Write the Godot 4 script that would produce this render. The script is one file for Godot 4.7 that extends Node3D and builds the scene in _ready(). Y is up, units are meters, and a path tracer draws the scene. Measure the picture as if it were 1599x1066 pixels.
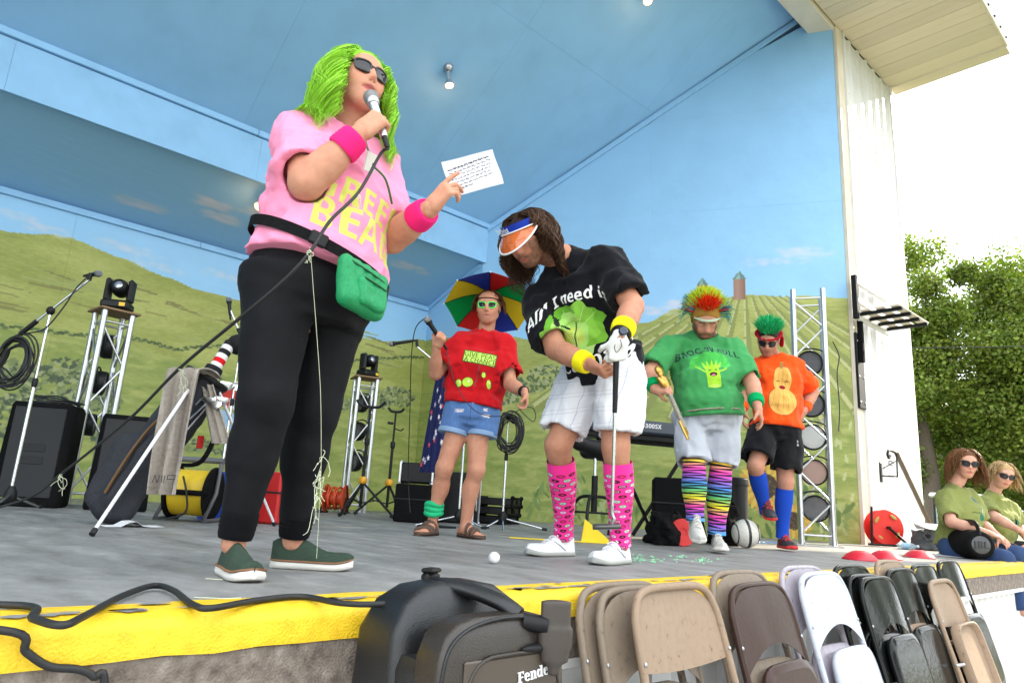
extends Node3D
const GROUND := -0.97

var M := {}
var used := {}
var rng := RandomNumberGenerator.new()

func lin(r: float, g: float, b: float) -> Color:
	return Color(r, g, b).linear_to_srgb()

func V(x: float, y: float, z: float) -> Vector3:
	return Vector3(x, y, z)

# ------------------------------------------------------------------ materials
func mat(c: Color, rough := 0.7, metal := 0.0, opts := {}) -> StandardMaterial3D:
	var m := StandardMaterial3D.new()
	m.albedo_color = c.linear_to_srgb()
	m.roughness = rough
	m.metallic = metal
	for k in opts:
		m.set(k, opts[k])
	return m

func noise_tex(freq: float, stops: Array, size := 256, kind := FastNoiseLite.TYPE_SIMPLEX_SMOOTH, sd := 1, oct := 4) -> NoiseTexture2D:
	var n := FastNoiseLite.new()
	n.noise_type = kind
	n.frequency = freq
	n.seed = sd
	n.fractal_octaves = oct
	var t := NoiseTexture2D.new()
	t.width = size
	t.height = size
	t.seamless = true
	t.noise = n
	var g := Gradient.new()
	var offs := PackedFloat32Array()
	var cols := PackedColorArray()
	for s in stops:
		offs.append(s[0])
		cols.append((s[1] as Color).linear_to_srgb())
	g.offsets = offs
	g.colors = cols
	t.color_ramp = g
	return t

func bump_tex(freq: float, strength: float, size := 256, sd := 5, kind := FastNoiseLite.TYPE_SIMPLEX_SMOOTH) -> NoiseTexture2D:
	var n := FastNoiseLite.new()
	n.noise_type = kind
	n.frequency = freq
	n.seed = sd
	var t := NoiseTexture2D.new()
	t.width = size
	t.height = size
	t.seamless = true
	t.as_normal_map = true
	t.bump_strength = strength
	t.noise = n
	return t

func noisy(stops: Array, tile: float, rough: float, freq := 0.02, world := false, bump: Texture2D = null, nscale := 1.0, metal := 0.0) -> StandardMaterial3D:
	var m := StandardMaterial3D.new()
	m.albedo_texture = noise_tex(freq, stops, 256, FastNoiseLite.TYPE_SIMPLEX_SMOOTH, stops.size() + int(tile * 100))
	m.uv1_triplanar = true
	m.uv1_world_triplanar = world
	m.uv1_scale = Vector3.ONE / tile
	m.roughness = rough
	m.metallic = metal
	if bump:
		m.normal_enabled = true
		m.normal_texture = bump
		m.normal_scale = nscale
	return m

# ------------------------------------------------------------------ scene tree
func numbered(called: String) -> String:
	var n: int = used.get(called, -1) + 1
	used[called] = n
	return called if n == 0 else "%s_%03d" % [called, n]

func obj(called: String, mesh: Mesh, m: Material, parent: Node3D, at := Vector3.ZERO) -> MeshInstance3D:
	var o := MeshInstance3D.new()
	o.mesh = mesh
	if m:
		o.material_override = m
	o.position = at
	o.name = numbered(called) if parent == self else called
	parent.add_child(o, true)
	return o

func thing(called: String, label: String, category: String, at := Vector3.ZERO, group := "") -> Node3D:
	var o := Node3D.new()
	o.name = numbered(called)
	add_child(o)
	o.position = at
	return tag(o, label, category, group)

func tag(o: Node3D, label: String, category: String, group := "") -> Node3D:
	o.set_meta("label", label)
	o.set_meta("category", category)
	if group:
		o.set_meta("group", group)
	return o

func setting(o: Node3D, kind := "structure", label := "") -> Node3D:
	o.set_meta("kind", kind)
	if label:
		o.set_meta("label", label)
	return o

# ------------------------------------------------------------------ mesh builder
class MB:
	var v := PackedVector3Array()
	var n := PackedVector3Array()
	var uv := PackedVector2Array()
	var col := PackedColorArray()
	var ix := PackedInt32Array()
	var paint := Color.WHITE
	var o := Vector3.ZERO     # subtracted from every vertex: the thing's base

	func _init(base := Vector3.ZERO) -> void:
		o = base

	func vert(p: Vector3, nn: Vector3, t := Vector2.ZERO) -> int:
		v.append(p - o)
		n.append(nn)
		uv.append(t)
		col.append(paint)
		return v.size() - 1

	func tri(a: int, b: int, c: int) -> void:
		ix.append(a); ix.append(b); ix.append(c)

	func face(pts: Array, uvs := []) -> MB:      # flat convex polygon, clockwise seen from outside
		var nn: Vector3 = -(pts[1] - pts[0]).cross(pts[2] - pts[0]).normalized()
		var f := v.size()
		for i in pts.size():
			vert(pts[i], nn, uvs[i] if uvs else Vector2.ZERO)
		for i in range(1, pts.size() - 1):
			tri(f, f + i, f + i + 1)
		return self

	func box(c: Vector3, s: Vector3, bevel := 0.0, b := Basis.IDENTITY) -> MB:
		var h := s * 0.5
		bevel = minf(bevel, minf(h.x, minf(h.y, h.z)) * 0.9)
		var ax := [b.x, b.y, b.z]
		var hh := [h.x, h.y, h.z]
		for k in 3:
			var i := (k + 1) % 3
			var j := (k + 2) % 3
			for sg: float in [-1.0, 1.0]:
				var q: Vector3 = c + ax[k] * (hh[k] * sg)
				var e: Vector3 = ax[i] * (hh[i] - bevel)
				var g: Vector3 = ax[j] * (hh[j] - bevel)
				if sg > 0:
					face([q - e - g, q - e + g, q + e + g, q + e - g], [Vector2(0, 0), Vector2(0, 1), Vector2(1, 1), Vector2(1, 0)])
				else:
					face([q - e - g, q + e - g, q + e + g, q - e + g], [Vector2(0, 0), Vector2(1, 0), Vector2(1, 1), Vector2(0, 1)])
		if bevel <= 0.0:
			return self
		for k in 3:
			var i := (k + 1) % 3
			var j := (k + 2) % 3
			var e: Vector3 = ax[k] * (hh[k] - bevel)
			for si: float in [-1.0, 1.0]:
				for sj: float in [-1.0, 1.0]:
					var p1: Vector3 = c + ax[i] * (hh[i] * si) + ax[j] * ((hh[j] - bevel) * sj)
					var p2: Vector3 = c + ax[i] * ((hh[i] - bevel) * si) + ax[j] * (hh[j] * sj)
					if si * sj > 0:
						face([p1 - e, p1 + e, p2 + e, p2 - e])
					else:
						face([p1 - e, p2 - e, p2 + e, p1 + e])
		for sx: float in [-1.0, 1.0]:
			for sy: float in [-1.0, 1.0]:
				for sz: float in [-1.0, 1.0]:
					var px: Vector3 = c + b.x * h.x * sx + b.y * (h.y - bevel) * sy + b.z * (h.z - bevel) * sz
					var py: Vector3 = c + b.x * (h.x - bevel) * sx + b.y * h.y * sy + b.z * (h.z - bevel) * sz
					var pz: Vector3 = c + b.x * (h.x - bevel) * sx + b.y * (h.y - bevel) * sy + b.z * h.z * sz
					if sx * sy * sz > 0:
						face([px, pz, py])
					else:
						face([px, py, pz])
		return self

	func loft(rings: Array, closed := true, cap0 := true, cap1 := true) -> MB:
		var m: int = rings[0].size()
		var cnt := m + 1 if closed else m
		var f := v.size()
		var nr := rings.size()
		for r in nr:
			var ring: PackedVector3Array = rings[r]
			var rp: PackedVector3Array = rings[maxi(r - 1, 0)]
			var rn: PackedVector3Array = rings[mini(r + 1, nr - 1)]
			for k in cnt:
				var i := k % m
				var du: Vector3 = ring[(i + 1) % m] - ring[(i - 1 + m) % m]
				if not closed:
					du = ring[mini(i + 1, m - 1)] - ring[maxi(i - 1, 0)]
				var dv: Vector3 = rn[i] - rp[i]
				var nn := dv.cross(du)
				if nn.length_squared() < 1e-14:
					nn = ring[i] - ring[(i + m / 2) % m]
				vert(ring[i], nn.normalized(), Vector2(float(k) / (cnt - 1), float(r) / maxi(nr - 1, 1)))
		var out := 0.0
		if closed:
			for r in nr:
				var c := Vector3.ZERO
				for p in rings[r]:
					c += p
				c /= m
				for i in m:
					out += n[f + r * cnt + i].dot(rings[r][i] - c)
		if out < 0.0:
			for i in range(f, v.size()):
				n[i] = -n[i]
		for r in nr - 1:
			for k in cnt - 1:
				var a := f + r * cnt + k
				if out < 0.0:
					tri(a, a + cnt, a + 1)
					tri(a + 1, a + cnt, a + cnt + 1)
				else:
					tri(a, a + 1, a + cnt)
					tri(a + 1, a + cnt + 1, a + cnt)
		if closed:
			for e in 2:
				if (e == 0 and not cap0) or (e == 1 and not cap1):
					continue
				var ring: PackedVector3Array = rings[0 if e == 0 else nr - 1]
				var c := Vector3.ZERO
				for p in ring:
					c += p
				c /= m
				var nn: Vector3 = (ring[m / 3] - ring[0]).cross(ring[2 * m / 3] - ring[0]).normalized()
				var other: PackedVector3Array = rings[1 if e == 0 else nr - 2]
				if nn.dot(other[0] - ring[0]) > 0:
					nn = -nn
				var g := vert(c, nn, Vector2(0.5, 0.5))
				for i in m:
					vert(ring[i], nn, Vector2(0.5, 0.5))
				var way: bool = (ring[0] - c).cross(ring[m / 4] - c).dot(nn) < 0.0
				for i in m:
					if way:
						tri(g, g + 1 + i, g + 1 + (i + 1) % m)
					else:
						tri(g, g + 1 + (i + 1) % m, g + 1 + i)
		return self

	static func frames(path: PackedVector3Array, hint := Vector3.ZERO) -> Array:
		var out := []
		var t0: Vector3 = (path[1] - path[0]).normalized()
		var up := hint if hint != Vector3.ZERO else (Vector3.UP if absf(t0.y) < 0.9 else Vector3.RIGHT)
		var x := t0.cross(up).normalized()
		for i in path.size():
			var t: Vector3 = (path[mini(i + 1, path.size() - 1)] - path[maxi(i - 1, 0)]).normalized()
			x = (x - t * x.dot(t)).normalized()
			out.append([x, t.cross(x), t])
		return out

	func tube(path: PackedVector3Array, rad, sides := 8, hint := Vector3.ZERO, caps := true, squash := 1.0) -> MB:
		var fr := MB.frames(path, hint)
		var rings := []
		for i in path.size():
			var r: float = rad if rad is float else rad[mini(i, rad.size() - 1)]
			var ring := PackedVector3Array()
			for k in sides:
				var a := TAU * k / sides
				ring.append(path[i] + fr[i][0] * (cos(a) * r) - fr[i][1] * (sin(a) * r * squash))
			rings.append(ring)
		return loft(rings, true, caps, caps)

	func rod(a: Vector3, b: Vector3, r: float, r2 := -1.0, sides := 10) -> MB:
		return tube(PackedVector3Array([a, b]), [r, r if r2 < 0 else r2], sides)

	func lathe(c: Vector3, axis: Vector3, prof: Array, sides := 20, sx := 1.0) -> MB:
		var t := axis.normalized()
		var x := t.cross(Vector3.UP if absf(t.y) < 0.9 else Vector3.BACK).normalized()
		var y := t.cross(x)
		var rings := []
		for p in prof:
			var ring := PackedVector3Array()
			for k in sides:
				var a := TAU * k / sides
				ring.append(c + t * p[1] + x * (cos(a) * maxf(p[0], 1e-4) * sx) - y * (sin(a) * maxf(p[0], 1e-4)))
			rings.append(ring)
		return loft(rings, true, prof[0][0] > 0.001, prof[-1][0] > 0.001)

	func ball(c: Vector3, r: Vector3, b := Basis.IDENTITY, nu := 14, nv := 9) -> MB:
		var rings := []
		for j in nv + 1:
			var th := PI * (0.001 + 0.998 * j / nv)
			var ring := PackedVector3Array()
			for i in nu:
				var a := TAU * i / nu
				ring.append(c + b * Vector3(cos(a) * sin(th) * r.x, -cos(th) * r.y, sin(a) * sin(th) * r.z))
			rings.append(ring)
		return loft(rings, true, false, false)

	func sheet(grid: Array, thick := 0.0) -> MB:
		loft(grid, false)
		if thick > 0.0:
			var back := []
			for r in grid.size():
				var row := PackedVector3Array()
				var g: PackedVector3Array = grid[r]
				var up: PackedVector3Array = grid[mini(r + 1, grid.size() - 1)]
				var dn: PackedVector3Array = grid[maxi(r - 1, 0)]
				for c in range(g.size() - 1, -1, -1):
					var du: Vector3 = g[mini(c + 1, g.size() - 1)] - g[maxi(c - 1, 0)]
					row.append(g[c] - (up[c] - dn[c]).cross(du).normalized() * thick)
				back.append(row)
			loft(back, false)
			var rim := []
			var a := PackedVector3Array()
			var b := PackedVector3Array()
			var nr := grid.size()
			var nc: int = grid[0].size()
			for c in nc:
				a.append(grid[0][c]); b.append(back[0][nc - 1 - c])
			for r in range(1, nr):
				a.append(grid[r][nc - 1]); b.append(back[r][0])
			for c in range(nc - 2, -1, -1):
				a.append(grid[nr - 1][c]); b.append(back[nr - 1][nc - 1 - c])
			for r in range(nr - 2, 0, -1):
				a.append(grid[r][0]); b.append(back[r][nc - 1])
			loft([a, b], true, false, false)
		return self

	func append(a: Array) -> MB:        # arrays from an SDF: [verts, normals, uvs, colours, indices]
		var f := v.size()
		for p in a[0]:
			v.append(p - o)
		n.append_array(a[1])
		uv.append_array(a[2])
		col.append_array(a[3])
		for i in a[4]:
			ix.append(i + f)
		return self

	func mesh() -> ArrayMesh:
		var arr := []
		arr.resize(Mesh.ARRAY_MAX)
		arr[Mesh.ARRAY_VERTEX] = v
		arr[Mesh.ARRAY_NORMAL] = n
		arr[Mesh.ARRAY_TEX_UV] = uv
		arr[Mesh.ARRAY_COLOR] = col
		arr[Mesh.ARRAY_INDEX] = ix
		var m := ArrayMesh.new()
		m.add_surface_from_arrays(Mesh.PRIMITIVE_TRIANGLES, arr)
		return m

func spline(pts: Array, per := 6, closed := false) -> PackedVector3Array:
	var out := PackedVector3Array()
	var n := pts.size()
	for i in (n if closed else n - 1):
		var p0: Vector3 = pts[(i - 1 + n) % n] if closed or i > 0 else pts[0]
		var p1: Vector3 = pts[i]
		var p2: Vector3 = pts[(i + 1) % n]
		var p3: Vector3 = pts[(i + 2) % n] if closed or i + 2 < n else pts[n - 1]
		for k in per:
			out.append(p1.cubic_interpolate(p2, p0, p3, float(k) / per))
	if not closed:
		out.append(pts[n - 1])
	return out

class Painter:
	func colour(_p: Vector3, _n: Vector3) -> Color:
		return Color.WHITE

# ------------------------------------------------------------------ signed distance field, meshed as surface nets
class SDF:
	var o: Vector3
	var c: float
	var nx: int
	var ny: int
	var nz: int
	var d := PackedFloat32Array()

	func _init(lo: Vector3, hi: Vector3, cell: float) -> void:
		o = lo
		c = cell
		nx = int((hi.x - lo.x) / cell) + 2
		ny = int((hi.y - lo.y) / cell) + 2
		nz = int((hi.z - lo.z) / cell) + 2
		d.resize(nx * ny * nz)
		d.fill(1.0)

	func span(lo: Vector3, hi: Vector3) -> Array:
		var a := (lo - o) / c
		var b := (hi - o) / c
		return [maxi(0, int(a.x)), mini(nx - 1, int(b.x) + 1), maxi(0, int(a.y)), mini(ny - 1, int(b.y) + 1), maxi(0, int(a.z)), mini(nz - 1, int(b.z) + 1)]

	func cap(a: Vector3, b: Vector3, ra: float, rb: float, k := 0.02, w := Vector3.ZERO, s := 1.0) -> SDF:
		var m := maxf(ra, rb) / minf(s, 1.0) + k + 2.5 * c
		var e := Vector3(m, m, m)
		var sp := span(a.min(b) - e, a.max(b) + e)
		var ba := b - a
		var sq := w != Vector3.ZERO
		if sq:
			ba += w * (ba.dot(w) * (s - 1.0))
		var inv := 1.0 / maxf(ba.length_squared(), 1e-9)
		var dr := rb - ra
		var ik := 1.0 / k
		var k4 := k * 0.25
		for z in range(sp[4], sp[5] + 1):
			for y in range(sp[2], sp[3] + 1):
				var i: int = nx * (y + ny * z) + sp[0]
				var p := Vector3(o.x + sp[0] * c, o.y + y * c, o.z + z * c) - a
				for x in range(sp[0], sp[1] + 1):
					var q := p
					if sq:
						q += w * (p.dot(w) * (s - 1.0))
					var h := clampf(q.dot(ba) * inv, 0.0, 1.0)
					var e1 := (q - ba * h).length() - ra - dr * h
					var e0 := d[i]
					var g := k - absf(e0 - e1)
					if g > 0.0:
						g *= ik
						d[i] = minf(e0, e1) - g * g * k4
					elif e1 < e0:
						d[i] = e1
					i += 1
					p.x += c
		return self

	func seg(c0: Vector3, c1: Vector3, a0: float, b0: float, a1: float, b1: float, w: Vector3, f: Vector3, k := 0.03) -> SDF:
		var m := maxf(maxf(a0, a1), maxf(b0, b1)) + k + 2.5 * c
		var e := Vector3(m, m * 0.6, m)
		var sp := span(c0.min(c1) - e, c0.max(c1) + e)
		var ax := c1 - c0
		var inv := 1.0 / maxf(ax.length_squared(), 1e-9)
		var axn := ax.normalized()
		var ik := 1.0 / k
		var k4 := k * 0.25
		for z in range(sp[4], sp[5] + 1):
			for y in range(sp[2], sp[3] + 1):
				var i: int = nx * (y + ny * z) + sp[0]
				var p := Vector3(o.x + sp[0] * c, o.y + y * c, o.z + z * c) - c0
				for x in range(sp[0], sp[1] + 1):
					var h := clampf(p.dot(ax) * inv, 0.0, 1.0)
					var q := p - ax * h
					var aa := a0 + (a1 - a0) * h
					var bb := b0 + (b1 - b0) * h
					var u := q.dot(w) / aa
					var v := q.dot(f) / bb
					var r := q.dot(axn)
					var e1 := (sqrt(u * u + v * v) - 1.0) * minf(aa, bb)
					r = absf(r) - 0.035
					if r > 0.0:
						e1 = maxf(e1, 0.0)
						e1 = sqrt(e1 * e1 + r * r)
					var e0 := d[i]
					var g := k - absf(e0 - e1)
					if g > 0.0:
						g *= ik
						d[i] = minf(e0, e1) - g * g * k4
					elif e1 < e0:
						d[i] = e1
					i += 1
					p.x += c
		return self

	func cut(a: Vector3, b: Vector3, ra: float, rb: float, k := 0.006) -> SDF:
		var m := maxf(ra, rb) + k + 2.5 * c
		var e := Vector3(m, m, m)
		var sp := span(a.min(b) - e, a.max(b) + e)
		var ba := b - a
		var inv := 1.0 / maxf(ba.length_squared(), 1e-9)
		for z in range(sp[4], sp[5] + 1):
			for y in range(sp[2], sp[3] + 1):
				var i: int = nx * (y + ny * z) + sp[0]
				var p := Vector3(o.x + sp[0] * c, o.y + y * c, o.z + z * c) - a
				for x in range(sp[0], sp[1] + 1):
					var h := clampf(p.dot(ba) * inv, 0.0, 1.0)
					var e1 := ra + (rb - ra) * h - (p - ba * h).length()
					var e0 := d[i]
					var g := maxf(k - absf(e0 - e1), 0.0) / k
					d[i] = maxf(e0, e1) + g * g * k * 0.25
					i += 1
					p.x += c
		return self

	func plane(at: Vector3, n: Vector3, reach := 1e6) -> SDF:
		var e := Vector3.ONE * minf(reach, 50.0)
		var sp := span(at - e, at + e)
		for z in range(sp[4], sp[5] + 1):
			for y in range(sp[2], sp[3] + 1):
				var i: int = nx * (y + ny * z) + sp[0]
				var p := Vector3(o.x + sp[0] * c, o.y + y * c, o.z + z * c) - at
				for x in range(sp[0], sp[1] + 1):
					if d[i] < 0.2 and p.length_squared() < reach * reach:
						d[i] = maxf(d[i], p.dot(n))
					i += 1
					p.x += c
		return self

	func ripple(noise: FastNoiseLite, amp: float, stretch := Vector3.ONE) -> SDF:
		var i := 0
		for z in nz:
			for y in ny:
				for x in nx:
					if absf(d[i]) < 4.0 * c:
						d[i] += amp * noise.get_noise_3d((o.x + x * c) * stretch.x, (o.y + y * c) * stretch.y, (o.z + z * c) * stretch.z)
					i += 1
		return self

	func arrays(paint: Painter = null, front := Vector3.ZERO, uvo := Vector3.ZERO, uvx := Vector3.ZERO, uvy := Vector3.ZERO) -> Array:
		var vs := PackedVector3Array()
		var ns := PackedVector3Array()
		var ind := PackedInt32Array()
		var vid := PackedInt32Array()
		vid.resize(d.size())
		var sy := nx
		var sz := nx * ny
		var off := [0, 1, sy, sy + 1, sz, sz + 1, sz + sy, sz + sy + 1]
		var ea := [0, 2, 4, 6, 0, 1, 4, 5, 0, 1, 2, 3]
		var eb := [1, 3, 5, 7, 2, 3, 6, 7, 4, 5, 6, 7]
		var pos: Array[Vector3] = []
		for k in 8:
			pos.append(Vector3(k & 1, (k >> 1) & 1, k >> 2))
		var thr := 2.6 * c
		var f := PackedFloat32Array()
		f.resize(8)
		var near := PackedInt32Array()
		for z in nz - 1:
			for y in ny - 1:
				var i := sy * y + sz * z - 1
				for x in nx - 1:
					i += 1
					if absf(d[i]) > thr:
						continue
					var mask := 0
					for k in 8:
						var q: float = d[i + off[k]]
						f[k] = q
						if q < 0.0:
							mask |= 1 << k
					if mask == 0 or mask == 255:
						continue
					var s := Vector3.ZERO
					var cnt := 0
					for e in 12:
						var a: int = ea[e]
						var b: int = eb[e]
						if (f[a] < 0.0) != (f[b] < 0.0):
							s += pos[a].lerp(pos[b], f[a] / (f[a] - f[b]))
							cnt += 1
					vid[i] = vs.size() + 1
					vs.append(o + (Vector3(x, y, z) + s / cnt) * c)
					near.append(i)
		ns.resize(vs.size())
		var steps := [1, sy, sz]
		for i in near:
			for ax in 3:
				var j: int = i + steps[ax]
				var ina := d[i] < 0.0
				if ina == (d[j] < 0.0):
					continue
				var u: int = steps[(ax + 1) % 3]
				var w: int = steps[(ax + 2) % 3]
				if i - u - w < 0:
					continue
				var v0 := vid[i] - 1
				var v1 := vid[i - u] - 1
				var v2 := vid[i - u - w] - 1
				var v3 := vid[i - w] - 1
				if v0 < 0 or v1 < 0 or v2 < 0 or v3 < 0:
					continue
				if not ina:
					var t := v1
					v1 = v3
					v3 = t
				var nn := (vs[v2] - vs[v0]).cross(vs[v3] - vs[v1])
				ns[v0] += nn; ns[v1] += nn; ns[v2] += nn; ns[v3] += nn
				ind.append(v0); ind.append(v2); ind.append(v1)
				ind.append(v0); ind.append(v3); ind.append(v2)
		var uvs := PackedVector2Array()
		uvs.resize(vs.size())
		var cs := PackedColorArray()
		cs.resize(vs.size())
		cs.fill(Color.WHITE)
		for i in vs.size():
			ns[i] = ns[i].normalized()
			if paint:
				cs[i] = paint.colour(vs[i], ns[i])
		if front != Vector3.ZERO:
			var nv := vs.size()
			for i in nv:
				var q := vs[i] - uvo
				uvs[i] = Vector2(0.5 + q.dot(uvx), 0.5 - q.dot(uvy))
			var twin := {}
			for t in range(0, ind.size(), 3):
				var a := ind[t]
				var b := ind[t + 1]
				var e := ind[t + 2]
				if (ns[a] + ns[b] + ns[e]).dot(front) < 0.1:
					for k in 3:
						var g := ind[t + k]
						if not twin.has(g):
							twin[g] = vs.size()
							vs.append(vs[g])
							ns.append(ns[g])
							cs.append(cs[g])
							uvs.append(Vector2(0.003, 0.003))
						ind[t + k] = twin[g]
		return [vs, ns, uvs, cs, ind]

# ------------------------------------------------------------------ flat print: coloured triangles drawn into an Image
class Print:
	var im: Image
	var w: int
	var h: int
	var sc: float
	func _init(width: int, height: int, base: Color, px_per_unit: float) -> void:
		w = width
		h = height
		sc = px_per_unit
		im = Image.create(w, h, false, Image.FORMAT_RGB8)
		im.fill(base.linear_to_srgb())
	func tri(a: Vector2, b: Vector2, c: Vector2, col: Color) -> void:
		var p := [Vector2(w * 0.5 + a.x * sc, h * 0.5 - a.y * sc), Vector2(w * 0.5 + b.x * sc, h * 0.5 - b.y * sc), Vector2(w * 0.5 + c.x * sc, h * 0.5 - c.y * sc)]
		var y0 := maxi(0, int(minf(p[0].y, minf(p[1].y, p[2].y))))
		var y1 := mini(h - 1, int(maxf(p[0].y, maxf(p[1].y, p[2].y))) + 1)
		for y in range(y0, y1 + 1):
			var yy := y + 0.5
			var lo := 1e9
			var hi := -1e9
			for k in 3:
				var q: Vector2 = p[k]
				var r: Vector2 = p[(k + 1) % 3]
				if (q.y <= yy) != (r.y <= yy):
					var x := q.x + (r.x - q.x) * (yy - q.y) / (r.y - q.y)
					lo = minf(lo, x)
					hi = maxf(hi, x)
			if hi > lo:
				var xa := clampi(int(round(lo)), 0, w)
				var xb := clampi(int(round(hi)), 0, w)
				if xb > xa:
					im.fill_rect(Rect2i(xa, y, xb - xa, 1), col.linear_to_srgb())
	func poly(pts: PackedVector2Array, col: Color) -> void:
		var t := Geometry2D.triangulate_polygon(pts)
		for i in range(0, t.size(), 3):
			tri(pts[t[i]], pts[t[i + 1]], pts[t[i + 2]], col)
	func blob(c: Vector2, r: Vector2, col: Color, turn := 0.0, n := 20, wob := 0.0) -> void:
		var pts := PackedVector2Array()
		for i in n:
			var a := TAU * i / n
			pts.append(c + (Vector2(cos(a) * r.x, sin(a) * r.y) * (1.0 + wob * sin(a * 5.0 + c.x * 40.0))).rotated(turn))
		poly(pts, col)
	func line(pts: Array, width: float, col: Color) -> void:
		for i in pts.size() - 1:
			var a: Vector2 = pts[i]
			var b: Vector2 = pts[i + 1]
			var t := (b - a).normalized() * width * 0.5
			var nn := t.orthogonal()
			tri(a + nn - t, b + nn + t, b - nn + t, col)
			tri(a + nn - t, b - nn + t, a - nn - t, col)
	func text(s: String, at: Vector2, size: float, col: Color, turn := 0.0, font := "Droid Sans", bold := true, italic := false, bend := 0.0) -> void:
		var f := SystemFont.new()
		f.font_names = PackedStringArray([font])
		f.font_weight = 700 if bold else 400
		f.font_italic = italic
		var tm := TextMesh.new()
		tm.font = f
		tm.text = s
		tm.font_size = 64
		tm.pixel_size = size / 46.0
		tm.depth = 0.0
		var arr := tm.get_mesh_arrays()
		if arr.is_empty():
			return
		var vs: PackedVector3Array = arr[Mesh.ARRAY_VERTEX]
		var id: PackedInt32Array = arr[Mesh.ARRAY_INDEX]
		var q := PackedVector2Array()
		for p in vs:
			q.append(at + (Vector2(p.x, p.y + bend * p.x * p.x)).rotated(turn))
		for i in range(0, id.size(), 3):
			tri(q[id[i]], q[id[i + 1]], q[id[i + 2]], col)
	func tex() -> ImageTexture:
		return ImageTexture.create_from_image(im)

# ------------------------------------------------------------------ paint on the walls
const WALL_P := Vector3(8.695, 0, -3.329)     # front foot of the right-hand wall
const WALL_Q := Vector3(6.25, 0, -7.682)      # where it meets the beam
const WALL_C := Vector3(6.16, 0, -8.89)       # back right corner
const SKY := Color(0.25, 0.485, 0.77)

func hill_y(pts: Array, x: float) -> float:
	for i in pts.size() - 1:
		if x <= pts[i + 1].x:
			return lerpf(pts[i].y, pts[i + 1].y, smoothstep(0.0, 1.0, clampf((x - pts[i].x) / (pts[i + 1].x - pts[i].x), 0.0, 1.0)))
	return pts[-1].y

func paint_mural(x0: float, x1: float, top: float, ppm: float, hill: Array, which: int) -> ImageTexture:
	var w := int((x1 - x0) * ppm)
	var h := int(top * ppm)
	var pr := Print.new(w, h, SKY, ppm)
	var n1 := FastNoiseLite.new()
	n1.seed = 11
	n1.frequency = 0.9
	n1.fractal_octaves = 4
	var n2 := FastNoiseLite.new()
	n2.seed = 4
	n2.frequency = 2.6
	var greens := [Color(0.255, 0.285, 0.058), Color(0.36, 0.38, 0.105), Color(0.19, 0.25, 0.05), Color(0.42, 0.42, 0.15)]
	for py in h:
		var y := (h - py - 0.5) / ppm
		var sky := SKY.lerp(Color(0.30, 0.55, 0.78), clampf(1.0 - (y - 2.4) / 3.0, 0.0, 1.0) * 0.5)
		for px in w:
			var x := x0 + (px + 0.5) / ppm
			var hy := hill_y(hill, x) + n2.get_noise_2d(x * 0.6, 3.0) * 0.025
			if y > hy:
				var s := sky * (1.0 + 0.05 * n2.get_noise_2d(x * 0.5, y * 0.7))
				s.a = 1.0
				pr.im.set_pixel(px, py, s.linear_to_srgb())
				continue
			var a := n1.get_noise_2d(x * 0.55 + y * 0.4, y * 2.4) * 1.6
			var b := n2.get_noise_2d(x * 0.8, y * 3.2) * 1.4
			var c: Color = greens[0].lerp(greens[1], clampf(0.45 + a * 0.7, 0.0, 1.0))
			if y < 1.72 + 0.1 * sin(x * 1.3):
				c = greens[2].lerp(greens[1], clampf(0.40 + 0.16 * sin(y * 15.0 + b * 2.2 + x * 0.3) + b * 0.35, 0.0, 1.0))
			c = c.lerp(greens[3], clampf(b * 0.35, 0.0, 0.4)) * (1.0 + 0.17 * n1.get_noise_2d(x * 9.0, y * 40.0) + 0.10 * n2.get_noise_2d(x * 14.0 + y * 20.0, y * 16.0))
			c.a = 1.0
			pr.im.set_pixel(px, py, c.linear_to_srgb())
	if which == 0:
		mural_back(pr, Vector2((x0 + x1) * 0.5, top * 0.5))
	else:
		mural_side(pr, Vector2((x0 + x1) * 0.5, top * 0.5))
	return pr.tex()

func dabs(pr: Print, mid: Vector2, at: Vector2, r: Vector2, count: int, cols: Array, size: float, sd: int) -> void:
	rng.seed = sd
	for i in count:
		var a := rng.randf() * TAU
		var q := sqrt(rng.randf())
		var p := at + Vector2(cos(a) * r.x, sin(a) * r.y) * q - mid
		pr.blob(p, Vector2(rng.randf_range(0.5, 1.2), rng.randf_range(0.35, 0.9)) * size, cols[rng.randi() % cols.size()], rng.randf() * 0.8, 7, 0.2)

func cloud(pr: Print, mid: Vector2, at: Vector2, r: Vector2, sd: int, strength := 1.0) -> void:
	rng.seed = sd
	for i in 46:
		var a := rng.randf() * TAU
		var q := sqrt(rng.randf())
		var p := at + Vector2(cos(a) * r.x * q, sin(a) * r.y * q + absf(q) * r.y * 0.3 * sin(a * 3.0)) - mid
		var px := Vector2i(int(pr.w * 0.5 + p.x * pr.sc), int(pr.h * 0.5 - p.y * pr.sc))
		var rad := int(pr.sc * r.y * rng.randf_range(0.35, 0.8)) + 1
		for dy in range(-rad, rad + 1):
			for dx in range(-rad * 2, rad * 2 + 1):
				var e := 1.0 - sqrt(float(dx * dx) * 0.25 + dy * dy) / rad
				var x := px.x + dx
				var y := px.y + dy
				if e > 0.0 and x >= 0 and y >= 0 and x < pr.w and y < pr.h:
					var c := pr.im.get_pixel(x, y)
					pr.im.set_pixel(x, y, c.lerp(Color(0.80, 0.80, 0.86), e * 0.16 * strength))

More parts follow.
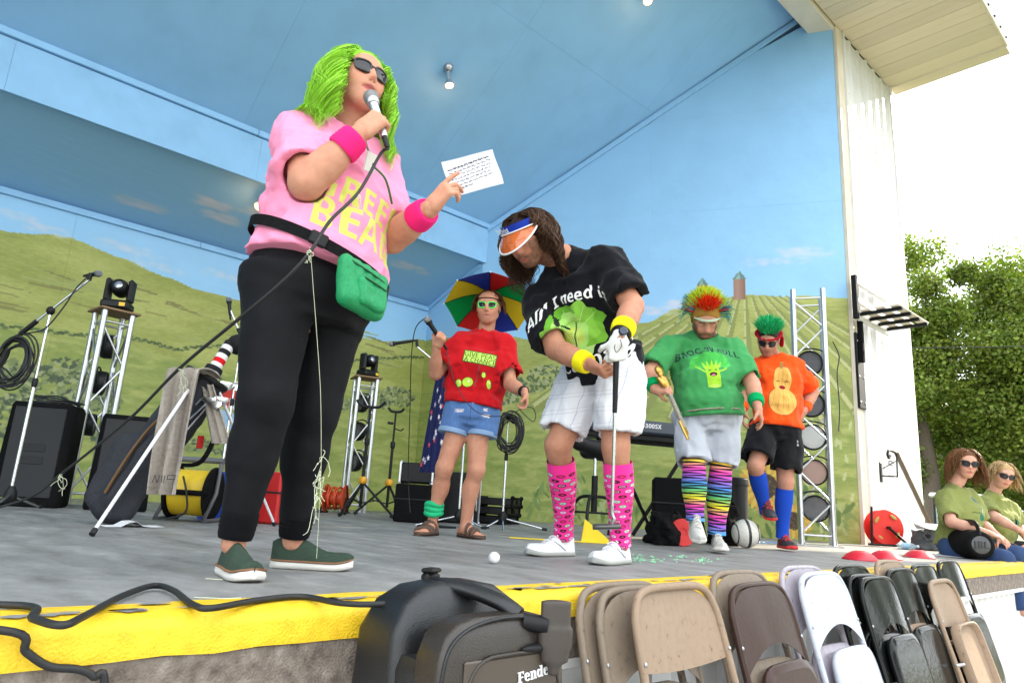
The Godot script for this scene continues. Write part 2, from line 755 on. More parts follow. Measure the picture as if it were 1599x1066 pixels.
func mural_back(pr: Print, mid: Vector2) -> void:
	var dark := Color(0.04, 0.085, 0.02)
	var hedge := [Color(0.045, 0.075, 0.02), Color(0.07, 0.11, 0.03), Color(0.10, 0.13, 0.045)]
	var track := [Vector2(-4.6, 1.7), Vector2(0.4, 1.72), Vector2(1.44, 1.79), Vector2(1.94, 1.87), Vector2(2.5, 1.83), Vector2(2.97, 1.97), Vector2(3.6, 1.9), Vector2(5.0, 2.15), Vector2(5.6, 2.3), Vector2(6.2, 2.42)]
	for i in track.size() - 1:
		for k in int((track[i + 1].x - track[i].x) * 28):
			var p: Vector2 = track[i].lerp(track[i + 1], fmod(k * 0.618, 1.0)) + Vector2(0, 0.015 * sin(k * 2.1))
			pr.blob(p - mid, Vector2(0.035, 0.016), hedge[k % 3], 0.1, 6)
	pr.line([Vector2(1.42, 0.55) - mid, Vector2(1.43, 0.95) - mid], 0.07, Color(0.06, 0.05, 0.035))
	pr.line([Vector2(1.42, 0.78) - mid, Vector2(1.25, 1.05) - mid], 0.03, Color(0.06, 0.05, 0.035))
	pr.line([Vector2(1.43, 0.82) - mid, Vector2(1.62, 1.05) - mid], 0.03, Color(0.06, 0.05, 0.035))
	var leaf := [Color(0.07, 0.10, 0.045), Color(0.20, 0.24, 0.09), Color(0.30, 0.32, 0.15), Color(0.05, 0.08, 0.04), Color(0.16, 0.20, 0.07)]
	for g in [[1.0, 1.25, 0.28, 0.16], [1.45, 1.35, 0.3, 0.17], [1.75, 1.1, 0.26, 0.14], [1.15, 0.95, 0.3, 0.13], [1.5, 1.05, 0.25, 0.12], [1.95, 0.72, 0.25, 0.1], [0.8, 0.7, 0.35, 0.16], [2.35, 0.6, 0.4, 0.09], [3.0, 0.7, 0.5, 0.08]]:
		dabs(pr, mid, Vector2(g[0], g[1]), Vector2(g[2], g[3]), 150, leaf, 0.035, int(g[0] * 100))
	var red := Color(0.48, 0.02, 0.015)
	pr.poly(PackedVector2Array([Vector2(3.13, 1.22) - mid, Vector2(3.55, 1.12) - mid, Vector2(3.6, 1.5) - mid, Vector2(3.38, 1.62) - mid, Vector2(3.16, 1.45) - mid]), red)
	pr.poly(PackedVector2Array([Vector2(2.98, 1.3) - mid, Vector2(3.16, 1.45) - mid, Vector2(3.13, 1.22) - mid]), Color(0.40, 0.02, 0.015))
	pr.line([Vector2(3.16, 1.45) - mid, Vector2(3.38, 1.62) - mid, Vector2(3.6, 1.5) - mid], 0.025, Color(0.6, 0.6, 0.6))
	pr.poly(PackedVector2Array([Vector2(3.22, 1.2) - mid, Vector2(3.3, 1.19) - mid, Vector2(3.3, 1.32) - mid, Vector2(3.22, 1.33) - mid]), Color(0.55, 0.6, 0.65))
	pr.poly(PackedVector2Array([Vector2(3.0, 1.2) - mid, Vector2(3.5, 1.1) - mid, Vector2(3.3, 0.92) - mid, Vector2(3.08, 0.98) - mid]), Color(0.28, 0.45, 0.62))
	for g in [[5.35, 1.62, 0.28, 0.14], [5.75, 1.72, 0.3, 0.15], [5.1, 1.5, 0.25, 0.09], [4.6, 1.45, 0.35, 0.08]]:
		dabs(pr, mid, Vector2(g[0], g[1]), Vector2(g[2], g[3]), 130, leaf, 0.035, int(g[0] * 77))
	for g in [[0.55, 2.97, 0.3, 0.05], [0.95, 2.9, 0.22, 0.05], [1.75, 2.92, 0.4, 0.06], [2.1, 2.8, 0.35, 0.05], [3.0, 2.9, 0.4, 0.06], [-1.5, 3.0, 0.6, 0.06]]:
		cloud(pr, mid, Vector2(g[0], g[1]), Vector2(g[2], g[3]), int(g[0] * 31) + 9)
	for k in 60:
		rng.seed = k + 900
		pr.blob(Vector2(rng.randf_range(0.0, 6.1), rng.randf_range(1.9, 2.6)) - mid, Vector2(rng.randf_range(0.1, 0.4), rng.randf_range(0.006, 0.018)), Color(0.20, 0.19, 0.055) if k % 2 else Color(0.29, 0.32, 0.10), rng.randf_range(-0.15, 0.05), 10, 0.1)

func mural_side(pr: Print, mid: Vector2) -> void:
	var far := Color(0.43, 0.43, 0.19)
	for k in 13:
		var t := k / 12.0
		var top := Vector2(0.72 + t * 1.0, 3.06 - 0.02 * absf(t - 0.4))
		var foot := Vector2(-1.6 + t * 5.6, 1.2 + 0.4 * t)
		var pts := []
		for j in 9:
			var q := j / 8.0
			pts.append(top.lerp(foot, q) + Vector2(0.10 * sin(q * 3.0) * (t - 0.5), 0.18 * q * (1.0 - q)) - mid)
		for j in 8:
			pr.line([pts[j], pts[j + 1]], 0.034 + 0.022 * j, Color(0.21, 0.235, 0.06))
			pr.line([pts[j] + Vector2(0.02 + 0.004 * j, 0.0), pts[j + 1] + Vector2(0.024 + 0.004 * j, 0.0)], 0.016 + 0.006 * j, far)
	for g in [[1.78, 2.98, 0.29, 0.14], [1.30, 3.04, 0.30, 0.155]]:
		var b := Vector2(g[0], g[1]) - mid
		for i in 6:
			var xa: float = -g[3] * 0.5 + g[3] * i / 6.0
			var c := Color(0.22, 0.11, 0.075).lerp(Color(0.34, 0.20, 0.15), 1.0 - absf(i - 3.5) / 3.5)
			pr.poly(PackedVector2Array([b + Vector2(xa, 0), b + Vector2(xa + g[3] / 6.0, 0), b + Vector2(xa + g[3] / 6.0, g[2]), b + Vector2(xa, g[2])]), c)
		pr.poly(PackedVector2Array([b + Vector2(-g[3] * 0.56, g[2] - 0.01), b + Vector2(g[3] * 0.56, g[2] - 0.01), b + Vector2(0, g[2] + 0.10)]), Color(0.10, 0.20, 0.19))
		pr.poly(PackedVector2Array([b + Vector2(-g[3] * 0.05, g[2] - 0.01), b + Vector2(g[3] * 0.3, g[2] - 0.01), b + Vector2(0, g[2] + 0.10)]), Color(0.22, 0.36, 0.34))
	cloud(pr, mid, Vector2(0.45, 3.66), Vector2(0.38, 0.07), 3, 1.3)
	cloud(pr, mid, Vector2(0.85, 3.55), Vector2(0.45, 0.05), 4, 1.2)
	cloud(pr, mid, Vector2(2.4, 2.92), Vector2(0.3, 0.06), 5, 1.4)
	cloud(pr, mid, Vector2(2.1, 3.0), Vector2(0.14, 0.06), 6, 1.4)
	cloud(pr, mid, Vector2(4.9, 3.0), Vector2(0.5, 0.09), 7, 1.0)
	var leaf := [Color(0.09, 0.13, 0.045), Color(0.25, 0.28, 0.12), Color(0.33, 0.34, 0.17), Color(0.07, 0.11, 0.035)]
	for g in [[4.35, 1.85, 0.42, 0.13], [3.9, 2.0, 0.3, 0.15], [4.6, 1.7, 0.3, 0.12], [3.5, 1.9, 0.3, 0.11], [5.3, 1.9, 0.5, 0.13]]:
		dabs(pr, mid, Vector2(g[0], g[1]), Vector2(g[2], g[3]), 140, leaf, 0.035, int(g[0] * 53))
	rng.seed = 71
	for k in 420:
		var p := Vector2(rng.randf_range(0.0, 4.9), rng.randf_range(0.02, 0.75))
		if p.y > 0.35 + 0.3 * sin(p.x * 2.3):
			continue
		pr.blob(p - mid, Vector2(0.028, 0.10) * rng.randf_range(0.4, 1.1), [Color(0.10, 0.17, 0.035), Color(0.17, 0.24, 0.06), Color(0.32, 0.37, 0.15)][rng.randi() % 3], rng.randf_range(-0.9, 0.9), 8)
	for k in 26:
		var p := Vector2(rng.randf_range(0.02, 0.6), rng.randf_range(0.1, 1.9))
		pr.blob(p - mid, Vector2(0.018, 0.06), Color(0.42, 0.45, 0.21), rng.randf_range(-0.6, 0.6), 8)
	for g in [[1.05, 0.62, 0.30], [0.72, 0.22, 0.2]]:
		var b := Vector2(g[0], g[1]) - mid
		for ring in 2:
			for k in 15:
				var a := TAU * (k + ring * 0.5) / 15
				pr.blob(b + Vector2(cos(a), sin(a)) * g[2] * 0.78, Vector2(0.10, 0.034) * g[2] * 3.0, Color(0.52, 0.30, 0.04) if ring == 0 else Color(0.62, 0.42, 0.07), a, 10)
		pr.blob(b, Vector2.ONE * g[2] * 0.52, Color(0.05, 0.03, 0.015), 0.0, 18)
		rng.seed = 5
		for k in 50:
			var a := rng.randf() * TAU
			pr.blob(b + Vector2(cos(a), sin(a)) * g[2] * 0.48 * sqrt(rng.randf()), Vector2(0.01, 0.01), Color(0.14, 0.09, 0.04), 0.0, 6)

func wall_tex_mat(t: Texture2D) -> StandardMaterial3D:
	var m := StandardMaterial3D.new()
	m.albedo_texture = t
	m.roughness = 0.62
	m.normal_enabled = true
	m.normal_texture = M.paint_bump
	m.normal_scale = 0.12
	m.texture_repeat = false
	return m

func panel(a: Vector3, b: Vector3, ya: float, yb0: float, yb1: float, inward: Vector3, thick: float, uva: Array, gap := 0.004) -> ArrayMesh:
	var mb := MB.new()
	var t := (b - a).normalized() * gap
	var p := [a + t + V(0, ya + gap, 0), b - t + V(0, ya + gap, 0), b - t + V(0, yb1 - gap, 0), a + t + V(0, yb0 - gap, 0)]
	var nrm := inward.normalized()
	var e := 0.001
	var q := []
	for x in p:
		q.append(x - nrm * thick)
	var mid: Vector3 = (p[0] + p[1] + p[2] + p[3]) * 0.25
	var f := []
	for x in p:
		f.append(x + (mid - x).normalized() * e + nrm * 0.0)
	var order := [0, 1, 2, 3]
	if (p[1] - p[0]).cross(p[2] - p[0]).dot(nrm) > 0:
		order = [0, 3, 2, 1]
	var fr := []
	var fu := []
	for i in order:
		fr.append(f[i])
		fu.append(uva[i])
	mb.face(fr, fu)
	for k in 4:
		var i: int = order[k]
		var j: int = order[(k + 1) % 4]
		mb.face([f[j], f[i], p[i] - nrm * e, p[j] - nrm * e], [uva[j], uva[i], uva[i], uva[j]])
		mb.face([p[j] - nrm * e, p[i] - nrm * e, q[i], q[j]], [uva[j], uva[i], uva[i], uva[j]])
	return mb.mesh()

func corrugated(x0: float, x1: float, y0: float, y1: float, pitch: float, depth: float) -> ArrayMesh:
	var xs := PackedVector2Array()
	var x := x0
	while x < x1 - 0.001:
		for q in [[0.0, 0.0], [0.62, 0.0], [0.70, 1.0], [0.86, 1.0], [0.94, 0.0]]:
			if x + q[0] * pitch <= x1:
				xs.append(Vector2(x + q[0] * pitch, q[1] * depth))
		for q in [0.2, 0.4]:
			pass
		x += pitch
	xs.append(Vector2(x1, 0))
	var mb := MB.new()
	for i in xs.size() - 1:
		var a := xs[i]
		var b := xs[i + 1]
		mb.face([V(a.x, y0, a.y), V(a.x, y1, a.y), V(b.x, y1, b.y), V(b.x, y0, b.y)])
	mb.face([V(x0, y0, -0.01), V(x1, y0, -0.01), V(x1, y1, -0.01), V(x0, y1, -0.01)])
	return mb.mesh()

func ceil_at(z: float) -> float:
	return 4.37 + 0.727 * (z + 7.64)

func build_shell() -> void:
	M.paint_bump = bump_tex(0.05, 3.0, 256, 3)
	M.sky_paint = noisy([[0.0, SKY * 0.90], [0.5, SKY], [1.0, SKY * 1.06]], 1.7, 0.55, 0.012, true, M.paint_bump, 0.15)
	M.cream = noisy([[0.0, Color(0.60, 0.53, 0.42)], [0.5, Color(0.66, 0.59, 0.48)], [1.0, Color(0.70, 0.63, 0.52)]], 2.1, 0.5, 0.02, true)
	M.white_metal = noisy([[0.0, Color(0.54, 0.54, 0.53)], [0.4, Color(0.64, 0.64, 0.635)], [1.0, Color(0.68, 0.68, 0.675)]], 3.3, 0.38, 0.015, true)
	M.roofing = mat(Color(0.20, 0.21, 0.22), 0.6)
	M.screw = mat(Color(0.45, 0.45, 0.44), 0.4, 0.8)
	var sh := thing("band_shell", "open band shell with blue ceiling, farm landscape mural and white ribbed metal front", "building")
	var bx0 := -4.6
	var bx1 := WALL_C.x
	var hb := [Vector2(-4.6, 2.5), Vector2(-1.5, 2.3), Vector2(0.5, 2.76), Vector2(1.1, 2.86), Vector2(1.65, 2.80), Vector2(2.2, 2.68), Vector2(2.75, 2.62), Vector2(3.3, 2.6), Vector2(5.15, 2.5), Vector2(6.2, 2.68)]
	var tb := wall_tex_mat(paint_mural(bx0, bx1, 3.30, 80.0, hb, 0))
	var cuts := [-4.6, -2.0, 0.44 + 0.75, 3.63, bx1]
	for i in 4:
		var ua: float = (cuts[i] - bx0) / (bx1 - bx0)
		var ub: float = (cuts[i + 1] - bx0) / (bx1 - bx0)
		var w := obj("back_wall_board", panel(V(cuts[i], 0, -8.89), V(cuts[i + 1], 0, -8.89), 0.0, 3.24, 3.24, Vector3.BACK, 0.05, [Vector2(ua, 1), Vector2(ub, 1), Vector2(ub, 1 - 3.24 / 3.30), Vector2(ua, 1 - 3.24 / 3.30)], 0.0005), tb, sh)
		w.set_meta("label", "mural of green hills, tree and red barn")
	var L1 := WALL_P.distance_to(WALL_Q)
	var L2 := L1 + WALL_Q.distance_to(WALL_C)
	var hs := [Vector2(-0.1, 3.01), Vector2(0.63, 3.06), Vector2(1.26, 3.09), Vector2(1.67, 3.03), Vector2(2.1, 2.93), Vector2(2.52, 2.76), Vector2(4.1, 2.54), Vector2(4.95, 2.66), Vector2(6.3, 2.68)]
	var ts := wall_tex_mat(paint_mural(0.0, L2, 7.4, 80.0, hs, 1))
	var inn := (WALL_Q - WALL_P).cross(Vector3.UP).normalized()
	if inn.x > 0:
		inn = -inn
	var rows := [0.0, 1.456, 2.9, 4.354, 5.80, 7.25]
	var segs := 2
	for r in 5:
		for k in segs:
			var a := WALL_P.lerp(WALL_Q, float(k) / segs)
			var b := WALL_P.lerp(WALL_Q, float(k + 1) / segs)
			var ta := minf(rows[r + 1], ceil_at(a.z) + 0.1)
			var tbk := minf(rows[r + 1], ceil_at(b.z) + 0.1)
			if tbk <= rows[r] + 0.02:
				if ta <= rows[r] + 0.05:
					continue
				var zc: float = (rows[r] + 0.05 - 4.47) / 0.727 - 7.64
				b = a.lerp(b, (zc - a.z) / (b.z - a.z))
				tbk = rows[r] + 0.04
			var sa := WALL_P.distance_to(a) / L2
			var sb := WALL_P.distance_to(b) / L2
			var w := obj("side_wall_board", panel(a, b, rows[r], ta, tbk, inn, 0.05, [Vector2(sa, 1 - rows[r] / 7.4), Vector2(sb, 1 - rows[r] / 7.4), Vector2(sb, 1 - tbk / 7.4), Vector2(sa, 1 - ta / 7.4)], 0.0004), ts, sh)
			w.set_meta("label", "mural of ploughed field, silos and blue sky")
	var inn2 := Vector3(-1, 0, -0.07).normalized()
	var w2 := obj("side_wall_board", panel(WALL_Q, WALL_C, 0.0, 3.85, 3.3, inn2, 0.05, [Vector2(L1 / L2, 1), Vector2(1, 1), Vector2(1, 1 - 3.3 / 7.4), Vector2(L1 / L2, 1 - 3.85 / 7.4)], 0.002), ts, sh)
	w2.set_meta("label", "mural of hedge and sky at the back corner")
	obj("side_wall_board", panel(V(-7.1, 0, -3.33), V(-4.65, 0, -7.68), 0, 7.5, 4.4, V(0.87, 0, 0.49), 0.05, [Vector2.ZERO, Vector2.ZERO, Vector2.ZERO, Vector2.ZERO]), M.sky_paint, sh)
	obj("side_wall_board", panel(V(-4.65, 0, -7.68), V(-4.6, 0, -8.9), 0, 3.85, 3.3, V(1, 0, -0.05), 0.05, [Vector2.ZERO, Vector2.ZERO, Vector2.ZERO, Vector2.ZERO]), M.sky_paint, sh)
	var cx := [-7.4, -4.9, -2.45, 0.0, 2.44, 4.88, 7.32, 9.0]
	for i in 7:
		for k in 2:
			var za := -7.64 + 2.17 * k
			var zb := za + 2.17
			var ya: float = ceil_at(za)
			var yb: float = ceil_at(zb)
			var mb := MB.new()
			var nn := V(0, 1, -0.727).normalized()
			mb.box(V((cx[i] + cx[i + 1]) * 0.5, (ya + yb) * 0.5, (za + zb) * 0.5) + nn * 0.02, V(cx[i + 1] - cx[i] - 0.0012, 0.04, Vector2(zb - za, yb - ya).length() - 0.0012), 0.002, Basis(Vector3.RIGHT, -atan(0.727)))
			obj("ceiling_board", mb.mesh(), M.sky_paint, sh)
	var lc := Print.new(860, 128, SKY, 80.0)
	cloud(lc, Vector2.ZERO, Vector2(0.95, -0.35), Vector2(0.28, 0.09), 21, 1.6)
	for g in [[1.75, -0.12, 0.22], [1.6, 0.1, 0.2], [2.15, 0.2, 0.25], [4.4, 0.1, 0.3]]:
		cloud(lc, Vector2.ZERO, Vector2(g[0], g[1]), Vector2(g[2], 0.09), int(g[0] * 50), 1.6)
	var lm := wall_tex_mat(lc.tex())
	var lmb := MB.new()
	lmb.face([V(-4.7, 3.78, -7.72), V(6.3, 3.78, -7.72), V(6.3, 3.24, -8.92), V(-4.7, 3.24, -8.92)], [Vector2(0, 0), Vector2(1, 0), Vector2(1, 1), Vector2(0, 1)])
	lmb.face([V(-4.7, 3.84, -7.72), V(-4.7, 3.30, -8.92), V(6.3, 3.30, -8.92), V(6.3, 3.84, -7.72)], [Vector2.ZERO, Vector2.ZERO, Vector2.ZERO, Vector2.ZERO])
	obj("lower_ceiling", lmb.mesh(), lm, sh)
	var be := [-4.7, -2.2, 0.24, 2.68, 5.12, 6.27]
	for i in 5:
		obj("beam_board", MB.new().box(V((be[i] + be[i + 1]) * 0.5, 4.02, -7.66), V(be[i + 1] - be[i] - 0.001, 0.54, 0.04), 0.002).mesh(), M.sky_paint, sh)
	obj("beam_core", MB.new().box(V(0.78, 4.03, -7.81), V(10.9, 0.52, 0.25)).mesh(), M.sky_paint, sh)
	for i in 3:
		obj("cap_strip", MB.new().box(V(-2.9 + 3.68 * i, 4.335, -7.635), V(3.676, 0.075, 0.06), 0.006).mesh(), M.sky_paint, sh)
		obj("cap_strip", MB.new().box(V(-2.85 + 3.6 * i, 3.2, -8.872), V(3.596, 0.075, 0.03), 0.005).mesh(), M.sky_paint, sh)
	var tn := (WALL_Q - WALL_P).normalized()
	var ta2 := WALL_P + V(0, ceil_at(WALL_P.z) - 0.07, 0) + inn * 0.018
	var tb2 := WALL_Q + V(0, ceil_at(WALL_Q.z) - 0.07, 0) + inn * 0.018
	var zz := (tb2 - ta2).normalized()
	obj("cap_strip", MB.new().box((ta2 + tb2) * 0.5, V(0.03, 0.075, ta2.distance_to(tb2)), 0.005, Basis(zz.cross(inn.cross(zz)).normalized() * -1.0 if false else inn, zz.cross(inn), zz)).mesh(), M.sky_paint, sh)
	var ra := WALL_Q + V(0, 3.74, -0.06) + inn2 * 0.018
	var rb := WALL_C + V(0, 3.21, 0.0) + inn2 * 0.018
	zz = (rb - ra).normalized()
	obj("cap_strip", MB.new().box((ra + rb) * 0.5, V(0.028, 0.07, ra.distance_to(rb)), 0.005, Basis(inn2, zz.cross(inn2), zz)).mesh(), M.sky_paint, sh)
	obj("header", MB.new().box(V(0.8, 7.27, -3.46), V(15.9, 0.68, 0.30), 0.006).mesh(), M.cream, sh)
	for side in 2:
		var xa := 8.70 if side == 0 else -7.1
		var sg := 1.0 if side == 0 else -1.0
		obj("corner_trim", MB.new().box(V(xa + sg * 0.10, 3.47, -3.31), V(0.19, 7.04, 0.05), 0.006).mesh(), M.cream if side == 0 else M.white_metal, sh)
		var jb := MB.new().box(V(xa + sg * 0.205, 3.47, -3.28), V(0.03, 7.04, 0.05), 0.004)
		obj("corner_trim", jb.mesh(), M.white_metal, sh)
		for k in 2:
			var x0 := 8.92 + 0.90 * k
			var x1 := x0 + 0.90
			var o := obj("siding_sheet", corrugated(x0, x1 - 0.002, -0.97 if true else 0.0, 6.975, 0.30, 0.028), M.white_metal, sh, V(0, 0, -3.30))
			if side == 1:
				o.position = V(1.6 - x0 - x1, 0, -3.30)
		obj("corner_trim", MB.new().box(V(xa + sg * 1.985, 3.0, -3.285), V(0.07, 7.94, 0.07), 0.005).mesh(), M.white_metal, sh)
		obj("outer_wall", MB.new().box(V(xa + sg * 1.93, 3.2, -6.2), V(0.08, 8.3, 5.7)).mesh(), M.white_metal, sh)
	for k in 12:
		for j in 6:
			var sx := 9.04 + 0.30 * j
			obj("screw", MB.new().ball(V(sx + 0.03, 0.3 + k * 0.58 + (0.04 if j % 2 else 0.0), -3.298), V(0.009, 0.009, 0.006), Basis.IDENTITY, 6, 4).mesh(), M.screw, sh) if j < 6 and (k + j) % 2 == 0 else null
	obj("outer_wall", MB.new().box(V(0.8, 2.0, -9.1), V(19.8, 6.0, 0.2)).mesh(), M.white_metal, sh)
	var x := -9.1
	var kk := 0
	while x < 10.72:
		var wdt := 0.30
		obj("soffit_board", MB.new().box(V(x + wdt * 0.25, 7.005, -2.52), V(wdt * 0.5 - 0.002, 0.02, 1.55), 0.004).box(V(x + wdt * 0.75, 7.009, -2.52), V(wdt * 0.5 - 0.002, 0.02, 1.55), 0.004).mesh(), M.soffit[kk % 3], sh)
		x += wdt
		kk += 1
	obj("soffit_backing", MB.new().box(V(0.8, 7.035, -2.52), V(19.84, 0.02, 1.55)).mesh(), M.cream, sh)
	obj("eave_trim", MB.new().box(V(10.735, 7.03, -2.52), V(0.03, 0.10, 1.6), 0.004).mesh(), M.cream, sh)
	obj("eave_trim", MB.new().box(V(0.8, 7.02, -1.735), V(19.9, 0.09, 0.03), 0.004).mesh(), M.cream, sh)
	for k in 11:
		obj("fascia_sheet", corrugated(-9.1 + 1.8 * k, -9.1 + 1.8 * (k + 1) - 0.002, 7.06, 8.3, 0.30, 0.028), M.white_metal, sh, V(0, 0, -1.73))
	obj("fascia_sheet", MB.new().box(V(10.74, 7.6, -2.6), V(0.03, 1.1, 1.75)).mesh(), M.white_metal, sh)
	var rm := MB.new()
	rm.box(V(0.8, 6.75, -5.5), V(20.0, 0.12, 8.3), 0.0, Basis(Vector3.RIGHT, -0.38))
	obj("roof", rm.mesh(), M.roofing, sh)

func build_stage() -> void:
	var floor_bump := bump_tex(0.06, 4.0, 512, 8)
	M.stage_paint = noisy([[0.0, Color(0.115, 0.108, 0.10)], [0.22, Color(0.175, 0.169, 0.162)], [0.5, Color(0.215, 0.21, 0.203)], [0.62, Color(0.225, 0.22, 0.213)], [0.8, Color(0.26, 0.255, 0.247)], [1.0, Color(0.34, 0.333, 0.32)]], 3.1, 0.5, 0.03, true, floor_bump, 0.25)
	M.stage_paint.uv1_scale = V(0.62, 0.62, 0.24)
	M.stage_paint.roughness_texture = noise_tex(0.05, [[0.0, Color(0.1, 0.1, 0.1)], [1.0, Color(0.75, 0.75, 0.75)]], 256, FastNoiseLite.TYPE_SIMPLEX_SMOOTH, 44)
	M.stage_paint.roughness = 1.0
	M.yellow = noisy([[0.0, Color(0.62, 0.36, 0.005)], [0.5, Color(0.72, 0.46, 0.008)], [1.0, Color(0.76, 0.52, 0.02)]], 0.32, 0.6, 0.02, true, bump_tex(0.16, 4.0, 256, 17), 0.35)
	M.concrete = noisy([[0.0, Color(0.085, 0.066, 0.052)], [0.45, Color(0.165, 0.132, 0.108)], [0.7, Color(0.205, 0.168, 0.138)], [1.0, Color(0.29, 0.25, 0.215)]], 0.4, 0.85, 0.03, true, bump_tex(0.2, 4.0, 256, 23), 0.4)
	var fl := MB.new()
	fl.box(V(0.9, -0.10, -5.2), V(16.6, 0.2, 7.30))
	setting(obj("stage_floor", fl.mesh(), M.stage_paint, self), "structure", "grey painted concrete stage floor")
	var st := thing("stage_platform", "stage front wall with yellow edge, bare concrete band and white ribbed skirting", "stage")
	var prof := [V(0, 0.004, -1.60), V(0, 0.004, -1.55), V(0, 0.0035, -1.51), V(0, -0.002, -1.488), V(0, -0.014, -1.474), V(0, -0.03, -1.468), V(0, -0.075, -1.468)]
	var rows := []
	var nz := FastNoiseLite.new()
	nz.frequency = 6.0
	for i in 180:
		var x := -7.4 + 16.6 * i / 179.0
		var r := PackedVector3Array()
		for k in prof.size():
			var p: Vector3 = prof[k] + V(x, 0, 0)
			if k == 0:
				p.z += 0.012 * nz.get_noise_1d(x * 0.8)
			if k == prof.size() - 1:
				p.y += 0.006 * nz.get_noise_1d(x + 40.0)
			else:
				p.z += 0.003 * nz.get_noise_2d(x, k * 3.0)
			r.append(p)
		rows.append(r)
	var mb := MB.new()
	mb.sheet(rows)
	obj("yellow_edge", mb.mesh(), M.yellow, st)
	var fk := MB.new()
	rng.seed = 33
	for i in 150:
		var x := -1.2 + 9.0 * pow(rng.randf(), 1.3)
		var z := -1.512 + rng.randf_range(-0.012, 0.006) if i % 4 else rng.randf_range(-1.58, -1.52)
		var n := 9
		var l := rng.randf_range(0.012, 0.07)
		var wd := rng.randf_range(0.004, 0.012)
		var ring := []
		for k in n:
			var a := TAU * k / n
			var pz := z + sin(a) * wd * rng.randf_range(0.5, 1.2)
			ring.append(V(x + cos(a) * l * rng.randf_range(0.6, 1.1), 0.0075 - maxf(0.0, pz + 1.515) * 0.2, pz))
		fk.face(ring)
	setting(obj("worn_patch", fk.mesh(), M.stage_paint, st), "stuff")
	obj("concrete_band", MB.new().box(V(0.9, -0.133, -1.80), V(16.58, 0.12, 0.65), 0.004).mesh(), M.concrete, st)
	obj("skirting_rail", MB.new().box(V(0.9, -0.208, -1.5), V(16.5, 0.03, 0.05), 0.004).mesh(), M.white_metal, st)
	for k in 18:
		obj("skirting_sheet", corrugated(-7.3 + 0.914 * k, -7.3 + 0.914 * (k + 1) - 0.002, GROUND, -0.22, 0.152, 0.018), M.white_metal, st, V(0, 0, -1.53))
	obj("stage_body", MB.new().box(V(0.9, -0.58, -5.2), V(16.4, 0.75, 7.2)).mesh(), M.concrete, st)
	var stairs := thing("stage_steps", "concrete steps leading off the right end of the stage", "steps")
	for k in 5:
		var h := -0.16 * (k + 1)
		obj("step", MB.new().box(V(9.35 + 0.28 * k, (h + GROUND) * 0.5, -2.75), V(0.279, h - GROUND, 1.0), 0.006).mesh(), M.concrete, stairs)

func build_ground() -> void:
	var g := MB.new().face([V(-300, GROUND, -300), V(-300, GROUND, 300), V(300, GROUND, 300), V(300, GROUND, -300)])
	M.grass_soil = noisy([[0.0, Color(0.05, 0.075, 0.02)], [0.5, Color(0.085, 0.12, 0.035)], [1.0, Color(0.16, 0.17, 0.07)]], 6.0, 0.95, 0.03, true)
	setting(obj("ground", g.mesh(), M.grass_soil, self), "structure", "mown grass round the band shell")
	M.pavement = noisy([[0.0, Color(0.34, 0.33, 0.30)], [0.5, Color(0.42, 0.41, 0.38)], [1.0, Color(0.47, 0.46, 0.43)]], 2.5, 0.85, 0.03, true)
	for i in 6:
		for j in 4:
			setting(obj("pavement", MB.new().box(V(-6.0 + 3.0 * i, GROUND + 0.01, 0.0 + 3.0 * j), V(2.985, 0.04, 2.985), 0.008).mesh(), M.pavement, self), "structure", "pale concrete paving in front of the stage")

# ------------------------------------------------------------------ where the joints of each person are, in metres
const JW := {"hd": Vector3(1.012, 1.661, -2.030), "nk": Vector3(1.005, 1.499, -2.090), "shR": Vector3(0.858, 1.408, -2.090), "shL": Vector3(1.165, 1.415, -2.100), "elR": Vector3(0.827, 1.177, -1.917), "wrR": Vector3(0.937, 1.360, -1.818), "elL": Vector3(1.213, 1.141, -2.018), "wrL": Vector3(1.214, 1.192, -1.794), "hpR": Vector3(0.850, 0.857, -2.060), "hpL": Vector3(1.070, 0.898, -2.100), "knR": Vector3(0.830, 0.495, -2.000), "knL": Vector3(1.039, 0.505, -2.100), "anR": Vector3(0.812, 0.084, -2.040), "anL": Vector3(1.055, 0.081, -2.170), "toR": Vector3(0.799, 0.000, -1.853), "toL": Vector3(1.183, 0.000, -2.076), "hf": Vector3(0.020, 0.060, 0.998), "hu": Vector3(0.059, 0.996, -0.061), "micH": Vector3(0.980, 1.524, -1.855), "micT": Vector3(1.006, 1.363, -1.785), "hLd": Vector3(0.259, 0.747, 0.613), "hLn": Vector3(0.967, -0.139, -0.215), "pap": Vector3(1.431, 1.428, -1.860)}
const JG := {"hd": Vector3(2.080, 1.461, -2.233), "nk": Vector3(2.246, 1.404, -2.165), "shR": Vector3(2.242, 1.196, -2.303), "shL": Vector3(2.357, 1.357, -1.971), "elL": Vector3(2.321, 1.115, -1.796), "wrL": Vector3(2.168, 0.939, -1.740), "elR": Vector3(2.210, 0.943, -2.145), "wrR": Vector3(2.204, 0.844, -1.927), "hpR": Vector3(2.546, 0.956, -2.257), "hpL": Vector3(2.539, 0.915, -2.035), "knR": Vector3(2.435, 0.529, -2.317), "knL": Vector3(2.517, 0.526, -2.028), "anR": Vector3(2.635, 0.093, -2.446), "anL": Vector3(2.631, 0.080, -2.083), "toR": Vector3(2.351, 0.000, -2.466), "toL": Vector3(2.296, 0.000, -2.028), "hf": Vector3(-0.731, -0.673, 0.116), "hu": Vector3(-0.676, 0.737, 0.014), "clT": Vector3(2.191, 0.899, -1.775), "clB": Vector3(2.257, 0.175, -1.832)}
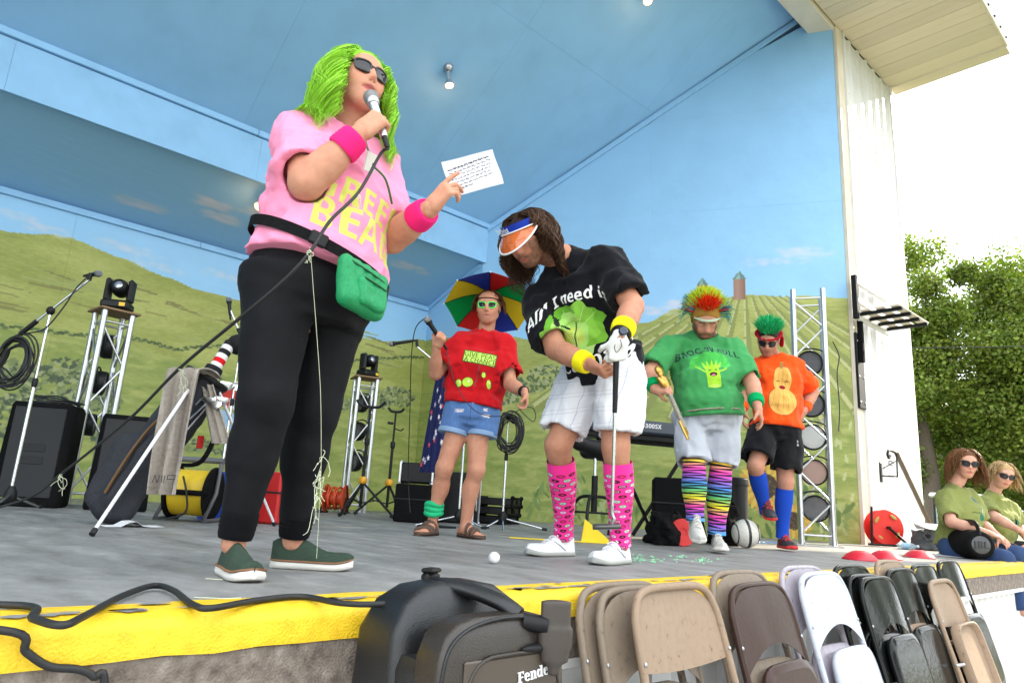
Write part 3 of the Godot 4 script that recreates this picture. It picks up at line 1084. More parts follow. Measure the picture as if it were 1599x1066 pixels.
const JR := {"hd": Vector3(2.983, 1.570, -3.573), "nk": Vector3(3.010, 1.414, -3.616), "shR": Vector3(2.873, 1.297, -3.713), "shL": Vector3(3.103, 1.297, -3.505), "elR": Vector3(2.701, 1.066, -3.749), "wrR": Vector3(2.611, 1.222, -3.642), "elL": Vector3(3.087, 1.023, -3.412), "wrL": Vector3(3.034, 0.948, -3.212), "hpR": Vector3(2.889, 0.838, -3.699), "hpL": Vector3(3.020, 0.831, -3.581), "knR": Vector3(2.819, 0.444, -3.721), "knL": Vector3(2.975, 0.444, -3.580), "anR": Vector3(2.837, 0.115, -3.828), "anL": Vector3(2.989, 0.099, -3.666), "toR": Vector3(2.636, 0.000, -3.730), "toL": Vector3(2.985, 0.000, -3.486), "hf": Vector3(-0.726, -0.212, 0.654), "hu": Vector3(-0.162, 0.977, 0.137), "micH": Vector3(2.513, 1.385, -3.633), "micT": Vector3(2.637, 1.240, -3.602), "hLd": Vector3(0.167, -0.984, 0.056), "hLn": Vector3(-0.875, -0.228, -0.426)}
const JN := {"hd": Vector3(4.088, 1.571, -2.531), "nk": Vector3(4.204, 1.492, -2.588), "shR": Vector3(3.991, 1.372, -2.754), "shL": Vector3(4.318, 1.376, -2.459), "elR": Vector3(3.781, 1.159, -2.773), "wrR": Vector3(3.671, 1.017, -2.646), "elL": Vector3(4.284, 1.118, -2.291), "wrL": Vector3(4.141, 0.943, -2.182), "hpR": Vector3(4.092, 0.894, -2.663), "hpL": Vector3(4.283, 0.910, -2.490), "knR": Vector3(4.013, 0.518, -2.572), "knL": Vector3(4.250, 0.506, -2.520), "anR": Vector3(4.018, 0.202, -2.567), "anL": Vector3(4.255, 0.125, -2.556), "toR": Vector3(3.896, 0.058, -2.462), "toL": Vector3(4.125, 0.015, -2.446), "hf": Vector3(-0.492, -0.758, 0.428), "hu": Vector3(-0.575, 0.652, 0.494), "hLd": Vector3(0.238, -0.952, 0.192), "hLn": Vector3(-0.419, -0.190, -0.888), "toyA": Vector3(3.691, 1.129, -2.620), "toyB": Vector3(3.721, 0.716, -2.431)}
const JO := {"hd": Vector3(5.220, 1.658, -2.642), "nk": Vector3(5.364, 1.559, -2.674), "shR": Vector3(5.278, 1.457, -2.779), "shL": Vector3(5.517, 1.476, -2.563), "elR": Vector3(5.270, 1.258, -2.894), "wrR": Vector3(5.148, 1.088, -2.842), "elL": Vector3(5.761, 1.304, -2.529), "wrL": Vector3(5.602, 1.131, -2.534), "hpR": Vector3(5.289, 0.954, -2.742), "hpL": Vector3(5.437, 0.966, -2.608), "knR": Vector3(5.106, 0.631, -2.719), "knL": Vector3(5.386, 0.531, -2.614), "anR": Vector3(5.330, 0.294, -2.759), "anL": Vector3(5.425, 0.103, -2.673), "toR": Vector3(5.200, 0.224, -2.649), "toL": Vector3(5.305, 0.015, -2.543), "hf": Vector3(-0.752, -0.604, 0.266), "hu": Vector3(-0.515, 0.789, 0.336), "hLd": Vector3(-0.298, -0.914, -0.275), "hLn": Vector3(-0.185, 0.399, -0.898), "hRd": Vector3(-0.018, -0.999, -0.046), "hRn": Vector3(0.573, 0.008, 0.820)}
const JS := {"hd": Vector3(7.406, 0.833, -1.873), "nk": Vector3(7.412, 0.640, -1.962), "shR": Vector3(7.267, 0.498, -2.025), "shL": Vector3(7.583, 0.528, -1.902), "elR": Vector3(7.088, 0.300, -1.940), "wrR": Vector3(7.149, 0.222, -1.679), "elL": Vector3(7.665, 0.318, -1.868), "wrL": Vector3(7.430, 0.198, -1.676), "hpR": Vector3(7.261, 0.094, -2.003), "hpL": Vector3(7.574, 0.110, -1.964), "knR": Vector3(7.157, 0.015, -1.594), "knL": Vector3(7.435, 0.048, -1.551), "anR": Vector3(7.157, -0.385, -1.494), "anL": Vector3(7.465, -0.352, -1.491), "toR": Vector3(7.157, -0.435, -1.314), "toL": Vector3(7.495, -0.402, -1.311), "hf": Vector3(-0.798, -0.215, 0.563), "hu": Vector3(-0.124, 0.973, 0.196), "hRd": Vector3(0.316, -0.318, 0.894), "hRn": Vector3(0.272, -0.961, -0.056), "hLd": Vector3(-0.324, -0.610, 0.723), "hLn": Vector3(0.400, -0.894, -0.203)}
const JT := {"hd": Vector3(8.548, 0.806, -1.842), "nk": Vector3(8.578, 0.637, -1.935), "shR": Vector3(8.405, 0.504, -2.011), "shL": Vector3(8.726, 0.466, -1.855), "elR": Vector3(8.210, 0.374, -1.857), "wrR": Vector3(8.132, 0.265, -1.665), "elL": Vector3(8.816, 0.305, -1.801), "wrL": Vector3(8.596, 0.183, -1.704), "hpR": Vector3(8.436, 0.090, -2.009), "hpL": Vector3(8.733, 0.102, -1.944), "knR": Vector3(8.208, 0.031, -1.661), "knL": Vector3(8.492, 0.046, -1.604), "anR": Vector3(8.208, -0.369, -1.581), "anL": Vector3(8.522, -0.354, -1.544), "toR": Vector3(8.208, -0.419, -1.401), "toL": Vector3(8.552, -0.404, -1.364), "hf": Vector3(-0.760, -0.328, 0.561), "hu": Vector3(-0.130, 0.922, 0.364), "hRd": Vector3(0.316, -0.318, 0.894), "hRn": Vector3(0.272, -0.961, -0.056), "hLd": Vector3(-0.324, -0.610, 0.723), "hLn": Vector3(0.400, -0.894, -0.203)}

# ------------------------------------------------------------------ people
class HeadPaint extends Painter:
	var c: Vector3
	var b: Basis
	var s := 1.0
	var skin: Color
	var lip: Color
	var brow: Color
	var beard := 0.0
	var nz := FastNoiseLite.new()
	func colour(p: Vector3, _n: Vector3) -> Color:
		var q := (p - c) * b / s
		var k := skin * (1.0 + 0.13 * nz.get_noise_3d(p.x * 1900.0, p.y * 1900.0, p.z * 1900.0) + 0.10 * nz.get_noise_3d(p.x * 500.0, p.y * 500.0, p.z * 500.0))
		var red := clampf(1.0 - Vector2(absf(q.x) - 0.038, q.y + 0.022).length() / 0.030, 0.0, 1.0) * float(q.z > 0.03)
		red = maxf(red, clampf(1.0 - Vector2(q.x, q.y + 0.018).length() / 0.022, 0.0, 1.0) * float(q.z > 0.08))
		k = k.lerp(Color(k.r * 1.08, k.g * 0.72, k.b * 0.68), 0.55 * red)
		if q.z > 0.055 and absf(q.x) < 0.027 and absf(q.y + 0.060) < 0.0145 * (1.15 - absf(q.x) / 0.027):
			k = k.lerp(lip, 0.8)
		elif beard > 0.0 and q.z > 0.0:
			var e := clampf((-0.030 - q.y) / 0.014, 0.0, 1.0) * clampf(1.2 - absf(q.y + 0.060) * 0.0, 0.0, 1.0)
			if absf(q.x) > 0.05:
				e = clampf((0.02 - q.y) / 0.02, 0.0, 1.0)
			var cheek := clampf(1.0 - Vector2(absf(q.x) - 0.034, q.y + 0.030).length() / 0.020, 0.0, 1.0)
			e *= 1.0 - cheek
			e *= 0.75 + 0.35 * nz.get_noise_3d(p.x * 2600.0, p.y * 2600.0, p.z * 2600.0)
			k = k.lerp(brow, clampf(e * beard, 0.0, 1.0))
		if q.z > 0.05 and absf(q.y - 0.034 + absf(q.x) * 0.06) < 0.0055 and absf(q.x) > 0.012 and absf(q.x) < 0.052:
			k = k.lerp(brow, 0.75)
		k.a = 1.0
		return k

class SkinPaint extends Painter:
	var skin: Color
	var nz := FastNoiseLite.new()
	func colour(p: Vector3, _n: Vector3) -> Color:
		var e := 0.13 * nz.get_noise_3d(p.x * 420.0, p.y * 420.0, p.z * 420.0) + 0.12 * nz.get_noise_3d(p.x * 1900.0, p.y * 1900.0, p.z * 1900.0)
		return Color(skin.r * (1.0 + e), skin.g * (1.0 + e * 1.5), skin.b * (1.0 + e * 1.6))

func head_basis(J: Dictionary) -> Basis:
	var f: Vector3 = J.hf
	var u: Vector3 = J.hu
	return Basis(u.cross(f), u, f)

func head_arrays(J: Dictionary, o: Dictionary) -> Array:
	var s: float = o.get("head", 1.0)
	var b := head_basis(J)
	var c: Vector3 = J.hd
	var cell: float = o.get("hcell", 0.006)
	var r := 0.17 * s
	var f := SDF.new(c - Vector3(r, r * 1.1, r), c + Vector3(r, r, r), cell)
	var P := [
		[V(0, 0.032, -0.032), V(0, 0.036, 0.018), 0.079, 0.076, 0.02, 1.0],
		[V(0, -0.010, 0.030), V(0, -0.030, 0.036), 0.064, 0.056, 0.03, 1.0],
		[V(0, -0.045, 0.045), V(0, -0.086, 0.060), 0.042, 0.026, 0.035, 0.85],
		[V(-0.048, -0.055, 0.010), V(-0.020, -0.086, 0.052), 0.022, 0.018, 0.03, 1.0],
		[V(0.048, -0.055, 0.010), V(0.020, -0.086, 0.052), 0.022, 0.018, 0.03, 1.0],
		[V(-0.038, -0.014, 0.058), V(-0.030, -0.028, 0.062), 0.024, 0.022, 0.03, 1.0],
		[V(0.038, -0.014, 0.058), V(0.030, -0.028, 0.062), 0.024, 0.022, 0.03, 1.0],
		[V(-0.036, 0.034, 0.078), V(0.036, 0.034, 0.078), 0.014, 0.014, 0.02, 1.0],
		[V(0, -0.048, 0.076), V(0, -0.064, 0.074), 0.022, 0.020, 0.02, 0.8],
	]
	for q in P:
		f.cap(c + b * (q[0] * s), c + b * (q[1] * s), q[2] * s, q[3] * s, q[4] * s, b.x if q[5] != 1.0 else Vector3.ZERO, q[5])
	for sx: float in [-1.0, 1.0]:
		f.cut(c + b * (V(0.032 * sx, 0.010, 0.110) * s), c + b * (V(0.034 * sx, 0.010, 0.105) * s), 0.021 * s, 0.021 * s, 0.02 * s)
		f.cap(c + b * (V(0.031 * sx, 0.010, 0.076) * s), c + b * (V(0.033 * sx, 0.010, 0.076) * s), 0.0135 * s, 0.0135 * s, 0.004 * s)
	f.cap(c + b * (V(0, 0.022, 0.088) * s), c + b * (V(0, -0.018, 0.106) * s), 0.0085 * s, 0.0125 * s, 0.014 * s)
	for sx: float in [-1.0, 1.0]:
		f.cap(c + b * (V(0.011 * sx, -0.024, 0.096) * s), c + b * (V(0.013 * sx, -0.022, 0.090) * s), 0.0085 * s, 0.007 * s, 0.008 * s)
		f.cut(c + b * (V(0.007 * sx, -0.034, 0.099) * s), c + b * (V(0.008 * sx, -0.028, 0.098) * s), 0.0035 * s, 0.003 * s, 0.003 * s)
		f.cap(c + b * (V(0.079 * sx, 0.022, -0.012) * s), c + b * (V(0.077 * sx, -0.022, -0.002) * s), 0.021 * s, 0.012 * s, 0.006 * s, b.x, 2.2)
		f.cut(c + b * (V(0.092 * sx, 0.014, -0.004) * s), c + b * (V(0.090 * sx, -0.004, 0.0) * s), 0.010 * s, 0.008 * s, 0.005 * s)
	f.cap(c + b * (V(-0.017, -0.0545, 0.0865) * s), c + b * (V(0.017, -0.0545, 0.0865) * s), 0.0068 * s, 0.0068 * s, 0.008 * s)
	f.cap(c + b * (V(-0.014, -0.0680, 0.0850) * s), c + b * (V(0.014, -0.0680, 0.0850) * s), 0.0078 * s, 0.0078 * s, 0.008 * s)
	f.cut(c + b * (V(-0.024, -0.0610, 0.0970) * s), c + b * (V(0.024, -0.0610, 0.0970) * s), (0.0040 + o.get("mouth", 0.0)) * s, (0.0040 + o.get("mouth", 0.0)) * s, 0.004 * s)
	f.cap(c + b * (V(0, -0.060, -0.022) * s), J.nk, o.get("neck", 0.052) * s, o.get("neck", 0.052) * 1.12, 0.03)
	var hp := HeadPaint.new()
	hp.c = c
	hp.b = b
	hp.s = s
	hp.skin = o.skin
	hp.lip = o.get("lip", Color(0.36, 0.10, 0.08))
	hp.brow = o.get("brow", Color(0.08, 0.045, 0.025))
	hp.beard = o.get("beard", 0.0)
	hp.nz.frequency = 0.02
	return f.arrays(hp)

func hand_arrays(wr: Vector3, d: Vector3, n: Vector3, t: Vector3, curl: Array, o: Dictionary, s := 1.0) -> Array:
	d = d.normalized()
	n = (n - d * n.dot(d)).normalized()
	t = (t - d * t.dot(d) - n * t.dot(n)).normalized()
	var cell: float = o.get("fcell", 0.005)
	var mid := wr + d * 0.08 * s
	var e := Vector3.ONE * 0.135 * s
	var f := SDF.new(mid - e, mid + e, cell)
	f.cap(wr - d * 0.01, wr + d * 0.02 * s, 0.025 * s, 0.026 * s, 0.01, t, 0.85)
	for k in 4:
		var u := 0.027 - 0.018 * k
		f.cap(wr + (d * 0.015 + t * u * 0.75) * s, wr + (d * (0.088 - 0.004 * absf(k - 1.0)) + t * u) * s, 0.0155 * s, 0.0115 * s, 0.014 * s)
	f.cap(wr + (d * 0.02 + t * 0.020 + n * 0.008) * s, wr + (d * 0.050 + t * 0.030 + n * 0.012) * s, 0.018 * s, 0.014 * s, 0.012 * s)
	var lens := [0.070, 0.078, 0.072, 0.057]
	for k in 4:
		var u := 0.028 - 0.0185 * k
		var p := wr + (d * (0.088 - 0.004 * absf(k - 1.0)) + t * u) * s
		var spread: float = (1.5 - k) * o.get("spread", 0.04)
		var dir0 := (d + t * spread).normalized()
		var a := 0.0
		for j in 3:
			var cj = curl[k + 1]
			a += (cj[j] if cj is Array else float(cj)) 
			var dd := dir0 * cos(a) + n * sin(a)
			var q: Vector3 = p + dd * lens[k] * [0.46, 0.30, 0.24][j] * s
			f.cap(p, q, (0.0092 - 0.0008 * j) * s, (0.0085 - 0.0009 * j) * s, 0.004 * s)
			p = q
	var tp := wr + (d * 0.034 + t * 0.034 + n * 0.008) * s
	var td: Vector3 = (d * 0.62 + t * 0.66 + n * (0.25 + curl[0])).normalized()
	var q1 := tp + td * 0.040 * s
	f.cap(tp, q1, 0.0125 * s, 0.0105 * s, 0.008 * s)
	var td2: Vector3 = (td * cos(curl[0]) + (d * 0.6 + n * 0.8 - t * 0.5).normalized() * sin(curl[0])).normalized()
	f.cap(q1, q1 + td2 * 0.030 * s, 0.0102 * s, 0.0085 * s, 0.005 * s)
	var sp := SkinPaint.new()
	sp.skin = o.skin
	sp.nz.frequency = 0.02
	return f.arrays(sp)

func bounds(pts: Array, m: float) -> Array:
	var lo: Vector3 = pts[0]
	var hi: Vector3 = pts[0]
	for p in pts:
		lo = lo.min(p)
		hi = hi.max(p)
	return [lo - Vector3.ONE * m, hi + Vector3.ONE * m]

func torso_frame(J: Dictionary) -> Array:
	var S: Vector3 = (J.shL + J.shR) * 0.5
	var H: Vector3 = (J.hpL + J.hpR) * 0.5
	var up := (S - H).normalized()
	var w: Vector3 = ((J.shL - J.shR).normalized() + (J.hpL - J.hpR).normalized()).normalized()
	w = (w - up * w.dot(up)).normalized()
	return [S, H, up, w, w.cross(up)]

func body_mesh(J: Dictionary, o: Dictionary, hands: Array) -> ArrayMesh:
	var base: Vector3 = o.base
	var ga: float = o.get("arm", 1.0)
	var gl: float = o.get("leg", 1.0)
	var bb := bounds([J.nk, J.shL, J.shR, J.elL, J.elR, J.wrL, J.wrR, J.hpL, J.hpR, J.knL, J.knR, J.anL, J.anR, J.toL, J.toR], 0.14)
	var f := SDF.new(bb[0], bb[1], o.get("cell", 0.013))
	var T := torso_frame(J)
	f.seg(T[1], T[1].lerp(T[0], 0.55), 0.12, 0.08, 0.11, 0.075, T[3], T[4])
	f.seg(T[1].lerp(T[0], 0.55), T[0], 0.11, 0.06, 0.10, 0.04, T[3], T[4])
	f.cap(T[0] - T[4] * 0.02, J.nk, 0.045, 0.052, 0.03)
	for k in ["L", "R"]:
		var sh: Vector3 = J["sh" + k]
		var el: Vector3 = J["el" + k]
		var wr: Vector3 = J["wr" + k]
		var hp: Vector3 = J["hp" + k]
		var kn: Vector3 = J["kn" + k]
		var an: Vector3 = J["an" + k]
		f.cap(T[0].lerp(sh, 0.5), sh, 0.04, 0.050 * ga, 0.03)
		f.cap(sh, el, 0.056 * ga, 0.043 * ga, 0.03)
		f.cap(el, el.lerp(wr, 0.45), 0.044 * ga, 0.041 * ga, 0.02)
		f.cap(el.lerp(wr, 0.3), wr, 0.043 * ga, 0.028 * lerpf(1.0, ga, 0.5), 0.02)
		f.cap(T[1].lerp(hp, 0.6), kn, 0.086 * gl, 0.057 * gl, 0.03)
		var back: Vector3 = (an - kn).normalized()
		var toe: Vector3 = J["to" + k]
		var fw := (toe - an) - back * (toe - an).dot(back)
		fw = fw.normalized()
		f.cap(kn + fw * 0.012, kn.lerp(an, 0.08) + fw * 0.014, 0.052 * gl, 0.046 * gl, 0.02)
		f.cap(kn, kn.lerp(an, 0.45) - fw * 0.018, 0.050 * gl, 0.053 * gl, 0.025)
		f.cap(kn.lerp(an, 0.35) - fw * 0.014, an, 0.053 * gl, 0.036 * lerpf(1.0, gl, 0.6), 0.025)
		if o.get("barefoot", false):
			var gr := Vector3(an.x, toe.y + 0.03, an.z)
			var dirf := Vector3(toe.x - an.x, 0, toe.z - an.z).normalized()
			var side := dirf.cross(Vector3.UP)
			f.cap(gr - dirf * 0.045 + V(0, 0.005, 0), gr + dirf * 0.02 + V(0, 0.02, 0), 0.030, 0.032, 0.03)
			f.cap(gr + dirf * 0.01 + V(0, 0.025, 0), gr + dirf * 0.12, 0.030, 0.020, 0.03, side, 0.7)
			for q in 5:
				var sg := 1.0 if k == "L" else -1.0
				var u: float = (-0.034 + 0.0165 * q) * sg * -1.0
				f.cap(gr + dirf * 0.12 + side * u * -1.0 + V(0, -0.004, 0), gr + dirf * (0.172 - 0.010 * q) + side * u * -1.15 + V(0, -0.010, 0), 0.012, 0.0095, 0.008)
	var sp := SkinPaint.new()
	sp.skin = o.skin
	sp.nz.frequency = 0.02
	var mb := MB.new(base)
	mb.append(f.arrays(sp))
	mb.append(head_arrays(J, o))
	for h in hands:
		mb.append(h)
	return mb.mesh()

func skin_mat() -> StandardMaterial3D:
	if not M.has("skin"):
		var m := StandardMaterial3D.new()
		m.vertex_color_use_as_albedo = true
		m.roughness = 0.55
		m.metallic_specular = 0.36
		m.subsurf_scatter_enabled = true
		m.subsurf_scatter_strength = 0.03
		m.normal_enabled = true
		m.normal_texture = bump_tex(0.22, 3.0, 256, 61, FastNoiseLite.TYPE_CELLULAR)
		m.normal_scale = 0.3
		m.uv1_triplanar = true
		m.uv1_scale = V(9, 9, 9)
		M.skin = m
	return M.skin

func cloth_mat(c: Color, rough := 0.9, tex: Texture2D = null, weave := 30.0) -> StandardMaterial3D:
	var m := StandardMaterial3D.new()
	if tex:
		m.albedo_texture = tex
		m.texture_repeat = false
	else:
		m.albedo_color = c.linear_to_srgb()
		m.uv1_triplanar = true
		m.uv1_scale = V(weave, weave, weave)
		m.normal_enabled = true
		if not M.has("weave"):
			M.weave = bump_tex(0.25, 3.0, 128, 77)
		m.normal_texture = M.weave
		m.normal_scale = 0.45
	m.roughness = rough
	m.metallic_specular = 0.25
	m.rim_enabled = true
	m.rim = 0.15
	return m

func merge(a: SDF, b: SDF, k: float) -> void:
	var n := a.d.size()
	var ik := 1.0 / k
	for i in n:
		var e1 := b.d[i]
		if e1 < 0.2:
			var e0 := a.d[i]
			var g := k - absf(e0 - e1)
			if g > 0.0:
				g *= ik
				a.d[i] = minf(e0, e1) - g * g * k * 0.25
			elif e1 < e0:
				a.d[i] = e1

func folds(sd: int, freq: float) -> FastNoiseLite:
	var n := FastNoiseLite.new()
	n.seed = sd
	n.frequency = freq
	n.fractal_octaves = 3
	n.domain_warp_enabled = false
	return n

func creases(sd: int, freq: float) -> FastNoiseLite:
	var n := FastNoiseLite.new()
	n.seed = sd + 100
	n.frequency = freq
	n.fractal_type = FastNoiseLite.FRACTAL_RIDGED
	n.fractal_octaves = 2
	n.fractal_gain = 0.4
	return n

func shirt_arrays(J: Dictionary, o: Dictionary, c: Dictionary) -> Array:
	var T := torso_frame(J)
	var el1: Vector3 = J.shL.lerp(J.elL, c.get("sleeve", 0.7))
	var el2: Vector3 = J.shR.lerp(J.elR, c.get("sleeve", 0.7))
	var hem: float = c.get("hem", 1.0)
	var low: Vector3 = T[0].lerp(T[1], hem + 0.1)
	var bb := bounds([J.shL, J.shR, el1, el2, J.nk, low - T[3] * 0.16, low + T[3] * 0.16, low + T[4] * 0.12, T[0].lerp(T[1], 0.5) + T[4] * 0.12], 0.17)
	var f := SDF.new(bb[0], bb[1], c.get("cell", 0.011))
	var st: Array = c.st
	for i in st.size() - 1:
		var a: Array = st[i]
		var b: Array = st[i + 1]
		f.seg(T[0].lerp(T[1], a[0]) + T[4] * a[3], T[0].lerp(T[1], b[0]) + T[4] * b[3], a[1], a[2], b[1], b[2], T[3], T[4], 0.05)
	if c.has("bust"):
		for sx: float in [-1.0, 1.0]:
			var p: Vector3 = T[0].lerp(T[1], c.bust[0]) + T[3] * (c.bust[1] * sx) + T[4] * c.bust[2]
			f.cap(p, p - T[2] * 0.02, c.bust[3], c.bust[3], 0.09)
	var r0: float = c.get("r0", 0.075)
	var r1: float = c.get("r1", 0.085)
	for k in ["L", "R"]:
		var sh: Vector3 = J["sh" + k]
		f.cap(J.nk - T[2] * 0.03, sh, 0.055, r0 * 0.78, 0.06)
		var en: Vector3 = el1 if k == "L" else el2
		var dir := (en - sh).normalized()
		var g := SDF.new(bb[0], bb[1], f.c)
		g.cap(sh, en + dir * 0.03, r0, r1, 0.02)
		g.plane(en, dir)
		merge(f, g, 0.05)
	f.ripple(folds(c.get("seed", 3), 5.0), c.get("fold", 0.010), c.get("stretch", V(1, 0.7, 1)))
	f.ripple(folds(c.get("seed", 3) + 7, 15.0), c.get("fold", 0.010) * 0.35, V(1, 1.4, 1))
	f.ripple(creases(c.get("seed", 3), 4.2), -c.get("fold", 0.010) * 0.85, V(1, 0.62, 1))
	for k in ["L", "R"]:
		var sh: Vector3 = J["sh" + k]
		var en: Vector3 = el1 if k == "L" else el2
		f.cut(en - (en - sh).normalized() * 0.02, en + (en - sh).normalized() * 0.06, r1 - 0.024, r1 - 0.024, 0.004)
	var hp: Vector3 = T[0].lerp(T[1], hem)
	f.plane(hp, c.get("hemdir", -T[2]))
	var nr: float = c.get("collar", 0.068)
	f.cut(J.nk + T[2] * 0.035 + T[4] * 0.028, J.nk + T[2] * 0.15 + T[4] * 0.05, nr, nr + 0.03, 0.008)
	var W: float = c.get("pw", 0.5)
	var oc: Vector3 = T[0].lerp(T[1], c.get("pt", 0.4))
	return f.arrays(null, T[4], oc, T[3] / W, T[2] / W)

func legs_arrays(J: Dictionary, c: Dictionary) -> Array:
	var T := torso_frame(J)
	var fr: float = c.get("length", 0.8)
	var ends := {}
	var pts := [T[1] + T[2] * c.get("waist", 0.12)]
	for k in ["L", "R"]:
		var p: Vector3 = J["hp" + k].lerp(J["kn" + k], fr) if fr <= 1.0 else J["kn" + k].lerp(J["an" + k], fr - 1.0)
		ends[k] = p
		pts.append(p)
		pts.append(J["hp" + k])
		pts.append(J["kn" + k].lerp(p, 0.5) if fr > 1.0 else p)
	var bb := bounds(pts, c.get("pad", 0.2))
	var f := SDF.new(bb[0], bb[1], c.get("cell", 0.012))
	var up: Vector3 = T[2].lerp(Vector3.UP, c.get("upright", 0.6)).normalized()
	var w: Vector3 = (J.hpL - J.hpR).normalized()
	var fw := w.cross(up).normalized()
	var sa: Array = c.seat      # half width, half depth at waist and at seat
	f.seg(T[1] + up * c.get("waist", 0.12), T[1] - fw * 0.01, sa[0], sa[1], sa[2], sa[3], w, fw, 0.04)
	f.seg(T[1] - fw * 0.01, T[1] - up * 0.07 - fw * 0.01, sa[2], sa[3], sa[2] * 0.93, sa[3] * 0.9, w, fw, 0.04)
	for k in ["L", "R"]:
		var g := SDF.new(bb[0], bb[1], f.c)
		var hp: Vector3 = J["hp" + k]
		var kn: Vector3 = J["kn" + k]
		var an: Vector3 = J["an" + k]
		var en: Vector3 = ends[k]
		var ra: Array = c.r
		var last := (en - hp).normalized()
		if fr <= 1.0:
			g.cap(hp - up * 0.02, en + last * 0.03, ra[0], ra[1], 0.03)
		else:
			var fwd: Vector3 = J["to" + k] - an
			last = (an - kn).normalized()
			fwd = (fwd - last * fwd.dot(last)).normalized()
			g.cap(hp - up * 0.02, kn, ra[0], ra[1], 0.04)
			g.cap(kn, kn.lerp(an, 0.4) - fwd * 0.012, ra[1], ra[2], 0.03)
			g.cap(kn.lerp(an, 0.3) - fwd * 0.010, en + last * 0.03, ra[2], ra[3], 0.03)
		g.plane(en, last)
		merge(f, g, 0.018)
	f.ripple(folds(c.get("seed", 5), 6.0), c.get("fold", 0.008), c.get("stretch", V(1, 0.5, 1)))
	f.ripple(folds(c.get("seed", 5) + 3, 19.0), c.get("fold", 0.008) * 0.3)
	f.ripple(creases(c.get("seed", 5), 5.0), -c.get("fold", 0.008) * 0.7, V(1, 0.5, 1))
	f.plane(T[1] + up * c.get("waist", 0.12), up)
	if fr <= 1.0:
		for k in ["L", "R"]:
			var ln: Vector3 = (ends[k] - J["hp" + k]).normalized()
			f.cut(ends[k] - ln * 0.01, ends[k] + ln * 0.08, c.r[1] - 0.026, c.r[1] - 0.026, 0.004)
	return f.arrays(null, fw, T[1], w / 0.6, up / 0.6) if c.get("print", false) else f.arrays()

func garment(called: String, a: Array, m: Material, root: Node3D, label := "") -> MeshInstance3D:
	var o := obj(called, MB.new(root.position).append(a).mesh(), m, root)
	if label:
		o.set_meta("label", label)
	return o

func band(called: String, root: Node3D, a: Vector3, b: Vector3, ra: float, rb: float, m: Material, label := "") -> MeshInstance3D:
	var prof := []
	var L := a.distance_to(b)
	for k in 13:
		var t := k / 12.0
		var e := 0.004 * sqrt(maxf(0.0, 1.0 - pow(absf(t * 2.0 - 1.0), 4.0))) + 0.0012 * sin(t * 34.0)
		prof.append([lerpf(ra, rb, t) + e, L * t])
	var o := obj(called, MB.new(root.position).lathe(a, b - a, prof, 24).mesh(), m, root)
	if label:
		o.set_meta("label", label)
	return o

func sock(called: String, root: Node3D, J: Dictionary, k: String, t0: float, t1: float, g: float, m: Material) -> MeshInstance3D:
	var kn: Vector3 = J["kn" + k]
	var an: Vector3 = J["an" + k]
	var dir := (an - kn).normalized()
	var fw: Vector3 = J["to" + k] - an
	fw = (fw - dir * fw.dot(dir)).normalized()
	var side := dir.cross(fw)
	var rings := []
	var L := kn.distance_to(an)
	for i in 25:
		var t := lerpf(t0, t1, i / 24.0)
		var c := kn + dir * L * t
		var r: float = [0.053, 0.055, 0.058, 0.058, 0.053, 0.047, 0.042, 0.040, 0.042][clampi(int(t * 7.9), 0, 8)]
		var r2: float = [0.055, 0.058, 0.058, 0.053, 0.047, 0.042, 0.040, 0.042, 0.044][clampi(int(t * 7.9), 0, 8)]
		r = lerpf(r, r2, fmod(t * 7.9, 1.0)) * g + 0.003
		if i == 0 or i == 24:
			r += 0.001
		c -= fw * 0.016 * sin(clampf(t, 0, 1) * PI)
		var ring := PackedVector3Array()
		for q in 24:
			var a := TAU * q / 24
			ring.append(c - fw * (cos(a) * r * 1.04) + side * (sin(a) * r))
		rings.append(ring)
	return obj(called, MB.new(root.position).loft(rings, true, false, false).mesh(), m, root)

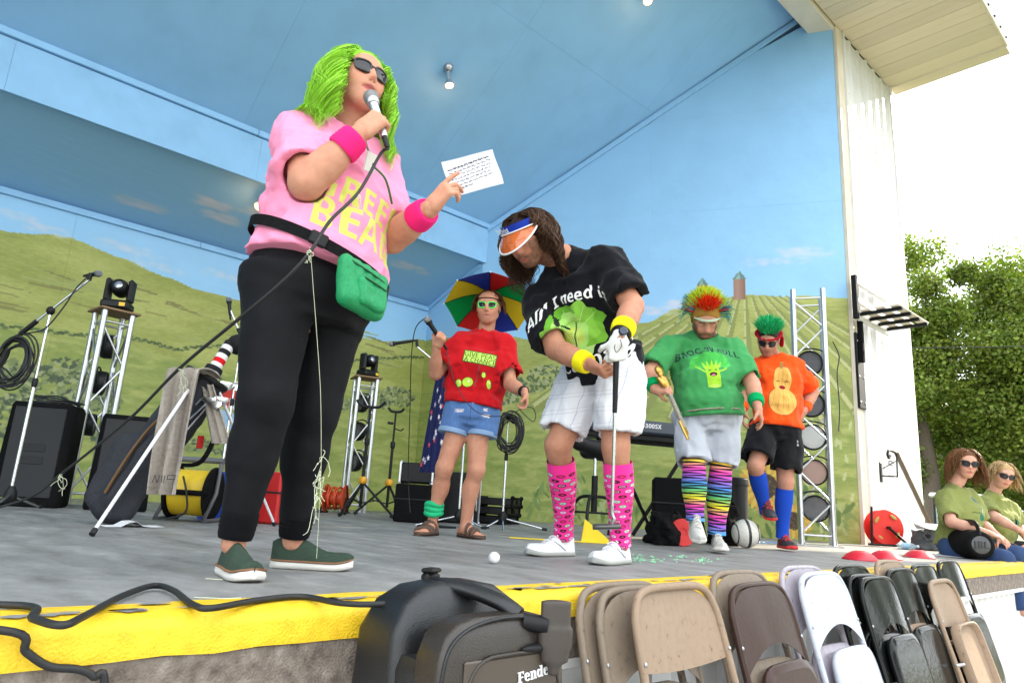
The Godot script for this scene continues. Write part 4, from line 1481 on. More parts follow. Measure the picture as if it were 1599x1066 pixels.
func shoe(root: Node3D, an: Vector3, toe: Vector3, u: Vector3, L: float, hgt: float, mats: Dictionary, label := "") -> Node3D:
	var d := (toe - an)
	d = (d - u * d.dot(u)).normalized()
	var side := d.cross(u).normalized()
	var drop: float = (an - toe).dot(u)
	var heel := an - u * drop - d * L * 0.24
	var up := MB.new(root.position)
	var sole := MB.new(root.position)
	var rings := []
	var so := []
	var we := []
	for i in 19:
		var t := i / 18.0
		var e := sqrt(maxf(0.0, 1.0 - pow((t - 0.5) * 2.0, 6.0)))
		var w: float = lerpf(0.034, 0.047, smoothstep(0.25, 0.7, t)) * (e * 0.96 + 0.04) * L / 0.27
		var h: float = hgt * (1.0 if t < 0.32 else lerpf(1.0, 0.48, smoothstep(0.32, 0.72, t)))
		h *= 0.35 + 0.65 * sqrt(maxf(0.0, 1.0 - pow(maxf(0.0, (t - 0.72) / 0.28), 2.4))) if t > 0.72 else 0.82 + 0.18 * sqrt(minf(1.0, t / 0.1))
		var c := heel + d * (L * t) + u * 0.022
		var lift := 0.012 * pow(maxf(0.0, (t - 0.75) / 0.25), 2.0)
		var ring := PackedVector3Array()
		for k in 16:
			var a := TAU * k / 16
			var x := cos(a)
			var y := sin(a)
			var ww := w * (1.0 - 0.35 * maxf(0.0, y)) if t < 0.5 else w * (1.0 - 0.2 * maxf(0.0, y))
			ring.append(c + side * (signf(x) * pow(absf(x), 0.8) * ww) + u * ((maxf(0.0, y) * h if y > 0 else y * 0.004) + lift))
		rings.append(ring)
		var sr := PackedVector3Array()
		for k in 12:
			var a := TAU * k / 12
			var x := signf(cos(a)) * pow(absf(cos(a)), 0.5)
			var y := signf(sin(a)) * pow(absf(sin(a)), 0.35)
			sr.append(c + side * (x * (w + 0.004)) + u * (-0.010 + y * 0.012 + lift))
		so.append(sr)
		var wr := PackedVector3Array()
		for k in 12:
			var a := TAU * k / 12
			wr.append(c + side * (signf(cos(a)) * pow(absf(cos(a)), 0.5) * (w + 0.0055)) + u * (0.0035 + signf(sin(a)) * 0.0028 + lift))
		we.append(wr)
	up.loft(rings)
	sole.loft(so)
	var o := obj("shoe", up.mesh(), mats.upper, root)
	obj("sole", sole.mesh(), mats.sole, o)
	if mats.has("welt"):
		obj("welt", MB.new(root.position).loft(we).mesh(), mats.welt, o)
	if mats.has("lace"):
		for k in 5:
			var t := 0.40 + 0.065 * k
			var h := hgt * lerpf(1.0, 0.50, smoothstep(0.32, 0.72, t)) + 0.024
			var c := heel + d * (L * t)
			var pts := []
			for q in 5:
				var x := -1.0 + 0.5 * q
				pts.append(c + side * x * 0.022 + u * (h + 0.003 - 0.010 * x * x) + d * 0.008 * (1.0 if k % 2 else -1.0) * x)
			obj("lace", MB.new(root.position).tube(spline(pts, 3), 0.0032, 5).mesh(), mats.lace, o)
	if mats.has("trim"):
		for sx: float in [-1.0, 1.0]:
			var pts := [heel + d * L * 0.30 + side * 0.040 * sx + u * 0.03, heel + d * L * 0.42 + side * 0.036 * sx + u * 0.055, heel + d * L * 0.52 + side * 0.030 * sx + u * hgt * 0.86]
			obj("trim", MB.new(root.position).tube(spline(pts, 4), 0.005, 6, Vector3.ZERO, true, 0.5).mesh(), mats.trim, o)
	if label:
		o.set_meta("label", label)
	return o

func sunglasses(root: Node3D, J: Dictionary, s: float, frame: Material, lens: Material, label: String) -> Node3D:
	var b := head_basis(J)
	var c: Vector3 = J.hd
	var fm := MB.new(root.position)
	var o: MeshInstance3D
	var outs := []
	for sx: float in [-1.0, 1.0]:
		var pts := []
		for k in 16:
			var a := TAU * k / 16
			var x := signf(cos(a)) * pow(absf(cos(a)), 0.62) * 0.0275
			var y := signf(sin(a)) * pow(absf(sin(a)), 0.62) * 0.0205
			x += -sx * 0.0 + sx * 0.0035 * (y / 0.02)
			pts.append(c + b * (V(sx * 0.0335 + x, 0.012 + y, 0.1005 - 7.0 * pow(absf(sx * 0.0335 + x) - 0.01, 2.0)) * s))
		outs.append(pts)
		var ring := PackedVector3Array(pts)
		ring.append(pts[0])
		fm.tube(ring, 0.0042 * s, 6)
		fm.rod(c + b * (V(sx * 0.064, 0.024, 0.083) * s), c + b * (V(sx * 0.082, 0.020, 0.0) * s), 0.0036 * s, 0.003 * s, 6)
	fm.rod(c + b * (V(-0.009, 0.020, 0.102) * s), c + b * (V(0.009, 0.020, 0.102) * s), 0.0038 * s, -1.0, 6)
	o = obj("sunglasses", fm.mesh(), frame, root)
	o.set_meta("label", label)
	for pts in outs:
		var mid := Vector3.ZERO
		for p in pts:
			mid += p / 16.0
		mid += b.z * 0.003 * s
		var r0 := PackedVector3Array()
		var r1 := PackedVector3Array()
		for p in pts:
			r0.append(p)
			r1.append(mid.lerp(p, 0.5) + b.z * 0.0015 * s)
		var r2 := PackedVector3Array()
		for p in pts:
			r2.append(mid.lerp(p, 0.02))
		obj("lens", MB.new(root.position).loft([r0, r1, r2], true, false, true).mesh(), lens, o)
	return o

func strands(root: Node3D, J: Dictionary, n: int, q: Dictionary) -> ArrayMesh:
	var b := head_basis(J)
	var s: float = q.get("s", 1.0)
	var c: Vector3 = J.hd
	rng.seed = q.get("seed", 1)
	var mb := MB.new(root.position)
	var cols: Array = q.cols
	var R := V(0.083, 0.086, 0.100) * s
	var oc := c + b * (V(0, 0.030, -0.010) * s)
	var steps: int = q.get("steps", 12)
	var az := 0.0
	var po := 0.0
	var per: int = q.get("lock", 1)                       # strands that share one lock
	var lock := [0.0, 0.0, 1.0]
	for i in n:
		if i % per == 0:
			while true:
				az = rng.randf() * TAU                    # 0 is the face
				po = acos(rng.randf_range(q.get("low", -0.25), 1.0))
				if absf(wrapf(az, -PI, PI)) < q.get("face", 1.05) and po > q.get("brow", 0.62):
					continue
				break
			lock = [rng.randf() * TAU, rng.randf_range(0.6, 1.4), rng.randf_range(0.7, 1.1)]
		var dir := V(sin(po) * sin(az), cos(po), sin(po) * cos(az))
		if per > 1:
			dir = (dir + V(rng.randfn(0, 1), rng.randfn(0, 1), rng.randfn(0, 1)) * q.get("loose", 0.09)).normalized()
		var p := oc + b * V(dir.x * R.x, dir.y * R.y, dir.z * R.z)
		var out := (b * dir).normalized()
		var L: float = q.len * (rng.randf_range(0.65, 1.1) if per == 1 else lock[2] * rng.randf_range(0.88, 1.06))
		var vel: Vector3
		if q.get("spike", false):
			vel = (out + V(rng.randf_range(-1, 1), rng.randf_range(-1, 1), rng.randf_range(-1, 1)) * 0.35 + b * q.get("lean", Vector3.ZERO)).normalized()
		else:
			vel = (out * 0.35 + b.x * signf(dir.x + q.get("part", 0.0)) * 0.45 - b.z * q.get("sweep", 0.25)).normalized()
		var path := PackedVector3Array([p - out * 0.006])
		var h := L / steps
		var ph: float = rng.randf() * TAU if per == 1 else lock[0] + rng.randf_range(-0.35, 0.35)
		var wf: float = q.get("wave", 0.0) * (rng.randf_range(0.6, 1.3) if per == 1 else lock[1])
		var sid := out.cross(Vector3.UP).normalized()
		for k in steps:
			p += vel * h
			if not q.get("spike", false):
				vel = (vel + Vector3.DOWN * q.get("fall", 0.42) + q.get("wind", Vector3.ZERO) * (k / float(steps))).normalized()
				var e := (p - oc) * b
				var l := V(e.x / R.x, e.y / R.y, e.z / R.z).length()
				var keep: float = 1.06 + 0.10 * rng.randf() + q.get("puff", 0.0)
				if l < keep:
					p = oc + b * (e * (keep / l))
				if q.has("behind"):
					e = (p - oc) * b
					if e.z > q.behind:
						p -= b.z * (e.z - q.behind) * 0.6
				for cc in q.get("avoid", []):
					var a: Vector3 = cc[0]
					var bb2: Vector3 = cc[1]
					var t := clampf((p - a).dot(bb2 - a) / (bb2 - a).length_squared(), 0.0, 1.0)
					var m := a.lerp(bb2, t)
					if p.distance_to(m) < cc[2]:
						p = m + (p - m).normalized() * cc[2]
			var amp: float = wf * minf(1.0, k / 4.0)
			path.append(p + sid * (sin(ph + k * q.get("turns", 1.1)) * amp) + (b.z * cos(ph + k * q.get("turns", 1.1)) * amp * 0.7))
		var rad := []
		var rr: float = q.get("r", 0.004) * rng.randf_range(0.7, 1.25)
		for k in path.size():
			rad.append(rr * (1.0 - 0.75 * pow(float(k) / steps, 2.0)))
		var col: Color = cols[rng.randi() % cols.size()]
		if q.has("zones"):        # colour follows where on the head the strand grows
			for z in q.zones:
				if dir.dot(z[0].normalized()) > z[1] + rng.randf_range(-0.08, 0.08):
					col = z[2][rng.randi() % z[2].size()]
					break
		mb.paint = col * rng.randf_range(0.85, 1.12)
		mb.paint.a = 1.0
		mb.tube(path, rad, q.get("sides", 4), Vector3.ZERO, false, q.get("flat", 0.6))
	return mb.mesh()

func hair_cap(root: Node3D, J: Dictionary, s: float, grow: float, brow := 0.05, col := Color.WHITE) -> ArrayMesh:
	var b := head_basis(J)
	var c: Vector3 = J.hd
	var f := SDF.new(c - Vector3.ONE * 0.16, c + Vector3.ONE * 0.16, 0.007)
	f.cap(c + b * (V(0, 0.032, -0.032) * s), c + b * (V(0, 0.036, 0.014) * s), (0.080 + grow) * s, (0.077 + grow) * s, 0.02)
	f.cap(c + b * (V(0, 0.0, -0.035) * s), c + b * (V(0, -0.035, -0.045) * s), (0.066 + grow) * s, (0.050 + grow) * s, 0.03)
	f.plane(c + b * (V(0, brow, 0.070) * s), b * V(0, -0.40, 0.92).normalized())
	f.plane(c + b * (V(0, -0.075, 0) * s), -b.y)
	f.ripple(folds(9, 30.0), 0.004)
	var mb := MB.new(root.position)
	mb.append(f.arrays())
	mb.col.fill(col)
	return mb.mesh()

func hair_mat(rough := 0.5) -> StandardMaterial3D:
	var m := StandardMaterial3D.new()
	m.vertex_color_use_as_albedo = true
	m.roughness = rough
	m.metallic_specular = 0.25
	m.backlight_enabled = true
	m.backlight = Color(0.35, 0.35, 0.35)
	return m

# ------------------------------------------------------------------ the people in the picture
const GRIP := [0.75, [1.0, 1.25, 0.9], [1.05, 1.25, 0.9], [1.1, 1.25, 0.9], [1.1, 1.2, 0.9]]
const LOOSE := [0.25, [0.25, 0.45, 0.3], [0.35, 0.5, 0.35], [0.45, 0.55, 0.35], [0.5, 0.55, 0.35]]

func grip_hand(wr: Vector3, G: Vector3, A: Vector3, nhint: Vector3, o: Dictionary, s := 1.0) -> Array:
	A = A.normalized()
	var n := (nhint - A * nhint.dot(A)).normalized()
	var d := (G - n * 0.024 - wr)
	d = (d - A * d.dot(A) * 0.5).normalized()
	return hand_arrays(wr, d, n, A, GRIP, o, s)

func base_of(J: Dictionary) -> Vector3:
	return V((J.anL.x + J.anR.x) * 0.5, 0, (J.anL.z + J.anR.z) * 0.5)

func microphone(label: String, head: Vector3, tail: Vector3, body: Material, ring: Material, parent_label := "") -> Node3D:
	var t := thing("microphone", label, "microphone", tail)
	var A := (head - tail).normalized()
	var L := head.distance_to(tail)
	var prof := []
	for k in 9:
		var a := PI * 0.5 * k / 8.0
		prof.append([0.0255 * cos(a * 0.98), 0.014 + 0.022 * sin(a)])
	obj("grille", MB.new(tail).lathe(head - A * 0.012, A, [[0.017, -0.014], [0.0235, 0.0], [0.0255, 0.012]] + prof, 20).mesh(), M.mic_mesh, t)
	obj("collar", MB.new(tail).lathe(head - A * 0.034, A, [[0.0185, 0], [0.0215, 0.004], [0.0235, 0.014], [0.022, 0.021]], 20).mesh(), ring, t)
	obj("handle", MB.new(tail).lathe(tail, A, [[0.011, 0.0], [0.0125, 0.004], [0.0165, L - 0.034]], 16).mesh(), body, t)
	obj("plug", MB.new(tail).lathe(tail - A * 0.045, A, [[0.006, 0], [0.0085, 0.006], [0.0092, 0.03], [0.0098, 0.046]], 12).mesh(), M.black_plastic, t)
	return t

func cable(called: String, label: String, pts: Array, r: float, m: Material, per := 8) -> Node3D:
	var o := obj(called, MB.new(pts[0]).tube(spline(pts, per), r, 7).mesh(), m, self, pts[0])
	return tag(o, label, "cable")

func people_materials() -> void:
	M.black_plastic = noisy([[0.0, Color(0.006, 0.006, 0.0065)], [1.0, Color(0.011, 0.011, 0.012)]], 0.3, 0.46, 0.05)
	M.black_matte = noisy([[0.0, Color(0.005, 0.005, 0.0055)], [1.0, Color(0.010, 0.010, 0.0105)]], 0.3, 0.85, 0.05, false, bump_tex(0.3, 5.0, 128, 41), 0.4)
	M.black_plastic.metallic_specular = 0.35
	M.black_matte.metallic_specular = 0.2
	M.rubber = mat(Color(0.008, 0.008, 0.0085), 0.7)
	M.chrome = mat(Color(0.62, 0.63, 0.65), 0.22, 1.0)
	M.steel = noisy([[0.0, Color(0.36, 0.36, 0.37)], [1.0, Color(0.50, 0.50, 0.52)]], 0.3, 0.34, 0.05, false, null, 1.0, 1.0)
	M.alu = noisy([[0.0, Color(0.52, 0.53, 0.55)], [1.0, Color(0.64, 0.65, 0.67)]], 0.4, 0.36, 0.05, false, null, 1.0, 1.0)
	M.mic_mesh = mat(Color(0.30, 0.30, 0.31), 0.42, 0.9, {"normal_enabled": true, "normal_texture": bump_tex(0.45, 12.0, 128, 55, FastNoiseLite.TYPE_CELLULAR), "normal_scale": 1.0, "uv1_triplanar": true, "uv1_scale": V(28, 28, 28)})
	M.dark_lens = mat(Color(0.008, 0.008, 0.012), 0.06)
	M.black_frame = mat(Color(0.008, 0.008, 0.010), 0.2)
	M.pink_band = cloth_mat(Color(0.78, 0.02, 0.17), 0.95, null, 45.0)
	M.yellow_band = cloth_mat(Color(0.80, 0.70, 0.01), 0.95, null, 45.0)
	M.green_band = cloth_mat(Color(0.0, 0.27, 0.08), 0.95, null, 45.0)
	M.orange_band = cloth_mat(Color(0.85, 0.09, 0.015), 0.95, null, 45.0)
	M.white_shoe = mat(Color(0.72, 0.72, 0.74), 0.55)
	M.white_rubber = mat(Color(0.62, 0.60, 0.55), 0.6)
	M.cable = mat(Color(0.009, 0.009, 0.0095), 0.6)
	M.paper = mat(Color(0.78, 0.78, 0.80), 0.8)

func woman_pink() -> void:
	var J := JW
	var o := {"skin": Color(0.50, 0.24, 0.155), "arm": 1.2, "leg": 0.95, "head": 1.04, "hcell": 0.005, "fcell": 0.0042, "cell": 0.012, "neck": 0.056, "mouth": 0.0035, "lip": Color(0.40, 0.10, 0.10), "brow": Color(0.20, 0.13, 0.08)}
	o.base = base_of(J)
	var t := thing("person", "woman with wavy lime green wig, pink shirt and black leggings speaking into microphone", "person", o.base)
	var A: Vector3 = (J.micH - J.micT).normalized()
	var G: Vector3 = J.micT + A * 0.10
	var hr := grip_hand(J.wrR, G, A, V(0.55, 0.2, -0.8), o)
	var hl := hand_arrays(J.wrL, J.hLd, J.hLn, V(-0.2, 1.0, 0.2), [0.35, [0.15, 0.2, 0.15], [0.75, 0.7, 0.4], [0.95, 0.9, 0.5], [1.0, 0.9, 0.5]], o)
	obj("body", body_mesh(J, o, [hr, hl]), skin_mat(), t)
	var pk := Color(0.80, 0.26, 0.41)
	var pr := Print.new(900, 900, pk, 900.0 / 0.62)
	var lime := Color(0.56, 0.56, 0.12)
	pr.text("GREEN", V2(0.03, -0.005), 0.088, lime, -0.02)
	pr.text("BEAN", V2(0.035, -0.105), 0.105, lime, -0.02)
	var sh := shirt_arrays(J, o, {"st": [[-0.02, 0.150, 0.095, -0.01], [0.18, 0.178, 0.130, 0.01], [0.40, 0.190, 0.146, 0.025], [0.62, 0.202, 0.154, 0.025], [0.82, 0.218, 0.168, 0.02], [1.1, 0.234, 0.182, 0.01]], "bust": [0.33, 0.080, 0.080, 0.078], "sleeve": 0.78, "r0": 0.079, "r1": 0.090, "hem": 0.90, "hemdir": V(-0.15, -1, 0.1).normalized(), "cell": 0.0078, "fold": 0.019, "seed": 12, "pw": 0.62, "pt": 0.42, "collar": 0.074})
	garment("shirt", sh, cloth_mat(pk, 0.85, pr.tex()), t, "pink T-shirt with lime lettering")
	var leg := legs_arrays(J, {"length": 1.955, "seat": [0.200, 0.155, 0.214, 0.172], "waist": 0.16, "r": [0.112, 0.077, 0.067, 0.043], "cell": 0.010, "fold": 0.005, "stretch": V(1, 1.6, 1), "seed": 8})
	garment("leggings", leg, cloth_mat(Color(0.0055, 0.0055, 0.007), 0.7, null, 40.0), t, "black leggings")
	for k in ["L", "R"]:
		var en: Vector3 = J["kn" + k].lerp(J["an" + k], 0.955)
		var dn: Vector3 = (J["an" + k] - J["kn" + k]).normalized()
		band("cuff", t, en - dn * 0.075, en + dn * 0.003, 0.0505, 0.0455, cloth_mat(Color(0.004, 0.004, 0.005), 0.95, null, 60.0))
	band("wristband", t, J.wrR.lerp(J.elR, 0.36), J.wrR.lerp(J.elR, 0.06), 0.0500, 0.0435, M.pink_band, "hot pink sweatband")
	band("wristband", t, J.wrL.lerp(J.elL, 0.36), J.wrL.lerp(J.elL, 0.06), 0.0500, 0.0435, M.pink_band, "hot pink sweatband")
	sunglasses(t, J, 1.04, M.black_frame, M.dark_lens, "black sunglasses")
	var b := head_basis(J)
	obj("teeth", MB.new(o.base).ball(J.hd + b * V(0, -0.0605, 0.084), V(0.016, 0.0035, 0.006), b, 10, 6).mesh(), mat(Color(0.7, 0.66, 0.58), 0.3), t)
	var lime1 := [Color(0.26, 0.60, 0.03), Color(0.33, 0.68, 0.05), Color(0.20, 0.50, 0.02), Color(0.42, 0.74, 0.10)]
	var sav := [[J.shR, J.nk, 0.098], [J.shL, J.nk, 0.098], [J.nk, J.hd + b * V(0, -0.05, 0.03), 0.072], [J.nk + V(0, -0.12, 0.04), J.nk + V(0, -0.3, 0.09), 0.14]]
	obj("wig", hair_cap(t, J, 1.02, 0.007, 0.062, Color(0.24, 0.52, 0.03)), hair_mat(0.45), t).set_meta("label", "lime green wig")
	var wg := strands(t, J, 4600, {"cols": lime1, "len": 0.29, "steps": 18, "lock": 20, "loose": 0.10, "wave": 0.021, "turns": 0.75, "r": 0.0017, "s": 1.05, "face": 0.80, "brow": 0.50, "behind": 0.075, "low": -0.45, "fall": 0.50, "puff": 0.05, "sweep": 0.05, "avoid": sav, "seed": 5, "sides": 4, "part": 0.1})
	setting(obj("wig_locks", wg, hair_mat(0.42), t), "stuff")
	var green := noisy([[0.0, Color(0.018, 0.040, 0.024)], [1.0, Color(0.040, 0.070, 0.045)]], 0.05, 0.9, 0.08, false, bump_tex(0.4, 10.0, 128, 91), 0.9)
	for k in ["R", "L"]:
		shoe(t, J["an" + k] + V(0, 0, 0), J["to" + k] + V(0, 0.0, 0), Vector3.UP, 0.262, 0.072, {"upper": green, "sole": M.white_rubber, "welt": mat(Color(0.22, 0.10, 0.045), 0.7)}, "dark green knit slip-on shoe")
	microphone("microphone held at the mouth of woman in pink, cable trailing down", J.micH, J.micT, M.alu, M.steel)
	var c0: Vector3 = J.micT - A * 0.05
	cable("microphone_cable", "black cable hanging from microphone of woman in pink across to left floor", [c0, V(1.008, 1.310, -1.800), V(0.926, 1.135, -1.760), V(0.836, 1.005, -1.740), V(0.786, 0.892, -1.740), V(0.746, 0.809, -1.800), V(0.693, 0.710, -1.950), V(0.648, 0.592, -2.250), V(0.639, 0.452, -2.700), V(0.585, 0.265, -3.300), V(0.498, 0.131, -3.600), V(0.12, 0.012, -3.75), V(-0.5, 0.012, -3.7)], 0.0052, M.cable)
	var q: Vector3 = J.pap
	var px := V(0.66, 0.33, 0.30).normalized()
	var pn := V(-0.42, -0.15, 0.90).normalized()
	pn = (pn - px * pn.dot(px)).normalized()
	var py := pn.cross(px)
	var pp := Print.new(512, 384, Color(0.62, 0.62, 0.66), 512.0)
	rng.seed = 4
	for r in 7:
		var x := -0.42
		while x < (0.35 if r < 6 else -0.1):
			var w := rng.randf_range(0.03, 0.09)
			var pts := []
			for k in 7:
				pts.append(V2(x + w * k / 6.0, 0.22 - r * 0.072 + rng.randf_range(-0.014, 0.014) + 0.10 * x))
			pp.line(pts, 0.011 if r else 0.018, Color(0.02, 0.02, 0.04))
			x += w + 0.025
	var pm := mat(Color.WHITE, 0.8)
	pm.albedo_texture = pp.tex()
	pm.backlight_enabled = true
	pm.backlight = Color(0.4, 0.4, 0.4)
	var rows := []
	for r in 9:
		var row := PackedVector3Array()
		for k in 12:
			var u := k / 11.0 - 0.5
			var v := r / 8.0 - 0.5
			row.append(q + px * (u * 0.20) - py * (v * 0.135) + pn * (0.014 * sin(u * 4.0) + (0.03 * (u - 0.36) if u > 0.36 else 0.0) + 0.006 * sin(v * 5.0)))
		rows.append(row)
	var po := obj("letter", MB.new(q).sheet(rows, 0.0006).mesh(), pm, self, q)
	tag(po, "creased white paper with handwriting held out in hand of woman in pink", "paper")
	bag_for(J)
	var T := torso_frame(J)
	var ch: Vector3 = T[0] + T[4] * 0.2
	obj("badge", MB.new(o.base).box(V(1.010, 1.303, -1.865), V(0.05, 0.065, 0.006), 0.003, Basis(V(0.93, 0.1, -0.3).normalized(), V(0, 1, 0.25).normalized(), V(0.3, -0.2, 0.93).normalized()).orthonormalized()).mesh(), M.white_rubber, t).set_meta("label", "small white badge on lanyard")
	obj("lanyard", MB.new(o.base).tube(spline([V(1.024, 1.463, -1.970), V(1.017, 1.362, -1.900), V(1.023, 1.298, -1.865), V(1.076, 1.270, -1.870), V(1.140, 1.220, -1.920)], 6), 0.004, 6).mesh(), mat(Color(0.04, 0.14, 0.05), 0.7), t)
	streamers()

func V2(x: float, y: float) -> Vector2:
	return Vector2(x, y)

func bag_for(J: Dictionary) -> void:
	var c := V(1.013, 0.867, -1.840)
	var t := thing("waist_bag", "green zipped waist bag on black belt round woman in pink", "bag", c)
	var x := V(0.86, -0.05, -0.35).normalized()
	var z := V(0.35, -0.05, 0.93).normalized()
	z = (z - x * z.dot(x)).normalized()
	var b := Basis(x, z.cross(x), z)
	var g := noisy([[0.0, Color(0.0, 0.21, 0.065)], [1.0, Color(0.005, 0.29, 0.10)]], 0.2, 0.62, 0.04, false, bump_tex(0.4, 5.0, 128, 33), 0.5)
	var f := SDF.new(c - Vector3.ONE * 0.2, c + Vector3.ONE * 0.2, 0.006)
	for k in 5:
		var q := -1.0 + 0.5 * k
		f.cap(c + b * V(q * 0.088, 0.052, 0.0), c + b * V(q * 0.068, -0.050, 0.012), 0.026, 0.034, 0.02)
	f.ripple(folds(2, 12.0), 0.005)
	garment("pouch", f.arrays(), g, t)
	var f2 := SDF.new(c - Vector3.ONE * 0.2, c + Vector3.ONE * 0.2, 0.006)
	for k in 5:
		var q := -1.0 + 0.5 * k
		f2.cap(c + b * V(0.012 + q * 0.054, 0.006, 0.034), c + b * V(0.012 + q * 0.046, -0.048, 0.044), 0.017, 0.018, 0.015)
	f2.ripple(folds(4, 14.0), 0.005)
	garment("pocket", f2.arrays(), g, t)
	var zp := mat(Color(0.01, 0.10, 0.04), 0.6)
	obj("zip", MB.new(c).tube(spline([c + b * V(-0.09, 0.056, 0.022), c + b * V(0.0, 0.050, 0.030), c + b * V(0.09, 0.048, 0.022)], 5), 0.0045, 6, Vector3.ZERO, true, 0.6).mesh(), zp, t)
	obj("zip", MB.new(c).tube(spline([c + b * V(-0.045, 0.018, 0.048), c + b * V(0.012, 0.014, 0.054), c + b * V(0.068, 0.014, 0.047)], 5), 0.0045, 6, Vector3.ZERO, true, 0.6).mesh(), zp, t)
	obj("zip_pull", MB.new(c).box(c + b * V(0.104, 0.01, 0.024), V(0.009, 0.070, 0.006), 0.002, b).mesh(), M.black_plastic, t)
	var w := []
	var T := torso_frame(J)
	var rings := []
	for e: float in [-1.0, 1.0]:
		var ring := PackedVector3Array()
		for k in 48:
			var a := TAU * k / 48
			ring.append(T[0].lerp(T[1], 0.80) + T[4] * (0.026 + cos(a) * 0.203) + T[3] * (sin(a) * 0.252) + T[2] * (-0.035 * sin(a) - 0.045 * cos(a) + 0.019 * e + 0.012))
		rings.append(ring)
	obj("belt", MB.new(c).loft(rings, true, false, false).mesh(), M.black_matte, t)
	var bk: Vector3 = (rings[0][44] + rings[1][44]) * 0.5
	obj("buckle", MB.new(c).box(bk + T[4] * 0.004, V(0.055, 0.044, 0.016), 0.005, Basis((rings[0][45] - rings[0][43]).normalized(), T[2], T[4]).orthonormalized()).mesh(), M.black_plastic, t)

func streamers() -> void:
	var m := mat(Color(0.60, 0.64, 0.46), 0.7)
	rng.seed = 8
	var long := spline([V(0.796, 0.919, -1.760), V(0.822, 0.823, -1.770), V(0.858, 0.682, -1.780), V(0.901, 0.525, -1.800), V(0.935, 0.365, -1.820), V(0.957, 0.259, -1.840), V(0.982, 0.061, -1.860)], 8)
	var mb := MB.new(long[0])
	mb.tube(long, 0.0007, 4)
	for k in 14:
		var a := V(0.946, 0.303, -1.830) + V(0, rng.randf_range(-0.09, 0.07), 0)
		var pts := [a]
		for j in 5:
			pts.append(pts[-1] + V(rng.randf_range(-0.012, 0.012), rng.randf_range(-0.035, 0.012), rng.randf_range(-0.012, 0.012)))
		mb.tube(spline(pts, 4), 0.0008, 4)
	tag(obj("streamer_thread", mb.mesh(), m, self, long[0]), "long pale thread of spray streamer hanging in front of black leggings", "streamer")
	var spots := [[V(0.926, 1.123, -1.757), 0.09, "short pale streamer thread hanging from microphone cable at the pink chest"], [V(0.656, 0.582, -2.240), 0.16, "pale streamer thread hanging from cable over the golf towel"], [V(0.563, 0.246, -3.260), 0.17, "knotted pale streamer thread hanging from cable by the loudspeaker"], [V(0.784, 0.897, -1.735), 0.10, "knot of pale streamer thread on cable at the belt"]]
	for s in spots:
		var p: Vector3 = s[0]
		var b := MB.new(p)
		for k in 5:
			var pts := [p + V(0, 0.004, 0)]
			for j in 5:
				pts.append(pts[-1] + V(rng.randf_range(-0.25, 0.3), rng.randf_range(-0.45, 0.02), rng.randf_range(-0.2, 0.2)) * s[1] * 0.32)
			b.tube(spline(pts, 4), 0.0009, 4)
		tag(obj("streamer_thread", b.mesh(), m, self, p), s[2], "streamer", "threads of spray streamer")
	var fl := [[V(0.682, 0.000, -1.611), 0.13, "pale streamer thread lying on stage in front of green shoes"], [V(0.755, 0.000, -1.946), 0.05, "short streamer thread on stage left of the green shoes"]]
	for s in fl:
		var p: Vector3 = s[0] + V(0, 0.0015, 0)
		var pts := [p - V(s[1] * 0.7, 0, s[1] * 0.4)]
		for j in 6:
			pts.append(pts[-1] + V(rng.randf_range(0.0, 0.5), 0, rng.randf_range(-0.15, 0.45)) * s[1] * 0.5)
		tag(obj("streamer_thread", MB.new(p).tube(spline(pts, 4), 0.0013, 4).mesh(), m, self, p), s[2], "streamer", "threads of spray streamer")

